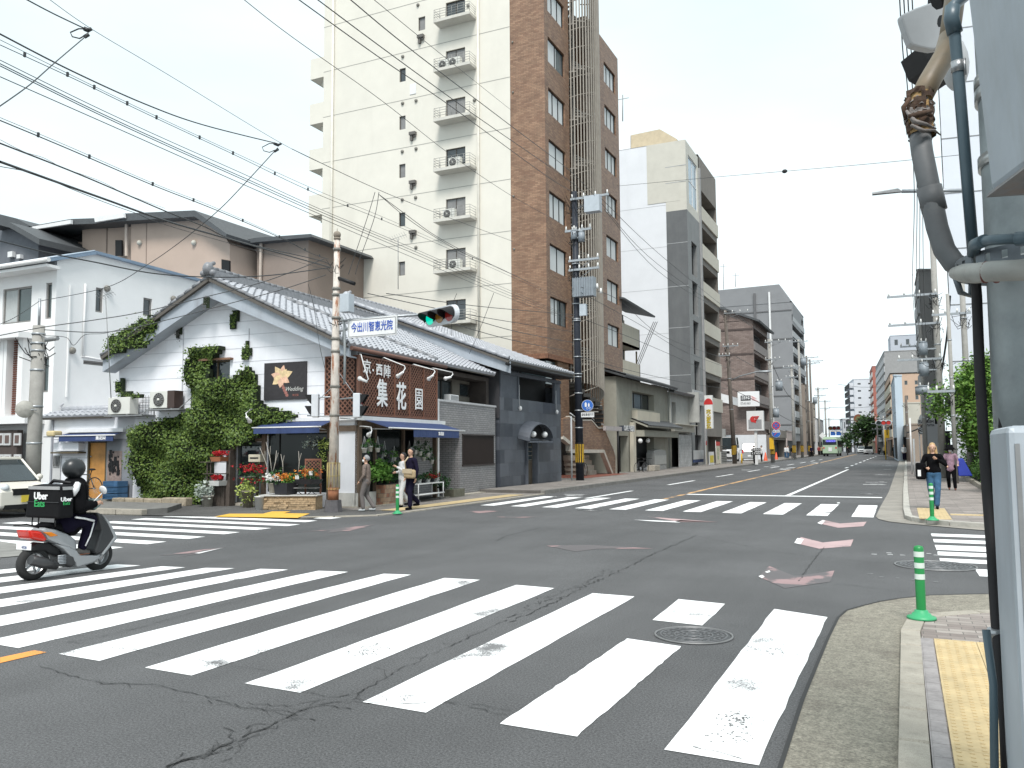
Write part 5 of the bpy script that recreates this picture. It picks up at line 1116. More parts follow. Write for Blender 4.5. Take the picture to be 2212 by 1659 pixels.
for o in bops:m=MB();m.fbox(F,yB+.45,yC-.1,-.1,.15,o[2]-.2,o[2]+1.05);m.build('balcony',mat('cream balcony front',(.5,.47,.4),.8,.06,2),T)
gb=pt
BB=brickmat('taupe brick',(.17,.125,.11),(.24,.185,.165),(.1,.08,.07),.5,.16,.012,vary=.2)
X=-16.2;A=ptX(1626,X,700);S=ptX(1661,X,850);B=V3((AY(1535,700,A.y).x,A.y,0));zt=zat(A,691)
T,Fs,Ls,Fb_,Lb=gbuild('brown_apartments','taupe brick apartment block with long balconies behind the white billboard',A,S,B,zt,BB,4,'none','balcony',balm=mat('taupe balcony panel',(.2,.17,.16),.7),z0f=4.0)
m=MB();zz0=zat(B,672);m.prism([A+up(zt),B+up(zt),B+up(zz0+.8)],(0,6,0));m.build('gable_top',BB,T)
m=MB();a_,b_=A+up(zt+.1)+V3((.9,-.4,-.2)),B+up(zz0+1.0)+V3((0,-.4,0));slab(m,b_,V3((0,S.y-A.y+1,0)),a_-b_,.25);m.build('roof',RFD,T)
m=MB()
for k in range(4):z=zt-1.2-3.1*k;m.fbox(Fb_,0,Lb,.0,.06,z,z+.22)
m.build('string_course',mat('dark brown course',(.07,.05,.045),.7),T)
T=thing('petrol_station_wall','low white wall and white canopy edge behind the parked cars','wall',(-17,A.y-2,0))
p,q=zb(1000,1035),zb(1550,1040);Yw=A.y-1.5;a_,b_=AY(*p,Yw),AY(*q,Yw);m=MB();m.box((a_.x,Yw,0),(b_.x,Yw+.3,a_.z));m.build('white_wall',mat('white block wall',(.6,.61,.63),.7,.06,2),T)
m=MB();a_,b_,c_,d_=[AY(*zb(*q),Yw-5)for q in((860,440),(1080,500),(1080,610),(860,560))];m.prism([a_,b_,c_,d_],(0,4,0));m.build('canopy_edge',WHT,T)
m=MB();a_,b_=AY(*zb(885,950),Yw-6),AY(*zb(1000,1440),Yw-6);m.box((a_.x,Yw-6,0),(b_.x,Yw-5.7,a_.z));m.build('grey_screen',mat('grey concrete screen',(.27,.27,.26),.8),T)
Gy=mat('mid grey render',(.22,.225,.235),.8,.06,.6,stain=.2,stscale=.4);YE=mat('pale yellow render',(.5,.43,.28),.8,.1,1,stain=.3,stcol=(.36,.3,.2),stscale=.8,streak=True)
X=-17.5;A=ptX(1708,X,800);B=V3((AY(1645,700,A.y).x,A.y,0));S=ptX(1716,X);z_=zat(A,741)
T,Fs,Ls,Fb_,Lb=gbuild('yellow_block','pale yellow windowless block with dark pipe beside the brown apartments',A,S,B,z_,YE,3,'none','none');m=MB();m.fbox(Fb_,Lb*.25,Lb*.25+.2,.0,.2,3,z_);m.build('drainpipe',BRN,T);m=MB();slab(m,B+V3((0,-.5,z_+1.5)),V3((0,4,0)),A-B+V3((1.2,0,-1.2)),.2);m.build('roof',RFD,T)
m=MB();m.prism([A+up(z_),B+up(z_),B+up(z_+1.4)],(0,3,0));m.build('gable_top',YE,T)
X=-16.5;A=ptX(1716,X,850);S=ptX(1741,X,850);B=V3((AY(1530,700,A.y).x,A.y,0));zg_=zat(A,652)
A1=A+V3((-5,0,0));zh=zat(A1,614)
T,Fs,Ls,Fb_,Lb=gbuild('grey_block','long grey apartment block with white joints rising behind the yellow block',A,S,B,zg_,Gy,8,'none','balcony',balm=mat('light grey balcony',(.34,.35,.36),.7),z0f=4)
m=MB();P4=[AY(1541,628,A.y+.05),AY(1683,614,A.y+.05),AY(1712,655,A.y+.05),AY(1712,700,A.y+.05),AY(1541,700,A.y+.05)];m.prism(P4,(0,14,0));m.build('upper_block',Gy,T)
m=MB()
for k in range(5):m.fbox(Fb_,0,Lb,0,.08,zg_-1.5-5*k,zg_-1.3-5*k)
m.fbox(Fb_,6,6.4,0,.3,4,zg_+2);m.build('wall_joint',mat('dark grey joint',(.12,.12,.125)),T)
m=MB();m.fbox(Fb_,3.5,3.8,0,.3,2,zg_+2);m.build('downpipe',WHT,T)
specs=[(1663,1698,-15.8,938,'shop_house','low two storey shop house with dark awning left of the no parking sign',(.2,.18,.16),1,'balcony'),(1700,1716,-15.9,932,'shop_house','narrow pinkish white shop house beside the dark shop',(.45,.38,.36),1,'none'),(1742,1750,-15.6,830,'office_block','slim brown grey block at the end of the left row',(.24,.2,.17),5,'windows'),(1752,1764,-15.4,868,'office_block','pale tan block beyond the brown pole on the left side',(.42,.36,.3),4,'windows'),(1766,1780,-15,905,'office_block','farthest low white block on the left side',(.45,.45,.45),3,'windows')]
for i,(x0,x1,X,ty,nm,lb,c,nf,fr)in enumerate(specs):
 A,S=ptX(x0,X,950),ptX(x1,X,950);B=A+V3((-12,0,0));z_=zat(A,ty)
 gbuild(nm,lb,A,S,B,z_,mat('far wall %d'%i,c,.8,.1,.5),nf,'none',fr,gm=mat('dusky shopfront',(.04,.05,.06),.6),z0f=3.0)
 # RIGHT SIDE AND THE FAR END
def RB(name,label,Yn,xn,Yf,xf,xi,ty,col,nf,front='balcony',side='windows',sc_=2,balm=None,depthY=None,roof=None,**k):
 py_=min(960,ty+50);A,S=pt(xn,Yn,py_),pt(xf,Yf,py_);B=pt(xi,Yn+.5,py_);z_=zat(A,ty)
 return gbuild(name,label,A,S,B,z_,col if not isinstance(col,tuple)else mat(name+' wall '+label[:12],col,.8,.07,.5),nf,side,front,balm=balm,sidecols=sc_,roof=roof,**k)
LG=mat('light grey render',(.42,.42,.43),.8,.06,.4,stain=.15,stscale=.3)
RB('far_white_block','white apartment block with stepped balconies closing the far end of the avenue',245,1846,262,1834,1892,820,(.6,.62,.66),8,'balcony','windows',2,z0f=4)
RB('far_low_block','low grey block left of the far white apartments',290,1822,300,1816,1838,905,(.4,.41,.43),2,'windows','windows')
RB('far_cream_block','cream block with round emblem sign below the far white apartments',225,1866,235,1862,1895,912,(.55,.5,.36),2,'windows','windows')
RB('red_brick_block','red and white banded apartment block far down the right side',215,1886,232,1880,1904,792,(.35,.13,.1),9,'balcony','none',balm=mat('white band',(.6,.58,.56)))
RB('grey_apartments','large light grey apartment block with blank wall on the right side',170,1912,205,1892,1985,760,LG,9,'balcony','none',balm=mat('white balcony front',(.5,.5,.51)),z0f=4)
RB('far_slab_block','pale slab block rising behind the light grey apartments',230,1925,240,1920,2000,726,(.42,.45,.5),9,'none','windows',3)
RB('peach_apartments','low block with peach wall and dark roof band in front of the grey apartments',128,1925,150,1912,1992,808,(.5,.36,.27),4,'balcony','windows',3,balm=mat('cream balcony',(.5,.47,.38)),roof=BLK)
RB('cream_office','cream and white office block behind the wired poles on the right',112,1938,122,1930,1990,872,(.46,.44,.38),3,'windows','windows',3)
RB('brown_shop_block','tan fronted low shop block beside the striped zebra sign',90,1962,104,1952,2010,918,(.26,.21,.17),1,'none','none')
RB('glass_showroom','pale blue glazed corner block at the right kerb',100,1934,118,1926,1950,812,(.45,.53,.6),4,'windows','none')
RB('balcony_tower','slim grey tower with stacked balconies and sloping top behind the right poles',66,1986,72,1978,2024,585,(.3,.29,.28),6,'balcony','none',balm=mat('light grey balcony',(.34,.35,.36)),z0f=6)
RB('white_clinic','white block with dark ground floor right of the zebra patterned sign',62,2000,70,1990,2040,840,(.55,.55,.55),2,'none','none')
A=pt(2066,49);S=pt(2036,68,300);B=pt(2230,49.5);WT=mat('cool white panel',(.6,.63,.68),.6,.04,.5)
T=thing('white_panel_tower','tall pale panelled building partly hidden behind the near steel pole','building',tuple(A))
zt=zat(S,245);Fa,La=frame2(A,B,(5,0,0));Fc,Lc=frame2(A,S,(-5,50,0));m=MB();z9=zt
wall(m,Fa,0,La,0,z9,[],.1);wall(m,Fc,0,Lc,0,z9,[],.1);m.poly([A+up(z9),S+up(z9),S+(B-A)+up(z9),B+up(z9)]);m.build('panel_wall',WT,T)
m=MB();k=0
for z in range(3,int(z9),3):m.fbox(Fa,0,La,.001,.02,z,z+.05);m.fbox(Fc,0,Lc,.001,.02,z,z+.05)
for s_ in(2.1,4.2,6.3):m.fbox(Fa,s_,s_+.05,.001,.018,0,z9)
m.build('panel_joint',GREYM,T)
for k in range(8):window(T,Fc,1,Lc-1,3.6+3.3*k,5.6+3.3*k,.0,4)
m=MB();m.prism([Fa.p(0,0,z9+1.6),Fa.p(3,0,z9+3.8),Fa.p(3,0,z9),Fa.p(-.3,0,z9)],(0,12,0));m.build('roof_screen',mat('dark roof screen',(.12,.13,.14),.6),T)
zg=zz(700,1580,600,2212);zw=zz(0,0,1200,2212);zt=zz(2100,650,300,995);zc=zz(2850,1350,350,1452)
# FLORIST DETAILS: IVY, UNITS, PLANTS, POTS
IVY=leafmat('ivy leaves',(.03,.065,.012),(.13,.19,.035),(.24,.27,.08));IVYB=mat('ivy shade mass',(.012,.022,.007),.95,.4,12)  # near-black green: shade deep among the leaves put into the colour
LF=leafmat('bright leaves',(.05,.14,.02),(.16,.32,.06));LFD=leafmat('deep green leaves',(.012,.045,.015),(.05,.13,.04));LFG=leafmat('grey green leaves',(.2,.24,.2),(.42,.46,.42));LFY=leafmat('yellow green leaves',(.18,.24,.04),(.42,.48,.14))
REDF=leafmat('red petals',(.3,.008,.015),(.6,.03,.04));WHF=leafmat('white petals',(.6,.6,.58),(.8,.8,.78));ORF_=leafmat('orange petals',(.55,.08,.02),(.65,.35,.05))
rnd=random.Random(11)
def inpoly(x,y,P):
 c=False;j=len(P)-1
 for i in range(len(P)):
  if(P[i][1]>y)!=(P[j][1]>y)and x<(P[j][0]-P[i][0])*(y-P[i][1])/(P[j][1]-P[i][1])+P[i][0]:c=not c
  j=i
 return c
def ivy(name,label,F,pix,fn,t0,thick,dens=420,size=.055,cat='ivy',holes=(),mt=None,group=None,ragged=.06):
 P=[F.at(*fn(*p),thick*.6+t0)for p in pix];Hs=[[F.at(*fn(*p),thick*.5+t0)for p in h]for h in holes]
 x0,x1=min(p[0]for p in P),max(p[0]for p in P);y0,y1=min(p[1]for p in P),max(p[1]for p in P)
 T=thing(name,label,cat,tuple(F.p((x0+x1)/2,t0,max(y0,0))),group=group)
 def bulge(x,y):
  return thick*(.55+.25*math.sin(x*3.1+y*1.7)+.2*math.sin(y*5.3-x*2.2))
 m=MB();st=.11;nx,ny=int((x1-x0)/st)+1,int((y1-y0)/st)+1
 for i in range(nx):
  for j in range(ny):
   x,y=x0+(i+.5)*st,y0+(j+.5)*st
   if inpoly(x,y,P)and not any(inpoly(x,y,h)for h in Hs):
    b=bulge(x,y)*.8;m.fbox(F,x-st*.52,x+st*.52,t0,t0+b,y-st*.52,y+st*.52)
 if len(m.v):m.build('shade_mass',IVYB,T)  # dark boxes behind the leaves, painted as shade, no stems modelled
 m=MB();n_=int((x1-x0)*(y1-y0)*dens);up_=Vector((0,0,1))
 for _ in range(n_):
  x,y=rnd.uniform(x0-ragged,x1+ragged),rnd.uniform(y0-ragged,y1+ragged)
  jx,jy=rnd.gauss(0,ragged),rnd.gauss(0,ragged)
  if not inpoly(x+jx,y+jy,P)or any(inpoly(x+jx*.6,y+jy*.6,h)for h in Hs):continue
  b=bulge(x,y)*rnd.uniform(.75,1.25)+.03;c=F.p(x,t0+b,y)
  nn=(F.t*rnd.uniform(.3,1)+F.s*rnd.gauss(0,.5)+up_*rnd.gauss(.35,.5)).normalized();a=nn.cross(Vector((rnd.gauss(0,1),rnd.gauss(0,1),rnd.gauss(0,1)))).normalized();b2=nn.cross(a);s_=size*rnd.uniform(.5,1.15)
  m.add([c-a*s_,c-b2*s_*.6,c+a*s_,c+b2*s_*.6],[(0,1,2,3)])
 m.build('foliage',mt or IVY,T);return T
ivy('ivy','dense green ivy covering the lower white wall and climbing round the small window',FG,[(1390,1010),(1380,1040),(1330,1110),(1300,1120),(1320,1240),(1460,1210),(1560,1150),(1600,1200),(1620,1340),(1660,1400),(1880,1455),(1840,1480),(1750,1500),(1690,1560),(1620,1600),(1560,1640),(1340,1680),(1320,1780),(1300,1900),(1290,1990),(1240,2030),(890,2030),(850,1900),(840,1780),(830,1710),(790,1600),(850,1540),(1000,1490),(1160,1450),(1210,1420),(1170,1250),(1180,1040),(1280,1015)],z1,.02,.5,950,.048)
ivy('ivy','ivy trailing along the left eave of the white gable',FG,[(640,1060),(700,960),(800,900),(900,850),(1000,800),(1010,830),(960,950),(900,1030),(860,1020),(760,1060),(700,1070),(680,1080),(660,1110)],z1,.45,.22,900,.045,ragged=.08)
ivy('ivy','small upright ivy tuft hanging under the right fascia of the gable',FG,[(1480,790),(1520,790),(1510,850),(1490,905),(1465,900),(1470,830)],z1,.02,.1,1300,.035,ragged=.02)
ivy('ivy','small ivy tuft above the small gable window near the poster',FG,[(1570,990),(1590,1020),(1600,1070),(1580,1100),(1550,1095),(1545,1040)],z1,.02,.1,1300,.035,ragged=.02)
ivy('ivy','dry brown creeper hanging from the fascia left of the gable window',FG,[(1120,840),(1160,840),(1150,930),(1140,1010),(1125,960),(1105,900)],z1,.02,.05,900,.03,mt=leafmat('dry creeper',(.05,.045,.04),(.16,.15,.15)),ragged=.02)
ivy('ivy','thin dark creeper strands hanging below the gable peak',FG,[(1300,700),(1335,690),(1330,760),(1310,775)],z1,.5,.04,700,.03,mt=leafmat('dry creeper',(.05,.045,.04),(.16,.15,.15)),ragged=.03)
ivy('ivy','strip of ivy lying on top of the left air conditioner',FG,[(745,1330),(760,1310),(900,1318),(900,1345),(760,1345)],z1,.3,.2,1500,.035,ragged=.03)
ivy('ivy','thin ivy climbing the left corner of the white gable wall',FG,[(745,1240),(780,1230),(785,1300),(750,1310),(735,1290)],z1,.05,.12,1200,.035,ragged=.05)
def bracket(F,s0,s1,z,T):
 m=MB();m.fbox(F,s0-.05,s1+.05,.0,.55,z-.04,z)
 for s_ in(s0,s1-.03):m.tube([F.p(s_,.02,z-.02),F.p(s_,.02,z+.5)],.015,6);m.tube([F.p(s_,.02,z+.35),F.p(s_,.5,z)],.012,6)
 m.build('bracket',GREYM,T)
a,b=FG.at(*z1(690,1345),.45),FG.at(*z1(825,1455),.45);T=ac_unit('air_conditioner','old ivory air conditioner with dark fan under ivy above the annex roof',FG,b[0],a[0],.1,.45,b[1],a[1]);bracket(FG,b[0]-.55,a[0],b[1],T)
m=MB()
for k in range(4):m.tube([FG.p(b[0]-.1-.12*k,.05,b[1]),FG.p(b[0]-.1-.12*k,.05,b[1]+.62)],.008,5);m.tube([FG.p(b[0],.06,b[1]+.1+.15*k),FG.p(b[0]-.5,.06,b[1]+.1+.15*k)],.008,5)
m.build('pipe_cage',GREYM,T)
a,b=FG.at(*z1(955,1305),.45),FG.at(*z1(1110,1415),.45);T=ac_unit('air_conditioner','white air conditioner with dark brown side panel beside the ivy',FG,b[0],a[0],.1,.45,b[1],a[1],side=mat('dark brown casing',(.05,.03,.025),.5));bracket(FG,b[0]-.25,a[0],b[1],T)
def goose(label,pts,F,t0,fnx=zs,grp='gooseneck sign lamps on the lattice'):
 P=[];n_=len(pts)
 for i,p in enumerate(pts):t=t0+.75*min(1,i/(n_-2))if i<n_-1 else t0+.62;s_,z=F.at(*fnx(*p),t);P.append(F.p(s_,t,z))
 T=thing('gooseneck_lamp',label,'lamp',tuple(P[0]),group=grp);m=MB();m.tube(P[:-1],.016,6);m.build('arm',WHT,T)
 m=MB();d=(P[-1]-P[-2]).normalized();m.tube([P[-2]-d*.03,P[-1],P[-1]+d*.07],[.03,.045,.07],10);m.sph(P[-1]+d*.06,.065,10,8);m.build('lamp_shade',WHT,T)
goose('white gooseneck lamp bent back at the left end of the lattice sign',[(380,915),(415,920),(450,1060),(525,1290),(490,1325),(425,1295)],FS,.1)
goose('white gooseneck lamp reaching over the first big character',[(730,985),(760,965),(1070,1090),(1080,1130),(1040,1190),(990,1230)],FS,.1)
goose('white gooseneck lamp at the right end of the lattice sign',[(1180,1080),(1205,1065),(1515,1150),(1530,1180),(1490,1240),(1450,1275)],FS,.1)
goose('white gooseneck lamp in front of the upper house window',[(1475,1120),(1550,1135),(1790,1185),(1800,1220),(1760,1260),(1710,1275)],FS,.1)
goose('white gooseneck lamp above the ivy pointing at the shop door',[(1710,1425),(1660,1418),(1600,1418),(1568,1445),(1575,1470),(1588,1488)],FG,.1,z1,None)
goose('small white lamp hanging below the street awning',[(500,1000),(545,1003),(585,1008),(590,1035),(580,1050),(570,1062)],FS,.1,z3,None)
# pots and plants
def pot(parent,c,r,h,mt,sq=False):
 m=MB();c=Vector(c)
 if sq:m.hexa([c+V3((x*r*.85,y*r*.85,0))for x,y in((-1,-1),(1,-1),(1,1),(-1,1))],[c+V3((x*r,y*r,h))for x,y in((-1,-1),(1,-1),(1,1),(-1,1))])
 else:m.lathe([(0,0),(r*.7,0),(r,h*.9),(r*1.08,h*.9),(r*1.08,h),(r*.9,h),(r*.85,h*.85),(0,h*.85)],c,12)
 return m.build('pot',mt,parent)
def plant(name,label,c,r,h,pm,leaf,spread,n,size,cat='potted plant',flower=None,fn_=0,group=None,sq=False,droop=0,ph=None,hang=0):
 c=Vector(c);T=thing(name,label,cat,tuple(c),group=group)
 if pm:pot(T,c,r,h,pm,sq)
 if hang:
  m=MB()
  for k in range(3):a=2.1*k;m.tube([c+V3((math.cos(a)*r,math.sin(a)*r,h)),c+up(hang)],.004,4,sm=False)
  m.build('hanger',mat('hanger wire',(.5,.5,.5),.5),T)
 m=MB();top=c+up(h);pts=[(top+V3((rnd.gauss(0,spread*.5),rnd.gauss(0,spread*.5),abs(rnd.gauss(0,spread*.6))*(1 if rnd.random()>droop else-1))),spread*.35)for _ in range(max(6,n//9))];leaves(m,pts,size,9,rnd=rnd);m.build('foliage',leaf,T)
 if flower:
  m=MB();pts=[(top+V3((rnd.gauss(0,spread*.6),rnd.gauss(0,spread*.6),spread*rnd.uniform(.3,1.1)*(1 if rnd.random()>droop*.6 else-.6))),.02)for _ in range(fn_)];leaves(m,pts,.03,7,1.3,rnd=rnd);m.build('flowers',flower,T)
 return T
WPOT,DPOT,TPOT=mat('white plastic pot',(.6,.6,.58),.5),mat('dark plastic pot',(.02,.02,.025),.5),mat('terracotta',(.3,.11,.05),.8)
def pg(x,y,t,F=FG,fn=zg):s_,z=F.at(*fn(x,y),t);return F.p(s_,t,z)
hp=[(470,190,1.0),(570,170,1.2),(715,180,.9),(840,260,.8),(800,480,.8),(1020,345,.8),(985,560,.9),(1400,220,1.0),(1430,210,.9),(1500,240,.9),(1640,265,.9),(1560,345,1),(1710,395,1.0),(1300,240,.9),(560,70,.6),(1480,90,.8),(1600,120,.8),(1660,180,.7)]
ORD=['first','second','third','fourth','fifth','sixth','seventh','eighth','ninth','tenth','eleventh','twelfth','thirteenth','fourteenth','fifteenth','sixteenth','seventeenth','eighteenth','nineteenth','twentieth']
hp.sort()
for k,(x,y,q)in enumerate(hp):
 P=pg(x,y+40,.12 if k%3 else.3,FS,zf);plant('hanging_pot','white hanging pot of greenery in the shop\'s street window, %s from the left'%ORD[k],P,.075*q,.13*q,WPOT,(LFD,LF,LFD)[k%3],.13,110,.035,'hanging plant',group='hanging pots in the flower shop window',droop=.25,hang=.45)
for k,(x,y)in enumerate(((640,770),(690,700),(740,775),(790,690),(840,800),(900,790),(930,720))):
 P=pg(x,y,.1,FS,zf);plant('potted_plant','leafy pot on the brick planter of the flower shop, %s from the left'%ORD[k],P,.09,.12,TPOT if k%2 else DPOT,LF if k<4 else LFD,.26,330,.075,group='leafy pots on the brick planter')
rk=thing('plant_rack','white wheeled plant rack with flower trays at the shop entrance','rack',tuple(pg(1640,1100,.5,FS,zf)))
c0,c1=FS.at(*zf(1410,1070),.55),FS.at(*zf(1870,1050),.55);za_=FS.at(*zf(1410,820),.55)[1];m=MB()
for s_ in(c0[0],c1[0]):
 for t_ in(.25,.65):m.tube([FS.p(s_,t_,.1),FS.p(s_,t_,za_+.03)],.018,6)
for z in(.22,za_):m.fbox(FS,c0[0],c1[0],.25,.65,z,z+.03)
m.tube([FS.p(c0[0],.68,.25),FS.p(c1[0],.68,.25)],.025,6);m.build('shelf_frame',WHT,rk)
for s_ in(c0[0]+.1,c1[0]-.1):m=MB();m.cyl(FS.p(s_,.6,.05),FS.p(s_+.03,.6,.05),.05,n=12);m.build('castor',GREYM,rk)
for k in range(6):
 s_=c0[0]+.12+(c1[0]-c0[0]-.2)*k/5;red=k>=3
 plant('potted_flower',('red flowering pot' if red else 'small green pot')+' on the white wheeled rack, %s pot from the left'%ORD[k],FS.p(s_,.45,za_+.03),.08,.11,(DPOT,WPOT)[k%2],LFD,.12,130,.04,'potted plant',REDF if red else None,22 if red else 0,group='pots on the white rack, '+('red' if red else 'green'))
plant('potted_plant','low shrub in a dark pot beside the grey tiled wall',pg(1900,950,.35,FS,zf),.12,.16,DPOT,LFD,.28,260,.05)
m=MB();T=thing('stone_trough','mossy stone trough at the foot of the grey tiled wall','trough',tuple(FS.p(5.5,.3,0)));m.fbox(FS,5.1,5.95,.1,.5,0,.28);m.build('trough',mat('mossy stone',(.16,.15,.11),.9,.3,8),T,bevel=.02)
T=thing('stone_planter','long planter of stacked tan ledge stone in front of the shop window','planter',(-14.9,17.7,0))
p0,p1=G(*zg(1040,1230)),G(*zg(1785,1230));ex=(p1-p0).normalized();ey=V3((-ex.y,ex.x,0));L_=(p1-p0).length;m=MB();rs=random.Random(3)
Fp=Fr((p0.x,p0.y),math.degrees(math.atan2(ex.y,ex.x)),-1)
ztp=Fp.at(*zg(1100,1030),0)[1]
for row in range(int(ztp/.055)):
 s_=0
 while s_<L_:
  w_=rs.uniform(.1,.3);m.fbox(Fp,s_,min(L_,s_+w_)-.006,-.02-rs.uniform(0,.03),.03+rs.uniform(-.02,.02),row*.055,row*.055+.05);s_+=w_
m.fbox(Fp,.02,L_-.02,-.6,-.02,0,ztp);m.build('stone_wall',mat('tan ledge stone',(.42,.3,.18),.9,.5,14,bump=.6,bscale=40,stain=.5,stcol=(.2,.14,.08),stscale=6),T)
m=MB();m.fbox(Fp,-.08,L_+.05,-.62,.06,ztp,ztp+.03);m.build('top_board',mat('weathered white board',(.5,.49,.47),.8,.2,6),T)
def on(x,y,t=-.2):s_,z=Fp.at(*zg(x,y),t);return Fp.p(s_,t,z)
plant('potted_flower','big bunch of white flowers in a carved stone urn on the planter',on(1190,990),.13,.28,mat('carved stone urn',(.4,.38,.33),.85,.25,14),LFD,.2,200,.045,'potted plant',WHF,90)
plant('potted_flower','orange flowers in two dark tubs on the planter',on(1370,1000),.24,.3,DPOT,LF,.22,260,.04,'potted plant',ORF_,70,sq=True)
plant('potted_flower','dark trough of orange and green bedding plants at the right end of the planter',on(1690,860),.26,.12,DPOT,LFD,.25,330,.035,'potted plant',ORF_,45,sq=True)
for x,y in((1525,770),(1712,715)):
 q=thing('price_card','small white price card among the orange flowers, '+('left' if x<1600 else 'right')+' one','card',tuple(on(x,y+20,-.1)),group='price cards in the flower trays');P=on(x,y,-.1);m=MB();m.box((P.x-.06,P.y-.004,P.z-.05),(P.x+.06,P.y+.004,P.z+.06));m.build('card',WHT,q);m=MB();m.cyl(P+up(-.05),P+up(-.2),.004,n=5);m.build('stake',WHT,q)
q=thing('wooden_trellis','small brown wooden trellis chair behind the orange flowers','trellis',tuple(on(1750,900,-.5)))
a,b=Fp.at(*zg(1645,540),-.5),Fp.at(*zg(1850,750),-.5);m=MB();lattice(m,Fp,a[0],b[0],b[1],a[1],-.5,.1,.02)
for s_ in(a[0],b[0]):m.fbox(Fp,s_-.02,s_+.02,-.52,-.48,b[1]-.55,a[1]+.03)
m.fbox(Fp,a[0]-.02,b[0]+.02,-.52,-.475,a[1],a[1]+.05);m.fbox(Fp,a[0],b[0],-.52,-.475,b[1]-.02,b[1]+.02);m.build('trellis_panel',mat('red brown trellis',(.2,.08,.05),.7),q)
q=thing('folding_table','dark folding table holding flower trays on the planter','table',tuple(on(1650,935,-.3)));m=MB();P,Q=on(1475,925,-.15),on(1790,925,-.15);m.hexa([P,Q,Q+ey*.4,P+ey*.4],[v+up(.025)for v in(P,Q,Q+ey*.4,P+ey*.4)]);m.build('tabletop',mat('grey table top',(.2,.2,.2)),q)
for s_ in(.2,.8):m=MB();c=P.lerp(Q,s_);m.tube([c+V3((-.15,0,0)),V3((c.x+.15,c.y,ztp+.03))],.01,5);m.tube([c+V3((.15,0,0)),V3((c.x-.15,c.y,ztp+.03))],.01,5);m.build('leg',BLK,q)
for k,(bs,tp)in enumerate((((1140,740),(1010,360)),((1180,720),(1095,280)),((1185,725),(1240,400)),((1330,720),(1300,450)),((1540,720),(1545,410)))):
 q=thing('bare_branch','pale bare branch upright before the dark shop window, %s from the left'%ORD[k],'branch',tuple(on(*bs,-.35)),group='bare branches by the shop window');m=MB();A_0,B_0=on(*bs,-.35),on(*tp,-.35);M1=A_0.lerp(B_0,.5)+V3((.03,0,0));m.tube([A_0,M1,B_0],[.014,.01,.005],5);m.tube([M1,M1.lerp(B_0,.5)+V3((.08,0,.1))],[.008,.004],5);m.build('stick',mat('pale bark',(.4,.37,.33),.8),q)
ivy('potted_vine','pale variegated vine hanging on the right post by the rusty pole',FG,[(1840,270),(1960,230),(1960,380),(1900,420),(1910,520),(1880,680),(1830,650),(1800,600),(1830,400),(1815,300)],zg,.12,.12,1000,.035,'vine',mt=LFY)
plant('potted_plant','grey white leafy plant hanging inside the corner window',pg(1750,340,-.0),.0001,.001,None,LFG,.2,160,.045,'plant')
q=thing('flower_shelf','weathered wooden shelf stand with red flower boxes beside the ivy','shelf',tuple(pg(400,1225,.7)))
m=MB();t_=.55
for(x0,x1,y)in((210,560,555),(250,560,715),(270,400,880)):a,b=FG.at(*zg(x0,y),t_),FG.at(*zg(x1,y),t_);m.fbox(FG,b[0],a[0],t_-.25,t_+.1,a[1]-.02,a[1])
for x in(300,345):a=FG.at(*zg(x,555),t_);b=FG.at(*zg(x,880),t_);m.fbox(FG,a[0]-.015,a[0]+.015,t_+.02,t_+.05,b[1],a[1])
a,b=FG.at(*zg(345,890),t_),FG.at(*zg(580,400),t_)
for k in range(4):w_=(a[0]-b[0])/4;m.fbox(FG,b[0]+w_*k+.005,b[0]+w_*(k+1)-.005,t_-.3,t_-.02-(.05 if k<1 else 0),0,a[1]if k else FG.at(*zg(560,400),t_)[1])
m.build('boards',mat('dark weathered boards',(.07,.055,.045),.85,.35,7),q)
plant('flower_box','red flowers in a terracotta box on the top shelf',pg(460,550,.6),.2,.13,TPOT,LFD,.14,90,.04,'flower box',REDF,100,sq=True)
plant('flower_box','red flowers in a white box on the lower shelf',pg(440,885,.6),.2,.14,WPOT,LFD,.14,90,.04,'flower box',REDF,100,sq=True)
plant('potted_plant','silvery dusty miller in a stone pedestal urn right of the ivy',pg(280,1225,.8),.17,.42,mat('carved stone urn',(.4,.38,.33)),LFG,.27,420,.05)
plant('potted_plant','yellow green trailing plant in a basket beside the shop door',pg(840,1225,.8),.17,.55,mat('basket weave',(.2,.18,.13),.85,.4,20),LFY,.25,520,.05,droop=.6)
plant('potted_flower','tall cluster of red and cream orchids left of the branches',pg(900,900,.55),.12,.3,mat('grey stone block',(.2,.19,.17),.85),LFD,.3,260,.05,'potted plant',REDF,110,droop=.5)
q=thing('post_box','cream post box on a post beside the shop door','post box',tuple(pg(930,560,.3)));a,b=FG.at(*zg(850,455),.3),FG.at(*zg(1010,560),.3);m=MB();m.fbox(FG,b[0],a[0],.05,.3,b[1],a[1]);m.build('box',mat('cream painted metal',(.5,.46,.36),.5),q,bevel=.015);m=MB();m.fbox(FG,b[0]+.06,a[0]-.06,.3,.31,(a[1]+b[1])/2-.01,(a[1]+b[1])/2+.03);m.build('slot',BLK,q)
m=MB();m.fbox(FG,(a[0]+b[0])/2-.03,(a[0]+b[0])/2+.03,.1,.16,0,b[1]);m.build('post',BRN,q)
q=thing('bucket','white plastic bucket left of the stone planter','bucket',tuple(G(*zg(1000,1232))));m=MB();m.lathe([(0,0),(.1,0),(.125,.36),(.135,.36),(.135,.38),(.115,.38),(.1,.1)],(0,0,0),16);m.build('bucket_body',WPOT,q,local=True)
q=thing('stone_edging','row of rough stone blocks edging the foot of the ivy','edging',tuple(FG.p(6.2,.7,0)));m=MB();s_=5.2
for w_ in(.9,.7,.75,.5):m.fbox(FG,s_,s_+w_-.02,.55,.85,0,.24+.03*math.sin(s_*9));s_+=w_
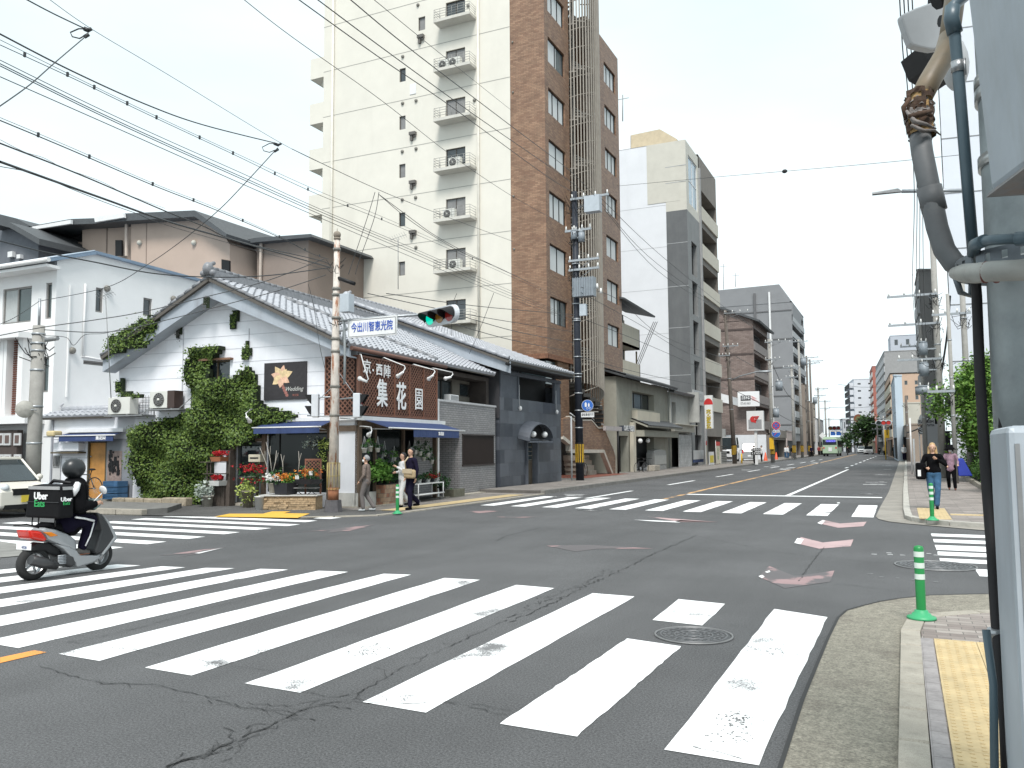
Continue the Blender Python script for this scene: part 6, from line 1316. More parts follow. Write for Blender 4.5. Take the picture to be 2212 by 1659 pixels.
m.build('stone_blocks',mat('rough tan stone',(.33,.28,.21),.9,.4,8,bump=.6,bscale=30),q,bevel=.03)
q=thing('crate_stack','stack of blue plastic crates beside the ivy','crates',tuple(FG.p(8.45,.3,.14)));m=MB()
for k in range(3):
 z=.14+.19*k
 for u in(8.2,8.78):m.fbox(FG,u-.012,u+.012,.1,.5,z,z+.17)
 for r_ in range(4):m.fbox(FG,8.2,8.78,.49,.51,z+.015+.042*r_,z+.04+.042*r_);m.fbox(FG,8.2,8.78,.09,.11,z+.015+.042*r_,z+.04+.042*r_)
 m.fbox(FG,8.2,8.78,.1,.5,z,z+.01)
m.build('crate_body',mat('blue crate plastic',(.05,.13,.25),.5,.15,6),q)
def bicycle(label,P,ang,sc_=1.0,col=(.02,.02,.022),group=None):
 T=thing('bicycle',label,'bicycle',tuple(P),R(ang),group)
 r_=.33*sc_;wb=1.02*sc_;BL=mat('black bicycle paint',col,.4)
 for y in(0,wb):
  m=MB();n_=28;m.tube([(y+r_*math.cos(6.2832*k/n_),0,r_+r_*math.sin(6.2832*k/n_))for k in range(n_+1)],.017,6);w_=m.build('wheel',mat('black rubber',(.02,.02,.02),.8),T,local=True)
  m=MB()
  for k in range(16):a=6.2832*k/16;m.tube([(y,0,r_),(y+r_*math.cos(a),0,r_+r_*math.sin(a))],.0035,4)
  m.cyl((y,-.03,r_),(y,.03,r_),.02,n=8);m.build('spokes',STEEL,w_,local=True)
 m=MB();st=(.18*sc_,0,r_+.42*sc_);hd=(wb-.22*sc_,0,r_+.42*sc_);bb=(.42*sc_,0,r_-.02);
 for a,b in((st,bb),(bb,(wb-.2*sc_,0,r_+.3*sc_)),(st,hd),((0,0,r_),bb),((0,0,r_),(.2*sc_,0,r_+.36*sc_)),(hd,(wb,0,r_)),(hd,(wb-.26*sc_,0,r_+.6*sc_))):m.tube([a,b],.016,7)
 m.build('frame',BL,T,local=True)
 m=MB();m.tube([(wb-.26*sc_,0,r_+.6*sc_),(wb-.25*sc_,-.27,r_+.63*sc_)],.013,6);m.tube([(wb-.26*sc_,0,r_+.6*sc_),(wb-.25*sc_,.27,r_+.63*sc_)],.013,6);m.build('handlebar',BLK,T,local=True)
 m=MB();m.tube([st,(.13*sc_,0,r_+.56*sc_)],.014,6);m.sph((.12*sc_,0,r_+.58*sc_),(.14,.07,.035),10,6);m.build('saddle',BLK,T,local=True)
 m=MB();m.cyl((.42*sc_,-.02,r_-.02),(.42*sc_,.02,r_-.02),.09,n=16);m.tube([(.42*sc_,.05,r_-.02),(.42*sc_+.15,.06,r_-.08)],.01,5);m.build('crank',STEEL,T,local=True);return T
bp=G(225,1100);bicycle('black sports bicycle leaning by the orange door behind the scooter rider',FG.p(9.0,.62,.145),183.4,1.0)
bicycle('black bicycle parked under the brick staircase',(-15.0,40.0,.15),92);
for k in range(2):bicycle('dark bicycle with covered basket parked by the tiled canopy house, '+('nearer' if k==0 else 'farther')+' of two',AX(*za(1290+110*k,1350),-14.6-.1*k)+V3((0,-.2,-.0)),75+12*k,1.0,group='bicycles by the tiled canopy house')
q=thing('metal_bin','domed metal rubbish cabinet on the pavement before the row houses','bin',tuple(ptX(1424,-14.9)+up(.14)));p,s9=AX(*z5(768,1300),-14.8),AX(*z5(848,1300),-14.8);m=MB()
prof=[(p.y,.14),(s9.y,.14),(s9.y,1.15),(s9.y-.15,1.4),((p.y+s9.y)/2,1.5),(p.y+.2,1.42),(p.y,1.2)];m.prism([V3((-14.8,y,z))for y,z in prof],(-.5,0,0));m.build('cabinet',mat('weathered zinc',(.3,.3,.29),.5,.2,6),q);m=MB();m.box((-14.79,p.y+.1,.5),(-14.77,s9.y-.1,1.1));m.build('door',mat('bin door',(.38,.38,.36),.5),q)
q=thing('concrete_block','pale concrete block left of the domed metal bin','block',tuple(AX(*z5(775,1300),-14.4)));p=AX(*z5(752,1300),-14.4);m=MB();m.box((-14.7,p.y,.14),(-14.2,p.y+1.3,.5));m.build('block',CONC,q,bevel=.03)
q=thing('notice_sign','white notice panel at the foot of the dark grey building','sign',tuple(AX(*z5(1055,1200),-15.3)));a,b=AX(*z5(1022,1170),-15.2),AX(*z5(1085,1225),-15.2);m=MB();m.box((-15.25,a.y,b.z),(-15.2,b.y,a.z));m.build('panel',mat('pale notice',(.5,.5,.5)),q);m=MB();m.box((-15.3,a.y,.4),(-15.22,b.y,b.z));m.build('base',NAVY,q)
def banner(label,fx,fy,col,txt):
 a,b=AX(*fn5(*fx),-14.6),AX(*fn5(*fy),-14.6);T=thing('banner',label,'banner',(a.x,a.y,.14));m=MB();m.cyl((-14.6,a.y,.14),(-14.6,a.y,a.z+.1),.02,n=6);m.build('pole',WHT,T)
 m=MB();m.box((-14.62,a.y+.03,b.z),(-14.6,b.y,a.z));m.build('cloth',mat('banner cream',(.55,.5,.4),.8),T);m=MB();m.box((-14.625,a.y+.03,a.z-.35),(-14.59,b.y,a.z));m.build('red_band',mat('banner red',(.5,.05,.04),.7),T)
 if txt:textmesh(txt,T,V3((-14.58,(a.y+b.y)/2,(a.z+b.z)/2-.1)),(0,1,0),(0,0,1),.34,col,'lettering')
fn5=z5
banner('cream and red advertising banner next to the vertical clinic sign',(1095,1110),(1108,1260),mat('banner yellow text',(.5,.4,.05)),'')
banner('second cream and red advertising banner nearer the grey screen',(1160,1115),(1190,1255),mat('banner text',(.1,.25,.1)),'接\n骨\n院')
q=thing('sandwich_board','white and yellow sandwich board between the two banners','sign',tuple(AX(*z5(1135,1260),-14.5)));a,b=AX(*z5(1120,1180),-14.5),AX(*z5(1152,1262),-14.5);m=MB();m.box((-14.56,a.y,.16),(-14.5,b.y,a.z));m.build('board',WHT,q);m=MB();m.box((-14.5,a.y+.2,a.z-.9),(-14.49,b.y-.2,a.z-.3));m.build('yellow_print',mat('print yellow',(.6,.48,.05)),q)
q=thing('condenser_stack','stack of grey outdoor units beside the second banner','outdoor unit',tuple(AX(*z5(1205,1260),-14.6)));a,b=AX(*z5(1188,1180),-14.6),AX(*z5(1226,1262),-14.6);m=MB();m.box((-14.9,a.y,.14),(-14.5,b.y,a.z));m.build('casing',mat('dull ivory metal',(.36,.36,.34),.6),q,bevel=.02)
m=MB()
for k in range(10):m.box((-14.5,a.y+.1,.3+.15*k),(-14.49,b.y-.1,.36+.15*k))
m.build('vent_slat',BLK,q)
# hedge and trees on the right
def tree(name,label,P,h,cr,n,lf,size=.09,trunk=.12,clumps=40,cat='tree',flat_=.8,base=.35,seed=1):
 rr=random.Random(seed);T=thing(name,label,cat,tuple(P));P=Vector(P);m=MB();m.tube([P,P+V3((.05,0,h*.35)),P+V3((-.05,.05,h*.6))],[trunk,trunk*.75,trunk*.4],8)
 cs=[]
 for k in range(clumps):
  a=rr.uniform(0,6.28);u=rr.uniform(0,1)**.5;z=rr.uniform(base,1);w_=cr*math.sin(math.pi*min(.97,max(.12,(z-base)/(1-base)*.85+.1)))
  c=P+V3((math.cos(a)*w_*u,math.sin(a)*w_*u,h*z));cs.append((c,cr*rr.uniform(.16,.3)))
  if k%4==0:m.tube([P+up(h*base*.9),P.lerp(c,.6)+up(0),c],[trunk*.4,trunk*.2,.01],5)
 m.build('trunk',mat('dark bark',(.07,.055,.045),.9,.3,9),T);m=MB();leaves(m,cs,size,n,1.0,.5,rr);m.build('crown',lf,T);return T
BRT=leafmat('fresh tree leaves',(.03,.09,.012),(.19,.33,.06),(.3,.42,.1))
tree('street_tree','bright green leafy tree over the right pavement hedge',(3.45,40,.1),4.9,2.15,200,BRT,.1,.14,105,base=.3,seed=5)
tree('street_tree','lower green tree beside the near steel pole, behind the masked woman',(3.5,31,.1),2.9,1.2,150,BRT,.08,.09,45,base=.42,seed=9)
tree('far_tree','dark round tree at the far crossing on the right side',pt(1872,190),7.6,3.3,70,leafmat('dark tree leaves',(.02,.05,.015),(.07,.13,.04)),.35,.3,50,seed=3)
tree('far_tree','small dark tree beside the bus at the far end',pt(1832,225),4.6,2.6,40,leafmat('dark tree leaves',(.02,.05,.015),(.07,.13,.04)),.35,.3,30,seed=4)
hd=thing('hedge','clipped green hedge along the right pavement','hedge',(3.0,30,.1));m=MB();mm=MB()
rr=random.Random(21)
pts=[]
for k in range(330):
 y=rr.uniform(20.5,47);x=rr.uniform(2.55,3.9);z=rr.uniform(.25,1.05+.2*math.sin(y*1.3));pts.append((V3((x,y,z)),.16))
leaves(m,pts,.06,60,1.0,.5,rr);m.build('foliage',leafmat('hedge leaves',(.02,.06,.012),(.1,.19,.04),(.2,.28,.08)),hd)
mm.box((2.75,20.5,.1),(3.9,47,.8));mm.build('shade_mass',IVYB,hd)  # dark core box, shade inside the hedge put into its colour
kerb_line('hedge_kerb',[(2.32,19.5),(2.42,34),(2.6,50)],.14,.09,.24,CONC,1.0,side=1)
q=thing('dark_roof_house','low house with black roof behind the right hand trees','house',(6,44,0));m=MB();m.box((5,42,0),(13,48,4.2));m.build('wall',mat('grey garden wall',(.2,.2,.2),.8),q);m=MB();slab(m,(8.2,41,6.6),V3((0,8,0)),V3((-4.2,0,-2.0)),.25);slab(m,(8.2,41,6.6),V3((0,8,0)),V3((5,0,-2.0)),.25);m.build('roof',RFD,q)
q=thing('garden_wall','low grey panel wall behind the hedge','wall',(4.4,36,0));m=MB();m.box((4.3,22,0),(4.45,46,1.9));m.build('panel',mat('grey green panel',(.13,.15,.16),.7),q)
# POLES, SIGNALS, SIGNS, WIRES
CONP=mat('concrete pole',(.3,.29,.27),.85,.15,5,stain=.4,stcol=(.2,.19,.17),stscale=2,streak=True)
BPOLE=mat('black coated pole',(.02,.024,.034),.55,.2,6,spec=.3);WPOLE=mat('brown weathered pole',(.13,.11,.095),.85,.25,5);PORC=mat('porcelain',(.7,.7,.68),.25);TRM=mat('transformer grey',(.24,.27,.3),.45,.15,5)
YP,RB_=mat('yellow band',(.7,.42,.02),.6,.1,9),mat('black rubber',(.02,.02,.02),.8)
rw=random.Random(5)
def clutter(m,c,r,n,w_=.012):
 for _ in range(n):
  a,b=[c+V3((rw.gauss(0,r*.45),rw.gauss(0,r*.45),rw.gauss(0,r*.5)))for _ in(0,1)];mid=(a+b)/2+up(-r*.3);m.tube([a,(a+mid)/2+V3((0,0,-.02)),mid,b],w_,4,False)
def upole(label,P,h,r0,r1,mt,arms=(),trs=(),bands=True,lean=(0,0),group=None,sc_=1.0,cl=10):
 P=Vector((P[0],P[1],P[2]if len(P)>2 else 0));T=thing('utility_pole',label,'utility pole',tuple(P),group=group);top=P+V3((lean[0],lean[1],h));at=lambda z:P.lerp(top,z/h)
 m=MB();m.tube([P,P.lerp(top,.5),top],[r0,(r0+r1)/2,r1],14);m.build('pole',mt,T)
 for z,L_,off in arms:
  m=MB();c=at(z);m.box((c.x-L_/2+off,c.y-.05*sc_-r1,c.z-.05*sc_),(c.x+L_/2+off,c.y+.03*sc_-r1,c.z+.05*sc_));m.tube([c+V3((L_*.3+off,-r1,0)),c+up(-.5*sc_)],.018*sc_,5);ao=m.build('crossarm',STEEL,T)
  for k in range(4):x=c.x+off+L_*(k/3-.5)*.92;m=MB();m.cyl((x,c.y-r1,c.z+.05*sc_),(x,c.y-r1,c.z+.24*sc_),.05*sc_,.028*sc_,8);m.build('insulator',PORC,ao)
 for z,dx,w_,hh in trs:
  c=at(z)+V3((dx,-.1,0));m=MB();m.cyl(c+up(-hh/2),c+up(hh/2),w_/2,n=14);m.cyl(c+up(hh/2),c+up(hh/2+.06),w_/2*1.06,w_*.3,n=14);t_=m.build('transformer',TRM,T);m=MB()
  for k in range(3):a=2.1*k;m.cyl(c+V3((math.cos(a)*w_*.3,math.sin(a)*w_*.3,hh/2)),c+V3((math.cos(a)*w_*.36,math.sin(a)*w_*.36,hh/2+.2)),.03,.02,6)
  m.build('bushing',PORC,t_);m=MB();m.box((min(c.x,P.x),c.y-.03,c.z-.05),(max(c.x,P.x),c.y+.03,c.z+.02));m.build('mount',STEEL,t_)
 if cl:
  m=MB();
  for z,L_,off in arms:clutter(m,at(z)+up(-.3*sc_),.5*sc_,cl,.011*sc_)
  if not arms:clutter(m,at(h*.85),.4,cl)
  m.build('service_cable',BLK,T)
 m=MB()
 for k in range(3):c=at(h*(.35+.2*k));rr_=r0+(r1-r0)*(.35+.2*k);m.cyl(c,c+up(.05),rr_+.012,n=14)
 m.build('steel_band',STEEL,T)
 if bands:
  m=MB();c0,c1=at(.75),at(1.75);m.tube([c0,c1],[r0+.006,r0+.004],16,False);b=m.build('guard_sleeve',BLK,T);m=MB()
  for k in range(12):a=6.283*k/12;M=Matrix.Translation(at(1.25))@Matrix.Rotation(a,4,'Z');m.box((r0+.004,-r0*.085,-.42),(r0+.012,r0*.085,.42),M)
  m.build('yellow_stripe',YP,b)
 return T,at
Pb=G(1251,1042,.13);Pb=V3((-13.5,36.1,.13));hb=zat(Pb,415)
Tb,atb=upole('tall black utility pole with transformers and yellow striped sleeve before the brick tower',Pb,hb-.1,.19,.13,BPOLE,[(hb-.5,1.9,.8),(zat(Pb,505),1.3,.2),(zat(Pb,570),1.5,.45),(zat(Pb,590),1.5,.45)],[(zat(Pb,520),.35,.3,.45),(zat(Pb,515),-.02,.3,.4)],lean=(-.1,0),cl=30)
def on_b(px,py,dy=-.15):return AY(px,py,36.1+dy)
m=MB();a,b=on_b(1243,603),on_b(1285,640);
for k in range(9):x=a.x+(b.x-a.x)*k/8;m.box((x-.02,35.6,b.z),(x+.02,36.1,a.z))
m.box((a.x,35.65,b.z),(b.x,36.05,a.z-.03));m.build('ribbed_transformer',TRM,Tb);m=MB()
for px,py in((1290,618),(1298,628),(1276,608)):p=on_b(px,py);m.cyl(p+up(-.12),p+up(.12),.07,.04,8)
m.build('insulator',PORC,Tb);m=MB();a,b=on_b(1267,428),on_b(1300,458);m.box((a.x,35.6,b.z),(b.x,36,a.z));m.build('switch_box',mat('pale switch box',(.42,.46,.5),.5),Tb);m=MB();a,b=on_b(1254,658),on_b(1268,682);m.box((a.x,35.8,b.z),(b.x,36,a.z));m.build('meter_box',mat('pale switch box',(.42,.46,.5)),Tb)
m=MB()
for z in(2.4,3.2,4,4.9,5.7,6.5,7.4,8.2,9,10.1):c=atb(z);m.cyl(c,c+up(.05),.2,n=14)
m.build('strap',STEEL,Tb)
q=thing('conduit_post','slim pale grey post standing beside the black pole','post',(-13.75,35.7,.13));m=MB();p=zat(V3((-13.75,35.7,0)),905);m.cyl((0,0,0),(0,0,p),.045,n=8);m.build('post',mat('pale grey paint',(.42,.43,.44),.5),q,local=True)
def disc_sign(name,label,P,d,r,face,ring=None,glyph=None,n_=(1,0,0),post=None,plate=None,group=None):
 """round road sign: n_ its facing"""
 T=thing(name,label,'road sign',tuple(P),group=group);n_=Vector(n_).normalized();ex=up(1).cross(n_).normalized();c=Vector(P)
 def ringp(r_,t):return[c+n_*t+(ex*math.cos(6.283*k/28)+up(math.sin(6.283*k/28)))*r_ for k in range(28)]
 m=MB();m.prism([p-n_*.02 for p in ringp(r,0)],n_*.02);m.build('back_plate',WHT,T);m=MB();m.prism(ringp(r*.95,.001),n_*.004);m.build('sign_face',face,T)
 if ring:m=MB();m.prism(ringp(r*.72,.006),n_*.003);m.build('inner_disc',ring,T)
 if plate:m=MB();a=plate;m.prism([c+ex*x*a[0]+up(y)for x,y in((-1,-r-.05-a[1]),(1,-r-.05-a[1]),(1,-r-.05),(-1,-r-.05))],n_*.02);pl=m.build('plate',WHT,T);textmesh(a[2],pl,c+n_*.024+up(-r-.05-a[1]/2),ex,up(1),a[1]*.62,BLK,'lettering',width=a[0]*1.8)
 return T,c,n_,ex
BLUE=mat('sign blue',(.02,.12,.45),.5);RED=mat('sign red',(.55,.03,.03),.5)
c=on_b(1269,876,0);T,c,n_,ex=disc_sign('round_sign','round blue pedestrian and bicycle sign with white plate on the black pole',c,0,.27,BLUE,n_=(.35,-1,0),plate=(.3,.22,'自転車通行可'))
for k,(dx,dz,s_)in enumerate(((-.08,.04,1),(.06,.02,.8))):m=MB();m.prism([c+n_*.008+ex*(dx+x*s_)+up(dz+y*s_)for x,y in((-.04,-.1),(.04,-.1),(.05,.05),(0,.13),(-.05,.05))],n_*.003);m.build('pedestrian_symbol',WHT,T)
m=MB()
for x in(-.03,.1):m.lathe([(.05,0),(.05,.004),(.037,.004),(.037,0)],c+n_*.008+ex*(x+.02)+up(-.13),14,Matrix((ex,up(1),n_)).transposed().to_4x4())
m.build('bicycle_symbol',WHT,T);m=MB();m.tube([c-n_*.04,V3((Pb.x,Pb.y,c.z-.1))],.02,5);m.build('bracket',STEEL,T)
Pr=V3((-13.32,17.5,.02));RUST=mat('rusty painted steel',(.56,.51,.46),.8,.2,6,stain=.95,stcol=(.27,.1,.04),stscale=7,streak=True,bump=.3);RUST.node_tree.nodes['Map Range.001'].inputs[1].default_value=.53;RUST.node_tree.nodes['Map Range.001'].inputs[2].default_value=.6;RUST2=mat('bare rust',(.24,.1,.05),.9,.35,9)
Tr=thing('signal_pole','rust streaked signal pole with ball finial on the flower shop corner','pole',tuple(Pr));ht=zat(Pr,518);m=MB();top=V3((Pr.x+.04,Pr.y,ht));m.tube([Pr+up(.3),Pr.lerp(top,.5),top],[.135,.11,.075],18);m.build('pole',RUST,Tr)
m=MB();m.tube([Pr+up(.28),Pr+up(.62)],.14,18);m.build('bare_foot',RUST2,Tr);m=MB()
for k in range(8):a,a2=6.283*k/8+.39,6.283*(k+1)/8+.39;m.hexa([Pr,Pr+V3((math.cos(a)*.24,math.sin(a)*.24,0)),Pr+V3((math.cos(a2)*.24,math.sin(a2)*.24,0)),Pr],[Pr+up(.3),Pr+V3((math.cos(a)*.21,math.sin(a)*.21,.3)),Pr+V3((math.cos(a2)*.21,math.sin(a2)*.21,.3)),Pr+up(.3)])
m.build('base',mat('dark base paint',(.09,.085,.09),.7,.3,8),Tr);m=MB();m.sph(top+up(.13),.1,14,10);m.cyl(top,top+up(.05),.09,n=14);m.cyl(top+up(.22),top+up(.3),.008,n=5);m.build('finial',mat('grey stone ball',(.25,.21,.17),.8,.3,9),Tr)
m=MB()
for z in(ht-.3,ht-1.35,zat(Pr,690),zat(Pr,735),zat(Pr,762),zat(Pr,838),zat(Pr,900),zat(Pr,640)):c=Pr.lerp(top,z/ht);m.cyl(V3((c.x,c.y,z)),V3((c.x,c.y,z+.07)),.135-.045*z/ht+.012,n=16)
m.build('clamp',mat('dull clamp steel',(.22,.21,.19),.6,.3,9,metal=.3),Tr);m=MB();z0_,z1_=zat(Pr,1056),zat(Pr,1000)
for k in range(12):a=6.283*k/12;x,y=Pr.x+.165*math.cos(a),Pr.y+.165*math.sin(a);m.cyl((x,y,z0_),(x,y,z1_),.007,n=5)
for z in(z0_,(z0_+z1_)/2,z1_):m.tube([(Pr.x+.165*math.cos(6.283*k/16),Pr.y+.165*math.sin(6.283*k/16),z)for k in range(17)],.007,5)
m.build('guard_cage',mat('old brass yellow',(.4,.32,.12),.6),Tr)
def py_(px,py,dy=0):return AY(px,py,17.5+dy)
m=MB();m.tube([py_(738,685),py_(744,702),py_(745,770),py_(744,830)],.032,8);m.tube([py_(760,706),py_(742,712),py_(740,740)],.025,7);m.build('conduit',mat('grey conduit',(.26,.28,.29),.6),Tr)
m=MB();a,b=py_(741,637,-.15),py_(752,675,-.15);m.box((a.x,17.2,b.z),(b.x+.12,17.45,a.z));m.build('junction_box',mat('pale switch box',(.42,.46,.5)),Tr,bevel=.01)
m=MB();m.tube([py_(723,598),py_(766,613)],.05,8);m.build('cable_cover',BLK,Tr);m=MB();clutter(m,py_(724,570),.35,10,.008);clutter(m,py_(735,700),.25,8,.01);m.build('loose_cable',BLK,Tr)
m=MB();m.tube([py_(733,694),py_(800,687),py_(905,680)],.035,8);m.tube([py_(733,716),py_(860,690)],.02,6);m.build('mast_arm',STEEL,Tr)
q=thing('street_name_sign','white street name sign with blue characters on the rusty pole','sign',tuple(py_(804,707,-.1)));A0,A1,A2,A3=py_(752,731,-.1),py_(855.5,722.5,-.1),py_(856.5,682,-.1),py_(752,692,-.1)
A0,A1,A2,A3=AY(751.5,730.5,17.4),AY(855.5,722.5,17.4),AY(857,680.5,17.4),AY(751.5,692,17.4);m=MB();m.prism([A0,A1,A2,A3],(0,.05,0));m.build('sign_board',mat('sign white',(.72,.72,.72),.45,.03),q);exs=(A1-A0).normalized();m=MB();c=(A0+A1+A2+A3)/4;hw,hh=(A1-A0).length*.485,(A3-A0).length*.455
for s_ in(-1,1):m.box((-hw,-.004,s_*hh-.008),(hw,0,s_*hh+.008),Matrix.Translation(c)@Matrix((exs,V3((0,1,0)),up(1))).transposed().to_4x4());m.box((s_*hw-.008,-.004,-hh),(s_*hw+.008,0,hh),Matrix.Translation(c)@Matrix((exs,V3((0,1,0)),up(1))).transposed().to_4x4())
m.build('border',GREYM,q);textmesh('今出川智恵光院',q,c+V3((0,-.006,0)),exs,up(1),.27,mat('name blue',(.01,.07,.4),.5),'lettering',fat=.008,width=hw*1.78)
HOUS=mat('signal housing grey',(.55,.57,.6),.5,.08,5);LENS={'g':mat('lit green lens',(.0,.25,.16),.2,emit=(.0,.5,.34,.5)),'y':mat('dark amber lens',(.3,.14,.02),.2),'r':mat('dark red lens',(.3,.025,.02),.2),'gd':mat('dark green lens',(.01,.05,.035),.2),'rl':mat('lit red lens',(.3,.01,.01),.2,emit=(.5,.03,.02,.3))}
def vsignal(label,c,d,L_=1.15,s=1.0,lens=('g','y','r'),vert=False,group=None):
 """c centre, d facing"""
 T=thing('traffic_signal',label,'traffic light',tuple(c),group=group);d=Vector(d).normalized();ex=up(1).cross(d).normalized();e1,e2=(ex,up(1))if not vert else(up(1),ex)
 c=Vector(c);r_=.17*s;h=L_*s/2;m=MB();pts=[]
 for k in range(24):a=6.283*k/24;x=math.cos(a)*.21*s;pts.append(c+e1*((h-.21*s)*(1 if x>0 else-1)+x)+e2*math.sin(a)*.21*s)
 m.prism(pts,-d*.13*s);m.build('housing',HOUS,T)
 for k in range(3):
  o=c+e1*((k-1)*.36*s);m=MB();m.prism([o+d*.004+(e1*math.cos(6.283*j/20)+e2*math.sin(6.283*j/20))*r_*.9 for j in range(20)],d*.01);m.build('lens',LENS[lens[k]],T)
  m=MB();n_=14
  for j in range(n_):
   a0,a1=-.35+(math.pi+.7)*j/n_,-.35+(math.pi+.7)*(j+1)/n_;q0=[o+(ex*math.cos(a)+up(math.sin(a)))*r_*f for a in(a0,a1)for f in(1.0,1.08)]
   l0,l1=[.05+.26*max(0,math.sin(min(max(a,0),math.pi)))**.6 for a in(a0,a1)];dn=V3((0,0,-.04))
   m.hexa([q0[0],q0[2],q0[3],q0[1]],[q0[0]+d*l0*s+dn,q0[2]+d*l1*s+dn,q0[3]+d*l1*s+dn,q0[1]+d*l0*s+dn])
  m.build('visor',BLK,T)
 m=MB();m.tube([c-d*.1*s,c-d*.3*s],.05*s,8);m.build('mount',HOUS,T);return T
cs_=AY(950,683,17.3);vsignal('horizontal traffic light showing green, hanging from the rusty pole arm',cs_,(-.42,-1,-.2),1.12,1.08)
def psignal(label,c,d,w_=.33,h=.62,group='pedestrian lights on the rusty pole'):
 T=thing('pedestrian_signal',label,'pedestrian light',tuple(c),group=group);d=Vector(d).normalized();ex=up(1).cross(d).normalized();M=Matrix.Translation(c)@Matrix((ex,-d,up(1))).transposed().to_4x4();m=MB();m.box((-w_/2,0,-h/2),(w_/2,.18,h/2),M);m.build('housing',HOUS,T,bevel=.02)
 for z,l in((h*.24,'r'),(-h*.24,'gd')):
  m=MB();m.box((-w_*.38,-.012,z-h*.19),(w_*.38,0.002,z+h*.19),M);m.build('lens',LENS[l],T);m=MB();m.box((-w_*.42,-.17,z+h*.2),(w_*.42,0,z+h*.215),M)
  for s_ in(-1,1):m.hexa([M@V3((s_*w_*.42,0,z-h*.2)),M@V3((s_*w_*.42+.012,0,z-h*.2)),M@V3((s_*w_*.42+.012,0,z+h*.2)),M@V3((s_*w_*.42,0,z+h*.2))],[M@V3((s_*w_*.42,-.06,z-h*.1)),M@V3((s_*w_*.42+.012,-.06,z-h*.1)),M@V3((s_*w_*.42+.012,-.17,z+h*.2)),M@V3((s_*w_*.42,-.17,z+h*.2))])
  m.build('visor',BLK,T)
 return T
psignal('pedestrian light left of the rusty pole in front of the white gable',py_(674,876),(-1,-.6,0));psignal('pedestrian light right of the rusty pole in front of the lattice sign',py_(780,876),(1,.45,0))
m=MB();m.tube([py_(722,857),py_(665,860),py_(664,866)],.022,6);m.tube([py_(735,862),py_(778,858),py_(782,862)],.022,6);m.tube([py_(733,806),py_(768,856)],.008,5);m.tube([py_(722,832),py_(690,862)],.008,5);m.tube([py_(722,900),py_(664,898)],.02,6);m.tube([py_(735,903),py_(770,905)],.02,6);m.build('signal_bracket',STEEL,Tr)
q=thing('clinic_sign','tall white vertical sign with yellow characters and red dome logo','sign',tuple(AX(*z5(1110,930),-14.3)));a,b=AX(*z5(1089,820),-14.3),AX(*z5(1137,1035),-14.3);m=MB();yw=a.y;m.box((-15.2,yw,b.z),(-14.1,yw+.35,a.z));Ws=AY(*z5(1089,820),yw).x;We=AY(*z5(1137,820),yw).x
m=MB();m.box((Ws,yw,b.z),(We,yw+.4,a.z));m.build('sign_box',mat('lit white sign',(.72,.72,.7),.4,.03),q);m=MB();cx=(Ws+We)/2;m.prism([V3((cx+.36*math.cos(math.pi*k/12),yw-.012,a.z-.75+.5*math.sin(math.pi*k/12)))for k in range(13)],(0,.01,0));m.build('dome_logo',RED,q)
txt='きりん接骨整骨院';hh_=(a.z-b.z-1.1)/len(txt)
for k,ch in enumerate(txt):textmesh(ch,q,V3((cx,yw-.014,a.z-1.25-hh_*k)),(1,0,0),up(1),hh_*1.02,mat('sign yellow',(.5,.36,.01),.5),'character',fat=.04,width=(We-Ws)*.62)
q=thing('billboard','white billboard with black caption box on the brown apartment block','billboard',(0,0,0));Yb=ptX(1626,-16.2,700).y-1.2;a,b=AY(*z5(1300,797),Yb),AY(*z5(1440,888),Yb);q.location=((a.x+b.x)/2,Yb,b.z);m=MB();m.box((a.x,Yb,b.z),(b.x,Yb+.3,a.z));m.build('board',mat('sign white',(.72,.72,.72)),q)
p,r_=AY(*z5(1320,822),Yb),AY(*z5(1384,852),Yb);m=MB();m.box((p.x,Yb-.02,r_.z),(r_.x,Yb,p.z));m.build('caption_box',BLK,q);textmesh('広告募集',q,V3(((p.x+r_.x)/2,Yb-.03,(p.z+r_.z)/2)),(1,0,0),up(1),(p.z-r_.z)*.75,WHT,'lettering',fat=.02,width=(r_.x-p.x)*.85)
textmesh('075-431-8631',q,V3(((p.x+r_.x)/2,Yb-.02,r_.z-.35)),(1,0,0),up(1),.42,GREYM,'lettering',width=(r_.x-p.x)*1.0);m=MB();f=lambda x,y:AY(*z5(x,y),Yb)
for pl in(((1384,822),(1400,828),(1425,842),(1398,838)),((1384,835),(1410,845),(1440,862),(1395,850))):m.prism([f(*v)+V3((0,-.02,0))for v in pl],(0,.01,0))
m.build('red_swoosh',mat('print pink',(.6,.3,.3),.6),q)
Yp=74.0;q=thing('pylon_sign','white and grey pylon sign with red winged head emblem before the white wall','sign',(0,0,0));f=lambda x,y,d_=0:AY(*z5(x,y),Yp+d_);a,b=f(1357,920),f(1467,1043);q.location=((a.x+b.x)/2,Yp,.1);m=MB();m.box((a.x,Yp,b.z),(b.x,Yp+.5,a.z));m.build('sign_box',mat('sign white',(.72,.72,.72)),q)
md=f(1357,975).z;m=MB();m.box((a.x+.15,Yp-.02,b.z+.15),(b.x-.15,Yp,md));m.build('grey_panel',mat('sign grey',(.3,.3,.31),.5),q)
def ff(x,y):return AY(*zb(x,y),Yp)+V3((0,-.04,0))
m=MB()
for pl in(((1328,815),(1345,785),(1370,772),(1395,785),(1390,830),(1420,830),(1410,870),(1380,858),(1350,855),(1340,835)),((1380,775),(1458,772),(1448,790),(1400,792)),((1398,797),(1446,797),(1432,815),(1400,812)),((1395,818),(1430,822),(1418,838),(1395,832))):m.prism([ff(*v)for v in pl],(0,.015,0))
m.build('winged_head_emblem',RED,q);m=MB();a,b=f(1405,1043),f(1420,1200);m.box((a.x,Yp+.15,.1),(f(1422,1043).x,Yp+.35,a.z));m.build('post',WHT,q)
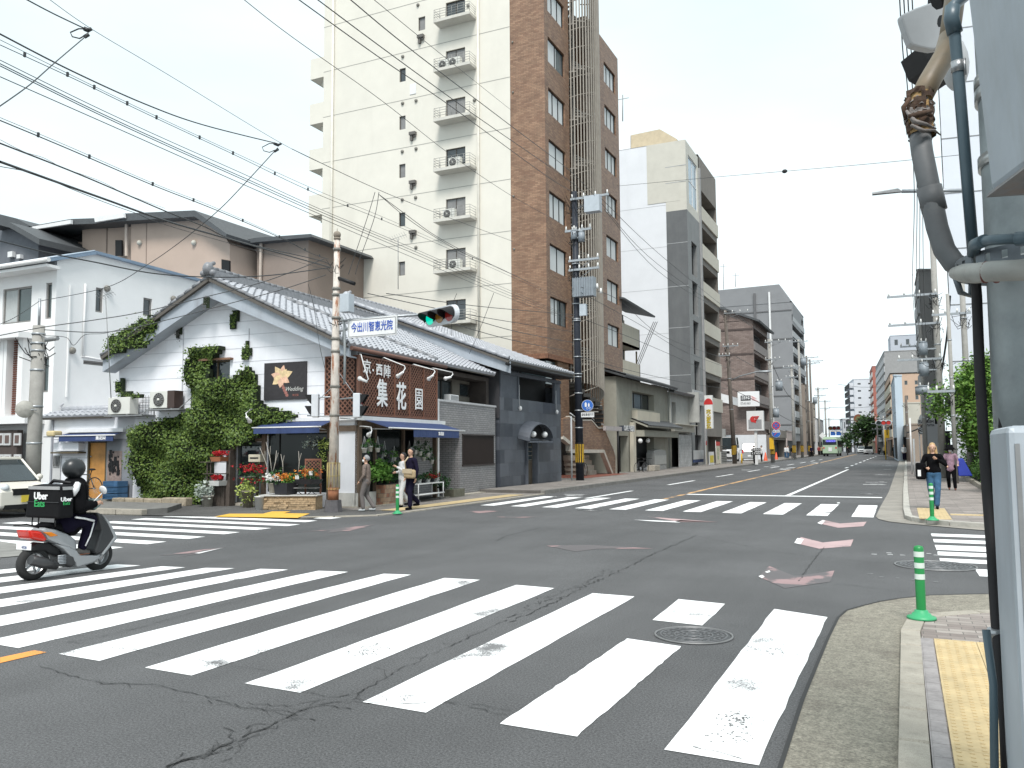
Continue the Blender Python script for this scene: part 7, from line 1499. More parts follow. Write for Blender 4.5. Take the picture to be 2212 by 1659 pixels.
q=thing('price_board','small black price board under the pylon sign','sign',tuple(ff(1490,1300)));
for y0,y1 in((1215,1255),(1265,1305)):a,b=ff(1422,y0),ff(1548,y1);m=MB();m.box((a.x,Yp-3,b.z),(b.x,Yp-2.9,a.z));m.build('panel',mat('price black',(.03,.03,.03),.5),q);textmesh('1850' if y0==1215 else '1740',q,V3(((a.x+b.x)/2,Yp-3.02,(a.z+b.z)/2)),(1,0,0),up(1),(a.z-b.z)*.9,WHT,'lettering',width=(b.x-a.x)*.8)
Pt=V3((-13.3,83,.13))
for k,(y,f1,f2,w_)in enumerate(((1012,RED,BLUE,'upper no stopping sign, blue with red ring, on the striped pole'),(1062,BLUE,BLUE,'lower blue round sign under the small white plate'))):
 c=AY(*z5(1546,y),82.5);T,c,n_,ex=disc_sign('round_sign',w_,c,0,.4,RED if k==0 else BLUE,BLUE,n_=(.1,-1,0),plate=(.3,.22,'8-20')if k==0 else None,group='round signs on the concrete pole');m=MB()
 for s_ in((1,-1)if k==0 else(1,)):m.prism([c+n_*.012+ex*(x*.7*.4)+up(y_*s_*.7*.4)for x,y_ in((-.75,-.6),(-.6,-.75),(.75,.6),(.6,.75))],n_*.004)
 m.build('red_bar',RED,T)
 # poles down both sides
def pz(px,X,z=.13):P=ptX(px,X);P.z=z;return P
P=V3((AY(1587,990,76).x,76,.1));h=zat(P,672)
Tp,atp=upole('brown weathered utility pole with wire cluster before the brown apartments',P,h,.2,.13,WPOLE,[(h-.3,2.2,1.0),(zat(P,750),1.4,.3),(zat(P,770),1.0,-.3)],bands=True,lean=(-.5,0),cl=22)
m=MB();a=atp(zat(P,825));m.tube([a,AY(1600,812,75.8),AY(1635,803,75.8),AY(1647,802,75.8)],.06,6);Ts=thing('street_lamp','curved street lamp arm reaching over the white billboard','street lamp',tuple(a));m.build('lamp_arm',STEEL,Ts);m=MB();c=AY(1650,803,75.8);m.sph(c,(.7,.2,.12),10,6);m.build('lamp_head',STEEL,Ts)
left=[(1669,83,735,CONP,'grey concrete pole carrying the round blue signs',[(0.3,2,.6),(2.0,1.4,.3)],[(7.2,.45,.9,1.2),(4.6,.8,1.1,1.3)]),(1716,105,790,CONP,'grey pole before the dark shopfront, second on the left pavement',[(.3,2,0),(1.5,1.4,0)],[]),(1733,122,735,CONP,'pole with guy wires beside the long grey block',[(.3,2.5,0)],[(3.2,.6,1.2,1.5)]),(1749,135,770,WPOLE,'dark brown pole at the end of the grey block',[(.3,3,.3),(1.2,2.4,.8)],[]),(1756,142,778,WPOLE,'second dark brown pole beyond the grey block',[(.3,2.4,.9)],[]),(1772,160,838,CONP,'far left pole before the bus with diamond sign',[(.3,2.2,.6),(1.5,2,.3)],[(2.4,-.6,1.2,1.6)]),(1786,190,865,CONP,'farthest left pole behind the bus',[(.3,2.4,0),(1.8,2,0)],[]),(1793,215,904,CONP,'small far pole right above the bus roof',[(.3,2.4,0)],[])]
for px,Y,ty,mt,lb,arms,trs in left:
 P=V3((AY(px,980,Y).x,Y,.1));h=zat(P,ty);upole(lb,P,h,.2,.14,mt,[(h-a[0],a[1],a[2])for a in arms],[(h-a[0]*1.0,a[1],a[2]*.6,a[3]*.7)for a in trs],bands=Y<140,cl=8)
m=MB();c=V3((AY(1669,1000,83).x,82.7,0));q=thing('yellow_sleeve','black and yellow number plate sleeve on the pole with round signs','sleeve',tuple(c));m.box((c.x-.2,82.68,1.4),(c.x+.2,82.72,2.5));m.build('sleeve_panel',YP,q)
right=[(2037,44,520,CONP,'tallest grey concrete pole on the right with coiled cables and two grey transformers',[(2.7,2.2,-1.0),(4.1,2.2,-1.0),(5.8,1.9,-.8)],[(5.3,-.62,.4,.6),(6.3,-.62,.42,.62),(7.3,-.7,.7,.36)],.17),(2001,58,700,CONP,'slimmer pole left of the tallest right pole',[(1.5,1.6,-.4)],[],.14),(2097,43,580,CONP,'grey pole behind the right trees carrying the long street lamp arm',[(2.2,1.6,-.5)],[],.15),(2064,38,640,CONP,'thin pole between the tallest pole and the trees',[(4,1.0,-.4)],[],.09),(1963,90,858,WPOLE,'leaning dark pole by the glazed corner block',[],[],.16),(1941,120,880,CONP,'pole right of the far traffic light',[(.4,2,0)],[],.16),(1926,140,890,CONP,'far right pole before the peach block',[(.4,2,-.3),(1.6,2,0)],[],.17),(1912,160,900,CONP,'farther right pole before the grey apartments',[(.4,2,-.3)],[],.17),(1898,185,912,CONP,'distant right pole beside the far tree',[(.4,2.2,0),(1.5,2,0)],[],.18),(1848,230,905,CONP,'distant pole in front of the far white apartments',[(.4,2.4,0)],[],.18)]
for px,Y,ty,mt,lb,arms,trs,r0 in right:
 P=V3((AY(px,1000,Y).x,Y,.1));h=zat(P,ty);upole(lb,P,h,r0,r0*.75,mt,[(h-a[0],a[1],a[2])for a in arms],[(h-a[0],a[1],a[2],a[3])for a in trs],bands=False,cl=20 if Y<60 else 8)
Ts=thing('street_lamp','long horizontal street lamp arm crossing behind the wrapped duct','street lamp',tuple(AY(2080,410,42.7)));m=MB();m.tube([AY(2100,411,42.8),AY(1948,413,42.8)],.09,8);m.build('lamp_arm',STEEL,Ts);m=MB();a,b=AY(1884,418,42.8),AY(1950,412,42.8);m.hexa([a+V3((0,-.12,-.07)),b+V3((0,-.1,-.06)),b+V3((0,.1,-.06)),a+V3((0,.12,-.07))],[a+V3((0,-.1,.02)),b+V3((-.2,-.1,.12)),b+V3((-.2,.1,.12)),a+V3((0,.1,.02))]);m.build('lamp_head',GREYM,Ts)
Pl=V3((AY(68,1100,14.6).x,14.6,.1));hl=zat(Pl,704);Tl,atl=upole('thick grey concrete pole with round mirror at the left edge before the white house',Pl,hl-.1,.2,.15,CONP,[],bands=False,lean=(.02,0),cl=22)
m=MB();m.cyl(atl(hl-.1),AY(86,645,14.6),.035,n=8);m.build('top_pin',STEEL,Tl);m=MB();
for z in(hl-.35,hl-.6,hl-.8):m.cyl(atl(z),atl(z+.05),.17,n=14)
m.build('clamp',STEEL,Tl);m=MB();a=AY(105,734,14.4);m.tube([atl(zat(Pl,728)),a],.02,6);m.tube([a+V3((-.1,0,0)),a+V3((.35,0,.02))],.06,6);m.build('lamp_fitting',GREYM,Tl)
q=thing('road_mirror','round grey backed traffic mirror on the left concrete pole','mirror',tuple(AY(54,884,14.3)));c=AY(54,884,14.3);m=MB();M=Matrix.Rotation(R(60),4,'Z')@Matrix.Rotation(R(90),4,'X');m.lathe([(0,.06),(.12,.05),(.22,.0),(.23,-.01),(0,-.01)],c,18,M);m.build('mirror_dish',mat('mirror back',(.33,.32,.29),.6,.2,8),q);m=MB();m.tube([c,AY(80,886,14.5)],.015,6);m.build('arm',STEEL,q)
for lb,pts,Y in(('thin rooftop television aerial left of the traffic light',[(860,625),(860,515)],25),('television aerial leaning against the white house wall',[(240,860),(228,640)],17.5)):
 a,b=AY(*pts[0],Y),AY(*pts[1],Y);q=thing('aerial',lb,'aerial',tuple(a));m=MB();m.tube([a,b],.014,5);m.build('mast',GREYM,q);m=MB();m.tube([b+V3((-.35,0,-.02)),b+V3((.35,0,.1))],.008,4)
 for k in range(7):c=b+V3((-.3+.1*k,0,-.01+.02*k));m.tube([c+V3((0,-.12,.08)),c+V3((0,.12,-.08))],.005,4)
 m.build('antenna',GREYM,q)
for lb,px,Y,y0,y1 in(('rooftop aerial on the white building',1345,75,262,205),('tall rooftop mast above the grey block',1563,135,625,570),('rooftop aerial on the grey block',1589,135,620,590)):
 a,b=AY(px,y0,Y),AY(px,y1,Y);q=thing('aerial',lb,'aerial',tuple(a));m=MB();m.tube([a,b],.05,5);m.tube([b+V3((-.6,0,-.4)),b+V3((.6,0,-.4))],.03,4);m.build('mast',GREYM,q)
 # wires
WK=mat('black cable',(.03,.033,.036),.5)
def wire(label,pts,r=.01,group='overhead wires',name='overhead_wire',hooks=0,n=8,mt=None):
 """pts = (photo x, photo y, forward distance)"""
 P=[AD(*p)for p in pts];out=[]
 for i in range(len(P)-1):
  p0,p1,p2,p3=P[max(i-1,0)],P[i],P[i+1],P[min(i+2,len(P)-1)]
  for k in range(n):
   t=k/n;out.append(.5*((2*p1)+(p2-p0)*t+(2*p0-5*p1+4*p2-p3)*t*t+(3*p1-p0-3*p2+p3)*t*t*t))
 out.append(P[-1]);T=thing(name,label,'wire',tuple(P[0]),group=group);m=MB();m.tube(out,r*.82,5,False);m.build('cable',mt or WK,T)
 if hooks:
  m=MB()
  for k in range(1,hooks):c=out[int(len(out)*k/hooks)];m.box((c.x-.011,c.y-.011,c.z-.01),(c.x+.011,c.y+.011,c.z+.045));m.build('hanger_clip',WK,T);m=MB()
 return T
def W(label,pts,fn,d0,d1,r=.01,**k):
 q=[fn(*p)for p in pts];L_=[0]
 for i in range(1,len(q)):L_.append(L_[-1]+abs(q[i][0]-q[i-1][0])+.5*abs(q[i][1]-q[i-1][1]))
 return wire(label,[(q[i][0],q[i][1],1/(1/d0+(1/d1-1/d0)*L_[i]/L_[-1]))for i in range(len(q))],r,**k)
I_=lambda x,y:(x,y)
G1='cables crossing the upper left sky'
W('thick drooping cable ending at the right looped connector in the left sky',[(0,235),(500,492),(1000,718),(1400,862),(1915,992)],zw,8,14,.011,group=G1)
W('thick cable coming from the top edge to the left looped connector',[(180,-5),(370,95),(590,200)],zw,8,9,.009,group=G1)
W('faint thin wire running diagonally past both looped connectors',[(340,-5),(640,205),(1160,515),(1935,985),(2300,1165)],zw,9,15,.0045,group=G1)
W('cable dropping from the left looped connector to the left edge',[(600,245),(380,432),(200,590),(-10,740)],zw,9,7,.007,group=G1)
wire('long cable dropping from the right looped connector to the small pole by the white house',[(600,319,14),(528,397,14),(470,456,14.5),(394,519,15.5),(318,572,17),(232,620,18),(88,650,19)],.009,group=G1)
for k,(y0,q)in enumerate(((275,0),(310,10))):W(['upper','lower'][k]+' wire of the clipped pair above the beige house',[(0,y0),(525+8*k,535+20*k),(1010,770+15*k),(1610,1050+15*k),(2212,1325+25*k),(2900,1610+20*k),(3965,2090+15*k)],zw,9,36,.0045 if k==0 else.006,group=G1,hooks=14 if k else 0)
for k,(y0,y1)in enumerate(((415,1445),(440,1462),(455,1480))):W(['top','middle','lowest'][k]+' of three close parallel cables crossing the left sky',[(0,y0),(640,y0+315),(1160,y0+555),(1700,y0+795),(2212,y1),(2900,y1+290),(3518,y1+560),(3965,2195+6*k)],zw,9,36,(.006,.0075,.0075)[k],group=G1)
W('single cable just below the three close parallel cables',[(0,530),(850,905),(1700,1283),(2212,1505),(2900,1800),(3518,2060),(3965,2225)],zw,9,36,.007,group=G1)
for k in range(2):W(['thin upper','thicker lower'][k]+' wire of the second clipped pair reaching the rusty pole',[(0,812+20*k),(470,1010+18*k),(1055,1265+14*k),(1500,1440+14*k),(1930,1632+8*k),(2150,1750),(2270,1790)],zw,9,19.5,.004+.005*k,group=G1,hooks=9 if k else 0)
W('black cable with spiral wrap running to the rusty pole top',[(0,990),(560,1210),(1140,1458),(1400,1560),(1660,1670),(2210,1800),(2285,1840)],zw,9,19.5,.012,group=G1)
W('faint spiral messenger beside the wrapped black cable',[(0,965),(170,1050),(300,1090),(440,1160),(690,1250),(870,1340),(1140,1440)],zw,9,15,.0035,group=G1)
W('thickest black cable at the left edge above the dark roof',[(0,1118),(700,1368),(1160,1530),(1630,1665),(2290,1850)],zw,8,19.5,.017,group=G1)
W('loosely spiralled lower wire under the thickest black cable',[(0,1150),(240,1200),(480,1300),(730,1400),(930,1470),(1300,1600),(2300,1875)],zw,8,19.5,.005,group=G1)
G2='cables in front of the white house'
W('thick sagging cable crossing the white house roof to the rusty pole',[(-10,343),(300,420),(600,480),(1000,555),(1400,577),(1750,562),(2100,515)],z1,12,20,.014,group=G2)
W('cable from the left edge over the gable to the rusty pole',[(-10,950),(280,895),(600,850),(900,800),(1300,705),(1700,600),(2070,458)],z1,17,20,.012,group=G2)
W('lower cable over the gable ending at the rusty pole',[(280,912),(700,925),(1100,840),(1500,735),(1800,655),(2080,562)],z1,18,20,.012,group=G2)
W('drooping service cable from the concrete pole lamp',[(290,950),(420,960),(470,1010),(540,945),(660,935),(780,905)],z1,18,19,.008,group=G2)
W('short cable rising to the pin of the left concrete pole',[(-10,880),(100,830),(250,730)],z1,16,18,.008,group=G2)
W('pale thin wire running down from the gable roof to the rusty pole bracket',[(1965,620),(2000,760),(2040,1020),(2090,1230)],z1,19,19.3,.007,group=G2)
G3='cables in front of the cream tower'
W('dark cable from the top edge down across the cream wall, lowest of three',[(30,-5),(560,375),(1020,690),(1640,1140),(1850,1260)],z4,14,38,.013,group=G3)
W('dark cable from the top edge down across the cream wall, middle of three',[(150,-5),(640,360),(1200,765),(1700,1110),(1880,1250)],z4,14,38,.013,group=G3)
W('dark cable from the top edge down across the cream wall, highest of three',[(360,-5),(780,340),(1390,805),(1770,1095),(1920,1250)],z4,14,38,.013,group=G3)
W('pale thin wire from the top edge to the brick corner',[(510,-5),(940,345),(1385,700)],z4,14,33,.008,group=G3)
W('pale thin wire crossing the cream wall from the left sky',[(-325,-10),(-10,235),(560,640),(1000,985),(1385,1245),(1700,1420)],z4,15,36,.009,group=G3)
W('second pale thin wire crossing low on the cream wall',[(-10,950),(530,1205),(930,1365),(1400,1540)],z4,16,34,.009,group=G3)
for k in range(2):W(['left','right'][k]+' slack cable hanging from the small looped bracket on the cream wall',[(520+25*k,1225),(470+45*k,1390),(380+40*k,1660),(350+45*k,1750)],z4,19,19,.009,group=G3)
for k in range(2):W(['upper','lower'][k]+' cable from the looped bracket falling toward the traffic light',[(545,1240),(720,1370+18*k),(900,1500+10*k),(1100,1610+12*k),(1290,1700),(1500,1800)],z4,20,33,.01,group=G3)
for k,(a,b)in enumerate((((560,0),(2110,290)),((700,0),(2120,160)),((1300,180),(2110,370)),((1210,230),(2100,440)))):
 mx_,my_=(a[0]+b[0])/2,(a[1]+b[1])/2+18;W('cable from the traffic light past the slate roof to the black pole, '+ORD[k]+' down',[a,(mx_,my_),b],z3,20,37,.013,group=G3)
for k,(x,y)in enumerate(((1510,1325),(1230,1190))):W(['steep guy wire down to the slate roof corner','short steep wire above the slate roof'][k],[(x,-5 if k==0 else 0),(1420,230)if k==0 else(1200,100),(1325,455)if k==0 else(1190,320)],z3,30,32,.011,group=G3)
G4='cables running down the left side of the avenue'
for k,(pts)in enumerate(([(1300,430),(1420,545),(1560,660),(1590,680)],[(1300,440),(1420,570),(1590,690)],[(1305,452),(1440,600),(1595,690)],[(1255,620),(1340,650),(1440,730),(1585,780)],[(1255,632),(1380,700),(1480,760),(1588,800)],[(1250,685),(1400,745),(1520,800),(1590,845)],[(1250,770),(1380,805),(1500,830),(1590,842)])):
 W('cable sagging from the black pole toward the brown pole, %s from the top'%ORD[k],pts,I_,38,78,.016,group=G4)
for k,pts in enumerate(([(1590,680),(1630,710),(1668,738)],[(1590,770),(1625,790),(1668,815)],[(1590,845),(1640,870),(1700,905),(1735,920)],[(1670,790),(1700,850),(1735,880),(1750,890)])):W('cable between the brown pole and the poles beyond, %s from the top'%ORD[k],pts,I_,78,95,.03,group=G4)
for k in range(3):W('steep cable bundle rising to a looped bracket before the white building, %s of three'%ORD[k],[(1412+4*k,695),(1385+4*k,760),(1362+3*k,820)],I_,62,62,.03,group=G4)
G5='cables spanning the avenue'
W('high wire spanning the avenue with a small insulator at mid span',[(1332,402),(1540,383),(1695,370),(1900,352),(2090,333)],I_,46,30,.012,group=G5);q=thing('span_insulator','small dark insulator on the high span wire','insulator',tuple(AD(1695,370,37)));m=MB();m.sph((0,0,0),(.12,.08,.09),8,6);m.build('insulator_body',BLK,q,local=True)
for k,(a,b)in enumerate((((1810,830),(1900,836)),((1790,880),(1905,876)),((1790,905),(1900,905)),((1780,938),(1920,925)))):W('distant thin wire over the far end of the avenue, %s from the top'%ORD[k],[a,((a[0]+b[0])/2,(a[1]+b[1])/2+3),b],I_,170,170,.04,group=G5)
G6='bunched wires at the right'
for k in range(4):
 x=1945+9*k;W('near vertical wire rising beside the wrapped duct, %s from the left'%ORD[k],[(x-2,-5),(x+6,120),(x+16+2*k,200+k*5),(1975+6*k,420),(1972+8*k,640),(1985+6*k,760)],I_,12,44,.012,group=G6,hooks=4)
for k in range(4):W('slack wire between the right poles, %s from the top'%ORD[k],[(2035,640+45*k),(2018,690+48*k),(2000,720+50*k)],I_,44,58,.02,group=G6)
W('thick black cable bundle sagging down the tallest right pole',[(2052,640),(2046,720),(2036,790),(2026,850),(2010,900),(1985,925),(1958,935)],I_,36,60,.06,group=G6)
for k,(x,y,d_)in enumerate(((180,70,9),(590,318,14))):
 q=thing('cable_loop','looped cable connector in the left sky, '+('nearer the left edge' if k==0 else 'above the beige roof'),'connector',tuple(AD(x,y,d_)));m=MB();s_=1 if k==0 else.85;m.tube([AD(x+8,y-8,d_),AD(x-10*s_,y-8,d_),AD(x-28*s_,y,d_),AD(x-24*s_,y+9*s_,d_),AD(x-8,y+13*s_,d_),AD(x+4,y+6,d_)],.008,5);m.build('loop',WK,q)
 m=MB();m.tube([AD(x+2,y-8,d_),AD(x+12,y-4,d_)],.025,6);m.tube([AD(x+2,y+10,d_),AD(x+12,y+4,d_)],.02,6);m.tube([AD(x+10,y-4,d_),AD(x+18,y-8,d_)],.02,5);m.build('clamp',WK,q)
 # STREET FURNITURE, VEHICLES, PEOPLE
GRN=mat('bollard green',(.01,.21,.05),.4,.08,5);REFL=mat('reflective band',(.6,.68,.62),.4)
def bollard(label,P,yt):
 T=thing('bollard',label,'bollard',tuple(P),group='green striped bollards');h=zat(V3((P.x,P.y,0)),yt)-P.z;m=MB();m.lathe([(.04,.03),(.042,h-.02),(.035,h),(0,h+.01)],(0,0,0),18);m.build('post',GRN,T,local=True)
 m=MB();m.lathe([(0,0),(.125,0),(.12,.02),(.085,.03),(.075,.05),(.06,.055),(.055,.075),(.04,.08)],(0,0,0),20);m.build('base',mat('bollard base green',(.04,.33,.14),.4,.1,8),T,local=True)
 for k in range(3):m=MB();z=h*(.93-.155*k);m.cyl((0,0,z-h*.075),(0,0,z),.044,n=18,cap=False);m.build('reflective_band',REFL,T,local=True)
bollard('near green bollard with white bands on the right kerb corner',V3((.1,8.45,.05)),1180);bollard('green bollard on the far right corner in front of the blonde woman',V3((.5,18.95,.1)),1044);bollard('green bollard at the flower shop corner before the tall man',V3((-11.3,17.4,.03)),1047)
def stick(name,label,cat,P,yt,r,mt,lean=(0,0),grp=None):
 T=thing(name,label,cat,tuple(P),group=grp);m=MB();m.cyl((0,0,0),(lean[0],lean[1],zat(V3((P.x,P.y,0)),yt)-P.z),r,n=10);m.build('shaft',mt,T,local=True);return T
stick('white_post','taller of two leaning white posts on the right kerb','post',V3((.45,50,.1)),903,.045,WHT);stick('white_post','shorter of two leaning white posts on the right kerb','post',V3((.54,46,.1)),948,.045,WHT)
def cone(label,P,s):
 T=thing('traffic_cone',label,'traffic cone',tuple(P),group='orange cones on the left pavement');m=MB();m.lathe([(.16*s,.03),(.03*s,.7*s),(0,.7*s)],(0,0,0),12);m.build('cone',mat('cone orange',(.6,.08,.02),.5),T,local=True);m=MB();m.box((-.24*s,-.24*s,0),(.24*s,.24*s,.04));m.build('base',BLK,T,local=True)
cone('orange cone in front of the price board',AX(*z5(1480,1245),-13.4)+V3((0,0,0)),1.5);cone('orange cone at the foot of the pole with round signs',AX(*z5(1548,1238),-13.6),1.5)
q=stick('yellow_barrier','yellow post barrier at the car park entrance','barrier',AX(*z5(1328,1268),-13.2),980,.07,YP);m=MB();m.cyl((-.5,0,0),(-.42,0,1.9),.06,n=8);m.box((-.8,-.3,-.05),(.4,.3,.06));m.build('base',BLK,q,local=True)
q=thing('shop_sign','black and white sushi shop sign with half moon on the right','sign',tuple(AY(1968,920,60)));f=lambda x,y:AY(*zd(x,y),60);a,b=f(872,1122),f(1066,1172);m=MB();m.box((a.x,60,b.z),(b.x,60.4,a.z));o=f(975,1118);m.prism([V3((o.x+.46*math.cos(math.pi*k/14),60,o.z+.42*math.sin(math.pi*k/14)))for k in range(15)],(0,.3,0));m.build('white_board',WHT,q);c=f(1000,1088);m=MB();m.box((c.x,60.4,b.z),(c.x+.6,60.6,c.z+.25));a2,b2=f(872,1172),f(1060,1200)
for i in range(12):
 for j in range(2):m.box((a2.x+(b2.x-a2.x)*(i+.5*j)/12,59.97,a2.z+(b2.z-a2.z)*(j+1)/2),(a2.x+(b2.x-a2.x)*(i+.5*j+.5)/12,59.99,a2.z+(b2.z-a2.z)*j/2))
m.build('black_check',BLK,q);textmesh('KURA SUSHI',q,V3(((a.x+b.x)/2,59.97,(a.z+b.z)/2)),(1,0,0),up(1),.26,BLK,'lettering',fat=.03,width=(b.x-a.x)*.9);textmesh('<S',q,V3((o.x,59.97,o.z+.18)),(1,0,0),up(1),.36,BLK,'emblem',fat=.05)
q=thing('arrow_sign','square white sign with black ring and two arrow heads below the shop sign','sign',tuple(f(918,1330)));a,b=f(875,1213),f(962,1292);m=MB();m.box((a.x,59.5,b.z),(b.x,59.6,a.z));m.cyl((a.x+.06,59.65,.1),(a.x+.06,59.65,b.z+.1),.035,n=6);m.build('board',WHT,q);m=MB();m.lathe([(.22,0),(.22,.03),(.17,.03),(.17,0)],((a.x+b.x)/2,59.47,(a.z+b.z)/2),24,Matrix.Rotation(R(90),3,'X'));m.build('ring',BLK,q);textmesh('<>',q,V3(((a.x+b.x)/2,59.48,(a.z+b.z)/2)),(1,0,0),up(1),.26,BLK,'arrow_heads',fat=.04)
m=MB();m.tube([AY(*zd(425,1148),128),AY(*zd(650,1152),128)],.1,6);T=thing('signal_gantry','grey signal arm over the far crossing on the right','signal arm',tuple(AY(*zd(650,1152),128)));m.build('arm',STEEL,T)
vsignal('far traffic light over the right lanes beside the glazed block',AY(*zd(487,1160),127.5),(0,-1,-.1),1.2,1.75,('gd','rl','rl'));vsignal('tiny traffic light at the far crossing before the cream block',AY(*zd(295,1252),190),(0,-1,0),1.2,1.7,('gd','y','r'));vsignal('small traffic light above the far blue direction board',AY(*zc(1150,1056),187),(0,-1,0),1.2,2.2,('y','r','r'))
for k,(x0,x1)in enumerate(((1088,1166),(1175,1252))):
 a,b=AY(*zc(x0,1050),190),AY(*zc(x1,1168),190);q=thing('direction_board',('left' if k==0 else 'right')+' blue direction board hanging over the far road above the bus','road sign',tuple((a+b)/2),group='blue direction boards');m=MB();m.box((a.x,190,b.z),(b.x,190.2,a.z));m.build('board',BLUE,q);m=MB();m.box((a.x+.8,189.9,b.z+1),(a.x+1.2,190,a.z-1));m.box((a.x+.8,189.9,(a.z+b.z)/2),(b.x-1,190,(a.z+b.z)/2+.4));m.build('white_arrow',WHT,q)
q=thing('shop_sign','yellow and black projecting shop sign on the right pavement','sign',tuple(AY(*zd(527,1335),110)));a,b=AY(*zd(500,1240),110),AY(*zd(555,1332),110);m=MB();m.box((a.x,110,b.z),(b.x,110.3,a.z));m.cyl((a.x,110.1,0),(a.x,110.1,a.z),.08,n=6);m.build('yellow_board',YP,q);m=MB();m.box((a.x+.2,109.95,b.z+1.1),(b.x-.2,110,a.z-.6));m.build('dark_panel',BLK,q)
c=AY(*zd(202,1112),224);q=thing('emblem_sign','round emblem and lettering on the far cream block','sign',tuple(c));m=MB();m.prism([c+V3((1.1*math.cos(k*.4),0,1.1*math.sin(k*.4)))for k in range(16)],(0,.1,0));m.build('emblem',mat('emblem brown',(.2,.07,.03),.6),q);textmesh('総本家京料理',q,c+V3((8.5,0,0)),(1,0,0),up(1),1.9,mat('emblem brown',(.2,.07,.03)),'lettering')
c=AY(*zc(965,1172),158);q=thing('diamond_sign','small diamond shaped sign on the far left pole before the bus','road sign',tuple(c));m=MB();m.prism([c+V3((.6*math.cos(k*1.5708),0,.6*math.sin(k*1.5708)))for k in range(4)],(0,.05,0));m.build('plate',WHT,q)
# vehicles
RUB,GLS,CHR=mat('tyre rubber',(.018,.018,.018),.85),glass('car glass',(.03,.04,.045),.04),mat('wheel alloy',(.4,.41,.42),.3,.1,8,metal=.7)
def wheel(T,c,r,w_,ax=(0,1,0)):
 ax=Vector(ax);c=Vector(c);M=ax.to_track_quat('Z','Y').to_matrix();m=MB();m.lathe([(r*.62,-w_/2),(r*.93,-w_/2),(r,-w_*.3),(r,w_*.3),(r*.93,w_/2),(r*.62,w_/2)],c,26,M);o=m.build('wheel',RUB,T,local=True)
 m=MB();m.lathe([(r*.64,w_*.42),(r*.58,w_*.3),(r*.58,-w_*.3),(r*.64,-w_*.42)],c,20,M)
 for k in range(6):a=6.283*k/6;d=M@V3((math.cos(a),math.sin(a),0));m.tube([c-ax*w_*.0,c+d*r*.6],r*.07,5)
 m.sph(c,r*.16,8,6);m.build('rim',CHR,o,local=True)
def car(label,P,rz,L_,W_,H_,paint,prof,win,cat='car',plate=None,group=None,hl=True):
 """prof = side outline (x forward, z); win = greenhouse (x0, x1, x2, x3, z0, z1): base rear, base front, roof rear, roof front"""
 T=thing('parked_car' if cat=='car' else cat.replace(' ','_'),label,cat,tuple(P),R(rz),group);m=MB();m.prism([V3((x,-W_/2,z))for x,z in prof],(0,W_,0));m.build('body',paint,T,local=True,bevel=.06);x0,x1,x2,x3,za0,zb0=win;i_=.13
 m=MB();h4=[V3((x0,-W_/2+.03,za0)),V3((x1,-W_/2+.03,za0)),V3((x1,W_/2-.03,za0)),V3((x0,W_/2-.03,za0))];t4=[V3((x2,-W_/2+i_,zb0)),V3((x3,-W_/2+i_,zb0)),V3((x3,W_/2-i_,zb0)),V3((x2,W_/2-i_,zb0))];m.hexa(h4,t4);m.build('windows',GLS,T,local=True)
 m=MB();m.hexa([v+up(-.03)+V3((0,0,0))for v in t4],[v+up(.06)for v in t4]);
 for a in range(4):m.tube([h4[a],t4[a]],.035,6)
 for s_ in(0,3):m.tube([h4[s_].lerp(h4[s_+1 if s_==0 else 2],.45),t4[s_].lerp(t4[s_+1 if s_==0 else 2],.45)],.03,6)
 m.build('roof',paint,T,local=True,bevel=.03);xr,xf=min(p[0]for p in prof),max(p[0]for p in prof)
 for x in(xr+L_*.18,xf-L_*.19):
  for s_ in(-1,1):wheel(T,(x,s_*(W_/2-.09),H_*.185),H_*.185,.19)
 for s_ in(-1,1):
  m=MB();m.sph((xf-.1,s_*W_*.37,H_*.46),(.12,.12,.1),12,8);m.build('headlight',mat('headlamp glass',(.55,.58,.6),.1),T,local=True);m=MB();m.box((xr-.02,s_*W_*.42-.08,H_*.42),(xr+.1,s_*W_*.42+.08,H_*.62));m.build('tail_light',RED,T,local=True)
  m=MB();m.sph((x1-.15,s_*(W_/2+.1),za0+.08),(.06,.1,.08),8,6);m.build('mirror',paint,T,local=True)
 m=MB();m.box((xf-.06,-W_*.26,H_*.34),(xf+.015,W_*.26,H_*.44));m.box((xf-.06,-W_*.4,H_*.13),(xf+.01,W_*.4,H_*.2));m.build('grille',BLK,T,local=True)
 for x in(xf+.02,xr-.02):m=MB();m.box((x-.008,-.17,H_*.23),(x+.008,.17,H_*.23+.17));m.build('licence_plate',plate or WHT,T,local=True)
 return T
def kp_(L_,H_):return[(-L_/2,.25),(-L_/2,H_*.55),(-L_/2+.05,H_*.6),(L_/2-.75,H_*.6),(L_/2-.1,H_*.5),(L_/2,H_*.42),(L_/2,.25),(L_/2-.15,.2),(-L_/2+.15,.2)]
PBG=mat('cream beige car paint',(.68,.65,.58),.25,.03,2);PSL=mat('silver car paint',(.35,.36,.36),.3,.04,2,metal=.3);PWH=mat('white car paint',(.7,.7,.7),.25,.03,2)
P=G(20,1125);car('cream beige boxy car cut off by the left edge',(-21.45,13.6,0),2,3.4,1.48,1.6,PBG,kp_(3.4,1.5),(-1.62,1.15,-1.5,.6,.88,1.42),plate=mat('yellow plate',(.65,.5,.05),.5))
car('silver compact car parked before the white wall',AX(*zb(1320,1385),-15.4)+V3((0,0,.0)),100,4.0,1.6,1.95,PSL,kp_(4.4,1.8),(-2.1,1.5,-1.7,.7,1.08,1.85));car('white van parked behind the brown weathered pole',AX(*zb(1040,1400),-15.9),-88,4.4,1.6,2.4,PWH,kp_(4.4,2.3),(-2.15,1.9,-2.1,1.5,1.3,2.4),'van')
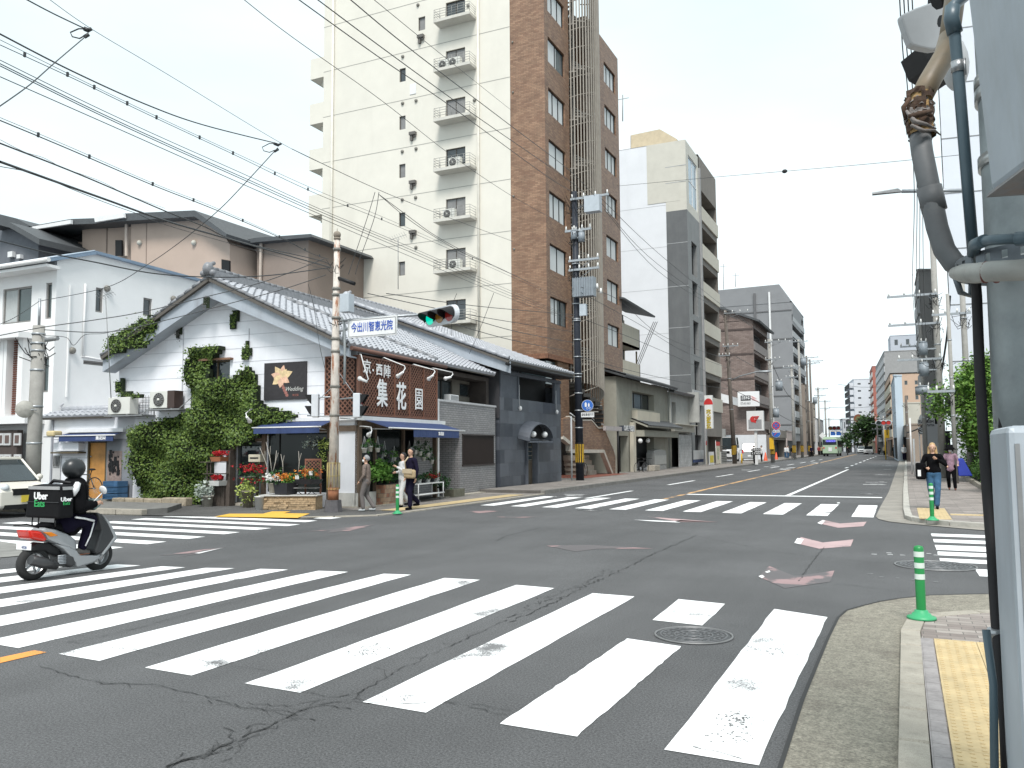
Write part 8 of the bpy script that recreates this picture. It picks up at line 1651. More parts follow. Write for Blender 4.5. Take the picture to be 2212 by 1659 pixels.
for lb,px,Y in(('white car at the far crossing, left of two',1862,215),('white car facing us at the far crossing, right of two',1877,190)):car(lb,V3((AY(px,980,Y).x,Y,0)),-90,4.4,1.75,1.7,PWH,kp_(4.4,1.7),(-2.0,1.2,-1.2,.3,1.0,1.65),group='far white cars')
BG=mat('pale green bus paint',(.36,.47,.34),.35,.05,1);Yb=147;a,b=AY(*zc(960,1230),Yb),AY(*zc(1200,1485),Yb);x0,x1,H_=a.x,b.x,a.z+.25;T=thing('city_bus','pale green city bus seen from behind with blue rear display','bus',((x0+x1)/2,Yb,0));m=MB();m.box((x0,Yb,.45),(x1,Yb+11,H_-.1));m.box((x0+.15,Yb+.4,H_-.1),(x1-.15,Yb+10.6,H_+.15));m.build('body',BG,T,bevel=.1)
m=MB();m.box((x0+.08,Yb-.03,H_*.62),(x1-.08,Yb,H_*.9));m.build('rear_window',GLS,T);m=MB();m.box((x0+.6,Yb-.05,H_*.77),(x1-.25,Yb-.03,H_*.88));dd=m.build('display',mat('blue display',(.01,.01,.1),.4,emit=(.05,.05,.6,.5)),T);textmesh('Wonderful 203',dd,V3(((x0+x1)/2+.2,Yb-.06,H_*.825)),(1,0,0),up(1),.3,mat('display text',(.7,.7,.9),.4),'lettering')
m=MB();m.box((x1,Yb+.6,H_*.5),(x1+.03,Yb+10.5,H_*.85));m.build('side_window',GLS,T);m=MB();m.box((x0+.9,Yb-.04,H_*.27),(x1-.85,Yb,H_*.48));m.build('rear_panel',WHT,T);m=MB();m.box((x0,Yb-.05,.3),(x1,Yb+.2,.5));m.build('bumper',BLK,T)
for s_ in(x0+.12,x1-.3):m=MB();m.box((s_,Yb-.04,H_*.42),(s_+.2,Yb,H_*.5));m.build('tail_light',RED,T)
for y in(Yb+2.2,Yb+8.5):
 for x in(x0+.1,x1-.1):m=MB();m.cyl((x-.15,y,.48),(x+.15,y,.48),.48,n=18);m.build('wheel',RUB,T)
 # people
SK=mat('skin',(.5,.3,.21),.55,.05,5)
def caps(name,segs,mt,T,vox=.016,it=4):
 m=MB()
 for a,b,r0,r1 in segs:m.cyl(a,b,r0,r1,12);m.sph(a,r0*.995,12,8);m.sph(b,r1*.995,12,8)
 o=m.build(name,mt,T,local=True);md=o.modifiers.new('remesh','REMESH');md.mode='VOXEL';md.voxel_size=vox;md.use_smooth_shade=True;sm=o.modifiers.new('smooth','SMOOTH');sm.iterations=it;sm.factor=.5;return o
def person(label,P,rz,H_,top,bot,shoe,hair,legs,arms,hlen=0.0,mask=False,hat=None,vox=.016,coat=.86,group=None,skin=SK,bun=False,headrot=0,wide=1.0):
 T=thing('person',label,'person',tuple(P),R(rz),group);k=H_/1.7;v=lambda x,y,z:(x*k,y*k,z*k);S=lambda a,b,r0,r1:(v(*a),v(*b),r0*k,r1*k);L_=[];tp=[];bt=[]
 L_+=[S((0,0,.95),(0,.0,1.2),.115*wide,.12*wide),S((0,0,1.2),(0,-.01,1.36),.125*wide,.12),S((-.14,0,1.39),(.14,0,1.39),.06,.06),S((0,0,1.4),(0,.015,1.52),.05,.047),S((0,.01,1.6),(0,.02,1.635),.08,.083),S((0,.045,1.555),(0,.05,1.56),.05,.045),S((0,.1,1.6),(0,.112,1.585),.012,.014)]
 tp+=[S((-.06,0,coat+.03),(.06,0,coat+.03),.125*wide,.125*wide),S((0,0,coat+.06),(0,0,1.2),.15*wide,.14*wide),S((0,0,1.2),(0,-.01,1.36),.145*wide,.125),S((-.15,0,1.385),(.15,0,1.385),.075,.075)];bt+=[S((-.06,0,.93),(.06,0,.93),.125,.125)]
 sh=[]
 for s_,(kn,an)in zip((-1,1),legs):
  L_+=[S((s_*.085,0,.9),kn,.08,.055),S(kn,an,.052,.036)];bt+=[S((s_*.09,0,.88),kn,.1,.078),S(kn,(an[0],an[1],an[2]+.03),.076,.066)];sh+=[S((an[0],an[1]-.03,an[2]-.045),(an[0],an[1]+.13,an[2]-.055),.042,.038)]
 for s_,(el,wr)in zip((-1,1),arms):
  a,b=Vector(el),Vector(wr);d=(b-a).normalized();L_+=[S((s_*.18,0,1.38),el,.045,.036),S(el,wr,.034,.024),S(wr,tuple(b+d*.07),.028,.03)];tp+=[S((s_*.18,0,1.38),el,.066,.052),S(el,tuple(b-d*.02),.05,.042)]
  sd_=d.cross(V3((0,1,0.01))).normalized();cu_=sd_.cross(d).normalized()
  for f_ in range(4):o=b+d*.08+sd_*(.021*(f_-1.5));L_+=[S(tuple(o),tuple(o+d*.03+cu_*.008),.0095,.0092),S(tuple(o+d*.03+cu_*.008),tuple(o+d*(.052+.01*math.sin(f_+.6))+cu_*.03),.009,.008)]
  L_+=[S(tuple(b+d*.03-sd_*.025),tuple(b+d*.065-sd_*.055+cu_*.015),.011,.009)]
 caps('body',L_,skin,T,min(vox,.013)if vox<.02 else vox);caps('jacket',tp,top,T,vox);caps('trousers',bt,bot,T,vox);caps('shoes',sh,shoe,T,vox)
 if not hat or hlen:
  hs_=[S((0,-.035,1.64),(0,-.005,1.672),.088,.084)]
  if hlen:
   for s_ in(-1,1):hs_+=[S((s_*.07,-.045,1.62),(s_*.1,-.01,1.6-hlen),.045,.035)]
   hs_+=[S((0,-.06,1.62),(0,-.07,1.6-hlen),.07,.06)]
  caps('hair',hs_,hair,T,vox)
 if hat:m=MB();m.lathe([(.0,.12),(.09,.11),(.1,.03),(.19,-.05),(.185,-.06),(.09,.01)],v(0,.0,1.67),18);m.build('hat',hat,T,local=True)
 m=MB()
 for s_ in(-1,1):m.sph(v(s_*.032,.097,1.612),(.012*k,.008*k,.007*k),8,6);m.sph(v(s_*.082,.0,1.6),(.01*k,.02*k,.03*k),8,6)
 m.box(v(-.02,.092,1.552),v(.02,.1,1.558));m.build('face_features',mat('dark features',(.06,.035,.03),.5),T,local=True)
 if mask:m=MB();m.sph(v(0,.075,1.565),(.066*k,.06*k,.055*k),12,8);m.build('face_mask',WHT,T,local=True)
 return T,v
NV,JEAN,BLKC=mat('dark navy cloth',(.012,.01,.024),.95,.2,9,spec=.1),mat('blue denim',(.045,.11,.2),.85,.4,9,spec=.2),mat('black cloth',(.005,.005,.006),.95,.2,8,spec=.1)
HB,HBL,HG=mat('black hair',(.012,.01,.01),.5),mat('blonde hair',(.42,.27,.12),.45,.25,14),mat('grey hair',(.25,.25,.26),.6)
def hp_(P,yt):return zat(V3((P.x,P.y,0)),yt)-P.z
P=V3((-12.55,17.85,.03));T,v=person('older person in face mask and brown patterned jacket walking left past the shop corner',P,105,hp_(P,986),mat('brown patterned jacket',(.17,.13,.11),.9,.6,22),mat('grey trousers',(.13,.115,.11),.9),mat('pale trainers',(.4,.42,.43),.7),HG,[((-.1,.1,.5),(-.11,.05,.09)),((.1,.02,.49),(.1,-.22,.1))],[((-.25,-.02,1.12),(-.2,.14,.93)),((.26,-.02,1.12),(.22,.12,.93))],mask=True)
P=V3((-11.75,18.75,.03));T,v=person('tall man in navy shirt and trousers with tan shoulder bag',P,158,hp_(P,970),NV,NV,BLKC,HB,[((-.1,.12,.5),(-.11,.12,.09)),((.1,.05,.5),(.1,-.3,.17))],[((-.26,-.02,1.12),(-.25,.03,.88)),((.26,-.04,1.12),(.22,.05,.9))]);q=thing('shoulder_bag','tan canvas bag slung in front of the tall man','bag',tuple(P+V3((.1,-.2,.95))),R(158));m=MB();m.box((-.2,-.05,-.13),(.2,.1,.1));m.build('bag_body',mat('tan canvas',(.42,.31,.18),.85,.3,12),q,local=True,bevel=.05);m=MB();m.box((-.205,.1,.0),(.205,.115,.12));m.build('flap',mat('pale canvas',(.5,.4,.27),.85),q,local=True);m=MB();m.tube([(.17,.03,.08),(.12,.1,.3),(.05,.03,.43)],.02,5);m.build('strap',mat('pale canvas',(.5,.4,.27)),q,local=True)
P=V3((-12.42,19.4,.03));person('man in white shirt looking down at his phone behind the tall man',P,150,hp_(P,980),mat('white shirt',(.62,.62,.62),.8),mat('white trousers',(.55,.55,.54),.85),BLKC,HB,[((-.1,.12,.5),(-.11,.12,.09)),((.1,.02,.5),(.1,-.25,.14))],[((-.26,.08,1.14),(-.1,.27,1.28)),((.26,-.02,1.12),(.18,.16,1.1))])
P=V3((.66,22.4,.1));T,v=person('blonde woman in black blouse and blue jeans checking a phone while walking',P,180,hp_(P,960),BLKC,JEAN,BLKC,HBL,[((-.08,.12,.5),(-.05,.14,.09)),((.08,.0,.5),(.04,-.2,.12))],[((-.3,.0,1.16),(-.08,.2,1.32)),((.28,.02,1.14),(.16,.2,1.08))],hlen=.2,coat=.98,wide=1.05)
q=thing('black_bag','black shoulder bag with white tag carried by the blonde woman','bag',tuple(P+V3((-.27,-.02,.98))),R(8));m=MB();m.box((-.1,-.12,-.28),(.1,.14,.12));m.build('bag_body',BLKC,q,local=True,bevel=.04);m=MB();m.box((-.09,-.13,-.2),(-.02,-.121,-.05));m.build('tag',WHT,q,local=True)
P=V3((1.48,32,.1));T,v=person('masked woman in black hat and mauve cardigan walking behind the blonde woman',P,180,hp_(P,966),mat('mauve cardigan',(.3,.19,.24),.9,.3,14),BLKC,mat('brown shoes',(.15,.05,.03),.6),HB,[((-.1,.1,.5),(-.12,.1,.09)),((.1,.0,.5),(.08,-.2,.1))],[((-.26,.0,1.14),(-.24,.16,1.02)),((.26,.0,1.12),(.16,.14,.98))],mask=True,hat=BLKC,hlen=.05,coat=.8);q=thing('blue_bag','large blue carrier bag hanging at the masked woman\'s side','bag',tuple(P+V3((.3,0,.78))));m=MB();m.hexa([V3((-.08,-.1,-.3)),V3((.34,-.1,-.3)),V3((.34,.1,-.3)),V3((-.08,.1,-.3))],[V3((-.12,-.03,.3)),V3((.08,-.03,.3)),V3((.08,.03,.3)),V3((-.12,.03,.3))]);m.build('bag_body',mat('royal blue bag',(.01,.03,.3),.6),q,local=True,bevel=.04)
ST0=([((-.1,.04,.5),(-.1,.02,.09)),((.1,.0,.5),(.1,-.05,.09))],[((-.24,-.02,1.12),(-.22,.1,.9)),((.24,-.02,1.12),(.2,.1,.9))])
for lb,px,Y,c1,c2,rz in(('distant person in white top standing by the pole with round signs',1645,84,WHT,BLKC,120),('dark clothed person beside the yellow barrier at the car park',1629,76,BLKC,BLKC,100),('distant person in white shirt and jeans at the dark shopfront, leftmost',1697,112,WHT,JEAN,60),('distant person in white shirt right beside the first at the dark shopfront',1702,111,WHT,JEAN,250),('distant person in black top and grey trousers before the pinkish shop house',1712,110,BLKC,mat('grey trousers',(.13,.115,.11)),200),('far hatted cyclist figure near the end of the left pavement',1753,130,NV,BLKC,180),('far person in dark red near the bus stop',1769,150,mat('dark red cloth',(.2,.03,.03),.9),BLKC,180),('far person in tan clothes beside the bus stop pole',1776,150,mat('tan cloth',(.45,.35,.2),.9),BLKC,180),('far right person in white top and navy skirt on the pavement',1953,95,WHT,NV,180),('far right person in dark clothes waiting at the kerb',1930,120,BLKC,BLKC,90),('far right person in orange top beside the far tree',1911,140,mat('tan cloth',(.45,.35,.2)),BLKC,180)):
 P=V3((AY(px,980,Y).x,Y,.1));person(lb,P,rz,1.65,c1,c2,BLKC,HB,*ST0,vox=.045)
def moto(label,px,Y,rz):
 P=V3((AY(px,980,Y).x,Y,0));T=thing('motorcycle',label,'motorcycle',tuple(P),R(rz));m=MB();m.box((-.16,-.6,.4),(.16,.5,.85));m.box((-.25,.4,.6),(.25,.6,1.1));m.build('body',BLK,T,local=True,bevel=.08)
 for y in(-.6,.65):m=MB();m.cyl((-.06,y,.3),(.06,y,.3),.3,n=16);m.build('wheel',RUB,T,local=True)
 m=MB();m.sph((0,.62,.9),.1,8,6);m.build('headlight',WHT,T,local=True);person('helmeted rider on the '+label,P+up(.1),rz,1.5,BLKC,BLKC,BLKC,HB,[((-.2,.3,.75),(-.2,.2,.35)),((.2,.3,.75),(.2,.2,.35))],[((-.28,.1,1.15),(-.25,.35,1.05)),((.28,.1,1.15),(.25,.35,1.05))],vox=.045)
moto('black motorcycle ahead of the bus',1831,170,0);moto('far black motorcycle at the kerb',1900,180,180)
# delivery scooter and rider
XS=-9.95;Q=lambda x,y,dx=0:AX(*zq(x,y),XS+dx)
SIL,DGR=mat('silver scooter plastic',(.3,.31,.32),.35,.06,3,metal=.2),mat('dark grey plastic',(.032,.033,.035),.55,.1,6)
T=thing('scooter','silver delivery scooter with red tail light crossing the zebra stripes','scooter',tuple(Q(700,1500)));T.location.z=0
for cx_,cy_ in((368,1432),(1106,1312)):
 c=Q(cx_,cy_);c.z=.205;m=MB();M=Matrix.Rotation(R(90),3,'Y');m.lathe([(.13,-.05),(.185,-.055),(.208,-.025),(.208,.025),(.185,.055),(.13,.05)],c,28,M);w_=m.build('wheel',RUB,T);m=MB();m.lathe([(.135,.045),(.12,.03),(.12,-.03),(.135,-.045)],c,24,M)
 for k in range(5):m.tube([c,c+V3((0,math.cos(1.257*k)*.125,math.sin(1.257*k)*.125))],.016,5)
 m.cyl(c+V3((-.05,0,0)),c+V3((.05,0,0)),.035,n=10);m.build('rim',CHR,w_)
def ext(name,pts,w_,mt,bev=.03,dx=0):m=MB();P_=[Q(*p)+V3((w_/2+dx,0,0))for p in pts];m.prism(P_,(-w_,0,0));return m.build(name,mt,T,bevel=bev)
ext('rear_cowl',[(395,1010),(450,985),(560,1000),(690,1050),(790,1110),(802,1180),(800,1270),(740,1240),(600,1180),(470,1125)],.27,SIL,.05);ext('floor_board',[(540,1165),(700,1200),(800,1245),(830,1290),(1010,1295),(1060,1270),(1050,1330),(980,1380),(790,1440),(770,1380),(640,1230)],.3,SIL,.03);ext('leg_shield',[(995,805),(1045,825),(1130,920),(1195,1040),(1222,1100),(1185,1140),(1090,1240),(1010,1290),(965,1250),(1040,1010)],.36,DGR,.05);ext('front_cover',[(1045,822),(1135,918),(1200,1040),(1226,1100),(1190,1140),(1130,1215),(1060,1300),(1045,1280),(1180,1090),(1120,950)],.38,SIL,.02)
ext('seat',[(430,975),(520,925),(800,950),(828,1010),(800,1080),(700,1050),(560,1000)],.26,BLKC,.04);ext('rear_fender',[(265,1250),(390,1150),(520,1160),(640,1220),(660,1330),(560,1300),(470,1250),(340,1260)],.14,BLK,.02);ext('tail_light',[(250,1010),(390,1025),(465,1125),(420,1140),(275,1110)],.28,mat('red tail lens',(.55,.02,.01),.15),.03);ext('turn_signal',[(415,1035),(500,1033),(578,1072),(490,1088)],.29,mat('amber lens',(.65,.2,.01),.15),.01)
m=MB();m.tube([Q(345,1350,.15),Q(480,1385,.15),Q(640,1420,.15)],[.06,.07,.05],12);m.build('exhaust',mat('black exhaust',(.03,.03,.032),.4,.2,8),T);ext('engine',[(630,1280),(765,1290),(770,1400),(720,1440),(640,1400)],.3,DGR,.03);m=MB()
for k in range(6):m.tube([Q(655,1310+17*k,.16),Q(745,1300+18*k,.16)],.01,4)
m.build('cooling_fins',STEEL,T);m=MB();m.tube([Q(1106,1312,.08),Q(1190,1130,.08)],.025,8);m.tube([Q(1106,1312,-.08),Q(1190,1130,-.08)],.025,8);m.build('front_fork',DGR,T)
a,b=AY(*zq(195,1158),6.42),AY(*zq(352,1243),6.42);m=MB();m.box((a.x,6.41,b.z),(b.x,6.42,a.z));pl=m.build('licence_plate',mat('plate white',(.75,.75,.75),.4),T);textmesh('4326',pl,V3(((a.x+b.x)/2+.02,6.405,b.z+(a.z-b.z)*.38)),(1,0,0),up(1),(a.z-b.z)*.6,mat('plate blue',(.03,.06,.2),.5),'lettering',th=.001)
m=MB();m.tube([Q(155,965,.1),Q(300,950,.1),Q(440,990,.1)],.01,5);m.tube([Q(155,965,-.1),Q(300,950,-.1),Q(440,990,-.1)],.01,5);m.tube([Q(165,965,.1),Q(165,965,-.1)],.01,5);m.tube([Q(290,952,.1),Q(290,952,-.1)],.01,5);m.build('luggage_rack',BLK,T)
m=MB();m.tube([Q(1050,700,.3),Q(1020,700,0),Q(1050,700,-.3)],.016,6);m.build('handlebar',BLK,T);ext('handlebar_cover',[(1000,660),(1080,670),(1095,730),(1010,800),(985,720)],.22,mat('greenish grey plastic',(.14,.2,.19),.4),.03)
for s_ in(.3,-.3):m=MB();m.tube([Q(1060,690,s_),Q(1150,600,s_)],.008,5);M=Matrix.Rotation(R(20),3,'X');m.sph(Q(1165,562,s_),(.07,.02,.06),12,8,M);m.build('mirror',WHT if s_>0 else BLK,T)
rd=thing('person','scooter rider in black helmet and black jacket with white stripes','person',tuple(Q(800,950)));K=lambda x,y,dx=0:tuple(Q(x,y,dx)-rd.location);body=[(K(790,920),K(830,700),.13,.14),(K(830,700),K(850,520),.14,.12),(K(850,520,-.16),K(850,520,.16),.07,.07),(K(850,520),K(840,430),.06,.06),(K(835,350),K(840,330),.09,.09)];jk=[(K(780,930),K(830,700),.18,.18),(K(830,700),K(850,540),.185,.16),(K(860,535,-.2),K(860,535,.2),.1,.1)];tr_=[(K(770,930,-.08),K(770,930,.08),.14,.14)];sh_=[]
for s_ in(1,-1):
 body+=[(K(870,540,s_*.2),K(905,760,s_*.26),.05,.04),(K(905,760,s_*.26),K(1085,715,s_*.28),.04,.028),(K(1090,715,s_*.28),K(1125,700,s_*.28),.032,.03),(K(830,900,s_*.1),K(1035,905,s_*.14),.08,.06),(K(1035,905,s_*.14),K(925,1215,s_*.12),.05,.04)]
 for f_ in range(4):body.append((K(1130,690+7*f_,s_*.28),K(1165,700+9*f_,s_*(.28-.02)),.011,.01))
 body.append((K(1105,690,s_*.25),K(1140,680,s_*.22),.012,.011));jk+=[(K(870,540,s_*.2),K(905,760,s_*.26),.095,.082),(K(905,760,s_*.26),K(1060,722,s_*.28),.08,.055)];tr_+=[(K(800,905,s_*.1),K(1030,905,s_*.14),.11,.082),(K(1030,910,s_*.14),K(930,1200,s_*.12),.08,.06)];sh_+=[(K(880,1255,s_*.12),K(985,1268,s_*.12),.045,.04)]
caps('body',body,SK,rd,.014);caps('jacket',jk,BLKC,rd,.016);caps('trousers',tr_,mat('black navy trousers',(.006,.005,.014),.9,spec=.1),rd,.016);so_=caps('shoes',sh_,mat('dark grey trainers',(.07,.065,.06),.7),rd,.014)
m=MB();m.box(Vector(K(860,1290,.08)),Vector(K(1015,1278,.16)));m.build('sole',mat('orange sole',(.6,.15,.03),.6),rd,local=True);m=MB();hc=Q(835,318)-rd.location;m.sph(hc,(.125,.15,.14),20,14);m.build('helmet',mat('matt black helmet',(.018,.02,.022),.35),rd,local=True)
m=MB();m.tube([K(850,870,.235),K(960,885,.25),K(1065,912,.23)],.014,5);m.tube([K(1062,930,.225),K(1020,1080,.21),K(965,1195,.185)],.01,5);m.tube([K(880,490,.25),K(850,560,.29),K(825,620,.25)],[.04,.05,.03],6);m.build('white_stripe',WHT,rd,local=True)
bg_=thing('delivery_bag','big black insulated delivery bag with white and green lettering on the rider\'s back','bag',tuple(Q(560,900)));xr=XS+.3;c0=AX(*zq(690,520),xr);yb=c0.y;yf=AX(*zq(850,510),xr).y;zt9=c0.z;zb9=AX(*zq(690,885),xr).z;xl9=AY(*zq(338,465),yb).x;m=MB();m.hexa([(xl9-.02,yb-.05,zb9),(xr+.02,yb-.05,zb9),(xr,yf,zb9),(xl9,yf,zb9)],[(xl9,yb,zt9),(xr-.01,yb,zt9),(xr-.01,yf,zt9+.02),(xl9,yf,zt9+.02)]);m.build('bag_body',mat('black nylon',(.007,.007,.008),.8,.25,7,spec=.15),bg_,bevel=.03)
gb2=mat('reflective grey',(.3,.3,.3),.5);m=MB();m.box((xl9,yb-.02,zt9-.045),(xr-.01,yb-.008,zt9-.005));m.box((xr-.02,yb+.03,zt9-.05),(xr+.0,yf-.02,zt9-.01));m.build('reflective_trim',gb2,bg_);m=MB();mzz=(zt9+zb9)/2;m.box((xl9+.0,yb-.035,mzz-.004),(xr,yb-.025,mzz+.004));m.build('seam',DGR,bg_)
cx=AY(*zq(487,580),yb).x;LW,LG_=mat('bag white lettering',(.8,.8,.8),.5),mat('bag green lettering',(.03,.35,.1),.5)
textmesh('Uber',bg_,V3((cx,yb-.03,zt9-.13)),(1,0,0),up(1),.125,LW,'lettering',fat=.02);textmesh('Eats',bg_,V3((cx-.01,yb-.036,zt9-.225)),(1,0,0),up(1),.125,LG_,'lettering',fat=.006);textmesh('Uber',bg_,V3((xr+.002,(yb+yf)/2-.02,zt9-.17)),(0,1,0),up(1),.075,LW,'lettering',fat=.02);textmesh('Eats',bg_,V3((xr+.008,(yb+yf)/2-.02,zt9-.22)),(0,1,0),up(1),.06,LG_,'lettering')
m=MB();m.tube([V3((xl9+.1,yf,zt9)),V3((xl9+.12,yf+.05,zt9+.06)),V3((xr-.1,yf+.02,zt9+.03))],.02,6);m.build('grab_handle',BLK,bg_);m=MB()
for x in(xl9+.08,xl9+.2,xr-.08):m.tube([V3((x,yb,zb9)),V3((x+.02,yb-.02,zb9-.07)),V3((x,yb,zb9-.1))],.009,5)
m.build('hanging_strap',BLK,bg_)
# NEAR STEEL POLE AND CABINETS AT THE RIGHT EDGE
GALV=mat('weathered galvanised pole',(.31,.345,.355),.5,.35,3,metal=.3,stain=.6,stcol=(.38,.41,.42),stscale=2.5,bump=.15,bscale=30);PVC=mat('blue grey conduit',(.075,.115,.14),.4,.12,5);DPIPE=mat('near black pipe',(.016,.014,.015),.6,.3,9,spec=.3);DUCT=mat('grey duct',(.115,.12,.125),.6,.2,6,stain=.4,stcol=(.2,.2,.19),stscale=9);CREAM=mat('aged cream duct',(.24,.19,.13),.5,.3,5,stain=.6,stcol=(.25,.16,.08),stscale=2.5);BOXM=mat('pale blue grey cabinet paint',(.36,.4,.44),.42,.12,3,stain=.4,stcol=(.25,.25,.24),stscale=6,streak=True)
cP=V3((.53,3.72,0));rP=.2;q=thing('steel_pole','thick galvanised steel pole filling the right edge of the photo','pole',tuple(cP));m=MB();m.tube([cP+up(.05),cP+up(3),cP+V3((-.02,0,6.5))],[rP+.01,rP,rP-.01],40);m.build('pole',GALV,q)
def zAt(px,py,P):return zat(V3((P.x,P.y,0)),py)
m=MB()
for y in(1002,1025,1395):z=zAt(0,y,cP+V3((-.1,-.17,0)));m.cyl(cP+up(z),cP+up(z+.018),rP+.008,n=40)
m.build('steel_band',STEEL,q);m=MB()
for y in(150,178,330,575):z=zAt(0,y,cP+V3((-.1,-.17,0)));m.cyl(cP+up(z),cP+up(z+.045),rP+.012,n=40)
m.build('strap',mat('bright strap',(.45,.46,.45),.3,.1,5,metal=.6),q)
zr0=zAt(0,568,cP+V3((-.15,-.1,0)));m=MB()
for k in range(30):
 a0,a1=6.283*k/30,6.283*(k+.62)/30;rr_=rP+.1
 for(b0,b1,z0_,z1_)in((a0,a1,zr0-.025,zr0+.035),(a1,6.283*(k+1)/30,zr0+.02,zr0+.035),(a1,6.283*(k+1)/30,zr0-.025,zr0-.012)):
  pp=[cP+V3((math.cos(a)*r_,math.sin(a)*r_,0))for a in(b0,b1)for r_ in(rr_,rr_+.008)];m.hexa([pp[0]+up(z0_),pp[1]+up(z0_),pp[3]+up(z0_),pp[2]+up(z0_)],[pp[0]+up(z1_),pp[1]+up(z1_),pp[3]+up(z1_),pp[2]+up(z1_)])
m.build('perforated_ring',mat('slate steel ring',(.16,.18,.2),.45,.2,8,metal=.4),q)
m=MB();P9=[AD(*p)for p in((2062,592,3.45),(2075,632,3.45),(2098,640,3.45),(2100,600,3.45))];m.tube(P9,.014,6);m.build('bracket_tail',mat('slate steel ring',(.16,.18,.2)),q)
D_=3.42
m=MB();m.tube([AD(2120,-40,3.6),AD(2085,-8,3.5),AD(2058,14,D_),AD(2055,38,D_),AD(2062,70,D_),AD(2072,180,D_),AD(2090,400,D_),AD(2104,565,D_)],.0225,14);m.tube([AD(2104,560,3.2),AD(2106,530,3.1),AD(2122,521,2.98),AD(2150,518,2.86),AD(2240,513,2.75)],.018,12);c_=m.build('conduit',PVC,q)
m=MB();m.tube([AD(2058,14,D_),AD(2055,40,D_),AD(2063,72,D_)],.03,14);m.tube([AD(2103,548,3.17),AD(2106,529,3.08),AD(2126,520,2.95)],.023,12);m.tube([AD(2195,516,2.8),AD(2240,513,2.75)],.024,12);m.build('elbow',PVC,c_);m=MB();m.tube([AD(2068,132,D_),AD(2070,156,D_)],.026,14);m.tube([AD(2083,126,D_-.02),AD(2085,162,D_-.02)],.006,6);m.build('clip',CHR,c_)
m=MB();m.tube([AD(2130,1360,2.75),AD(2146,1480,2.7),AD(2150,1800,2.6)],.013,10);m.build('lower_conduit',PVC,q)
m=MB();m.tube([AD(*p)for p in((2103,560,3.3),(2110,640,3.3),(2116,800,3.25),(2128,1000,3.15),(2144,1200,3.0),(2152,1330,2.9),(2160,1420,2.8),(2172,1560,2.7),(2182,1800,2.6))],.0195,14);b_=m.build('black_pipe',DPIPE,q);m=MB();m.tube([AD(2149,1358,2.86),AD(2151,1376,2.86)],.025,14);m.build('pipe_clip',CHR,b_)
m=MB();m.tube([AD(2178,610,3.25),AD(2172,1250,3.05),AD(2190,1800,2.7)],.03,10);m.build('rear_pipe',DPIPE,q)
d=thing('bent_duct','fat grey duct bending off the steel pole with torn brown wrapping','duct',tuple(AD(2060,590,3.4)));cr=lambda L_:[AD(*p)for p in L_]
m=MB();m.tube(cr([(1985,275,3.6),(1992,330,3.55),(2008,410,3.5),(2024,490,3.47),(2040,540,3.44),(2060,568,3.4),(2088,583,3.36)]),.043,20);m.build('lower_duct',DUCT,d)
m=MB();m.tube(cr([(2007,405,3.5),(2019,456,3.49)]),.0495,20);m.build('sleeve',DUCT,d);m=MB();m.tube(cr([(2052,82,3.75),(2042,118,3.7),(2010,172,3.65),(1984,222,3.62)]),.047,20);m.tube(cr([(2066,-30,3.8),(2058,30,3.78),(2050,86,3.75)]),.043,20);m.build('upper_duct',CREAM,d)
m=MB();m.tube(cr([(2064,590,3.3),(2085,590,3.1),(2110,590,2.95),(2140,586,2.85),(2250,582,2.72)]),[.025,.036,.037,.036,.036],18);m.build('side_duct',mat('pale grey elbow',(.3,.3,.28),.5,.2,6,stain=.6,stcol=(.16,.13,.1),stscale=8),d);m=MB()
for x in(2128,2152):m.tube(cr([(x,588,2.88),(x+4,588,2.875)]),.0385,18)
m.build('red_ring',mat('dark red collar',(.12,.03,.025),.6),d)
WR1,WR2,WR3=mat('torn brown wrap',(.07,.04,.025),.9,.6,18,bump=.8,bscale=30),mat('ochre insulation',(.36,.23,.1),.9,.5,16,bump=.8,bscale=40),mat('grey tape',(.2,.18,.17),.8,.5,20,bump=.6)
rr=random.Random(8)
def wrap(name,y0,y1,r_,mt,amp,gaps=()):
 m=MB();A_1,B_1=AD(1985+(y0-200)*.02,y0,3.62),AD(1980+(y1-200)*.12,y1,3.58);ax=(B_1-A_1).normalized();e1=ax.cross(V3((0,1,0))).normalized();e2=ax.cross(e1);nr,na=9,22;g=[[A_1.lerp(B_1,i/(nr-1))+(e1*math.cos(6.283*k/na)+e2*math.sin(6.283*k/na))*(r_+rr.uniform(-amp,amp))for k in range(na)]for i in range(nr)]
 for i in range(nr-1):
  for k in range(na):
   if rr.random()<(gaps or 0):continue
   m.add([g[i][k],g[i][(k+1)%na],g[i+1][(k+1)%na],g[i+1][k]],[(0,1,2,3)])
 m.build(name,mt,d)
wrap('insulation',205,292,.05,WR2,.004,0);wrap('torn_wrap',200,285,.056,WR1,.007,.34);wrap('torn_wrap',262,294,.053,WR1,.006,.12);wrap('tape',228,262,.059,WR3,.006,.4)
for k,(pts,r_)in enumerate((([(1958,240,3.55),(1975,262,3.5),(2000,268,3.5),(2022,278,3.52)],.007),([(1956,258,3.55),(1952,232,3.56),(1966,212,3.56)],.008),([(1968,270,3.5),(1995,283,3.5),(2018,281,3.52),(2032,292,3.52)],.006),([(1962,252,3.52),(1990,246,3.5),(2012,240,3.52)],.009))):m=MB();m.tube(cr(pts),[r_,r_*1.5,r_,r_*.4][:len(pts)],6);m.build('torn_strip',(WR3,WR1,WR3,WR1)[k],d)
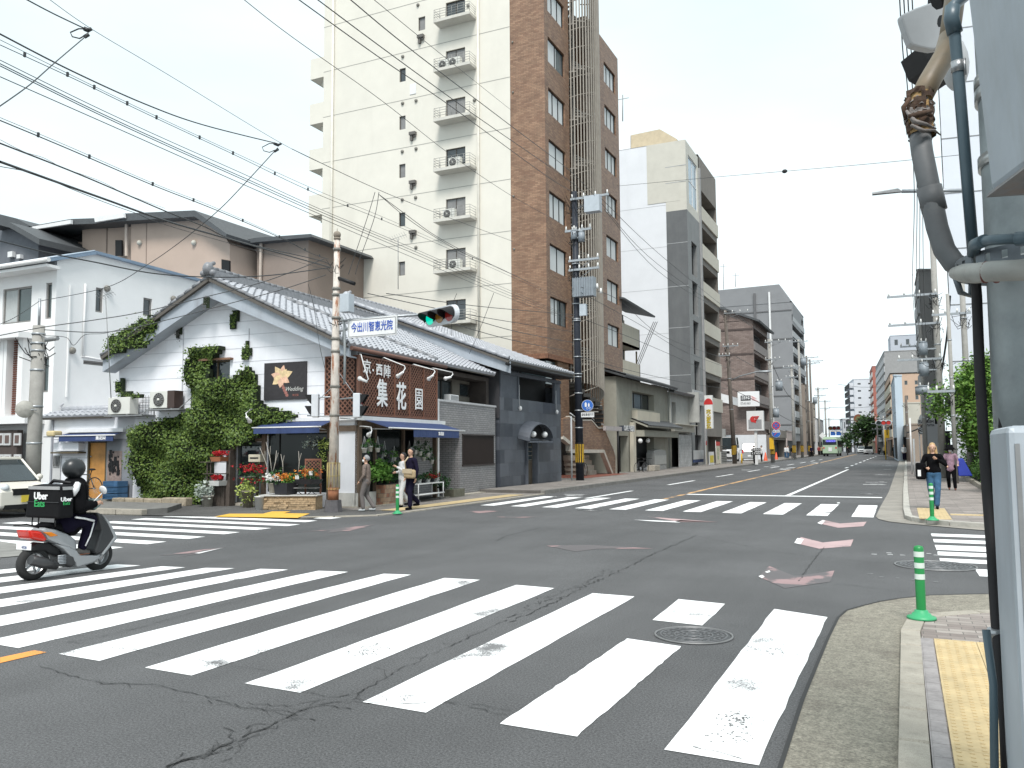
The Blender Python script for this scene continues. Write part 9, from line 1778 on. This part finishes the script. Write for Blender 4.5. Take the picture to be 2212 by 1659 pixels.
t=thing('signal_backboard','large pale rounded signal board jutting out at the top right','signal board',tuple(AD(2000,80,4.4)));xx=lambda x,y,d0:AD(*zx(x,y),d0);m=MB();pts=[(262,180),(440,95),(700,5),(830,-60),(900,200),(930,560),(800,600),(730,603),(645,617),(500,590),(405,562),(372,530),(320,400),(268,230)];m.prism([xx(x,y,4.5)for x,y in pts],CF*.06);m.build('board',mat('pale signal board',(.4,.41,.42),.5,.12,3),t,bevel=.01)
m=MB();m.prism([xx(x,y,4.75)for x,y in((505,560),(610,815),(800,920),(960,950),(900,600))],CF*.25);m.build('dark_visor',BLK,t);m=MB();m.tube([xx(740,262,4.3),xx(850,255,4.3)],.03,8);m.tube([xx(690,20,4.3),xx(760,-20,4.3)],.045,8);m.build('bolt',BLK,t);m=MB();m.sph(xx(930,800,4.6),(.07,.09,.15),12,8);m.build('lamp_housing',mat('pale signal board',(.4,.41,.42)),t)
def obox(T,nm,P,u,v,h,mt,bev=.012,dz=0):
 m=MB();P,u,v=Vector(P),Vector(u),Vector(v);b=[P,P+u,P+u+v,P+v];m.hexa(b,[w_+V3((dz,0,h))for w_ in b]);return m.build(nm,mt,T,bevel=bev)
P1=AD(2139,416,2.75);b=thing('control_box','white control box with printed notice high on the steel pole','control box',tuple(P1));u=V3((.12,-.42,0));v_=V3((.32,.09,0));obox(b,'casing',P1,u,v_,1.3,BOXM,.02,-.075);m=MB();m.hexa([P1+V3((-.012,.012,-.012)),P1+u+V3((-.012,0,-.012)),P1+u+v_+up(-.012),P1+v_+up(-.012)],[w_+V3((-.005,0,0))for w_ in(P1,P1+u,P1+u+v_,P1+v_)]);m.build('bottom_lip',mat('rusty lip',(.2,.2,.2),.7,.3,9,stain=.6,stcol=(.16,.07,.03),stscale=9),b)
m=MB();c=P1+u*.25+v_*.3;m.cyl(c,c+up(-.045),.03,n=12);c=P1+u*.6+v_*.25;m.cyl(c,c+up(-.07),.02,n=10);m.build('cable_gland',mat('old brass',(.2,.16,.1),.5),b);un=u.normalized();nn_=un.cross(up(1));nn_=nn_ if nn_.x<0 else-nn_
GP=mat('faded print',(.16,.17,.19),.6);tz=P1+u*.42+nn_*.062
textmesh('広告',b,tz+up(.98),un,up(1),.1,GP,'lettering',th=.001);textmesh('貼紙禁止',b,tz+up(.87),un,up(1),.04,GP,'lettering',th=.001);textmesh('電話 441-2171',b,tz+up(.83),un,up(1),.03,GP,'lettering',th=.001)
zc9=1.655;P2=AD(2140,1000,2.75);P2.z=.06;b=thing('signal_cabinet','pale grey upright cabinet in front of the steel pole at the lower right','cabinet',tuple(P2));u=AD(2178,1000,2.28);u.z=.06;u=u-P2;v_=V3((.4,.12,0));obox(b,'casing',P2,u,v_,zc9-.06,BOXM,.02)
m=MB()
for f_ in(.06,.94):a_=P2+v_*f_+u-V3((0,.001,0));m.box((a_.x-.006,a_.y-.004,.15),(a_.x+.006,a_.y,zc9-.05))
m.build('door_seam',GREYM,b)
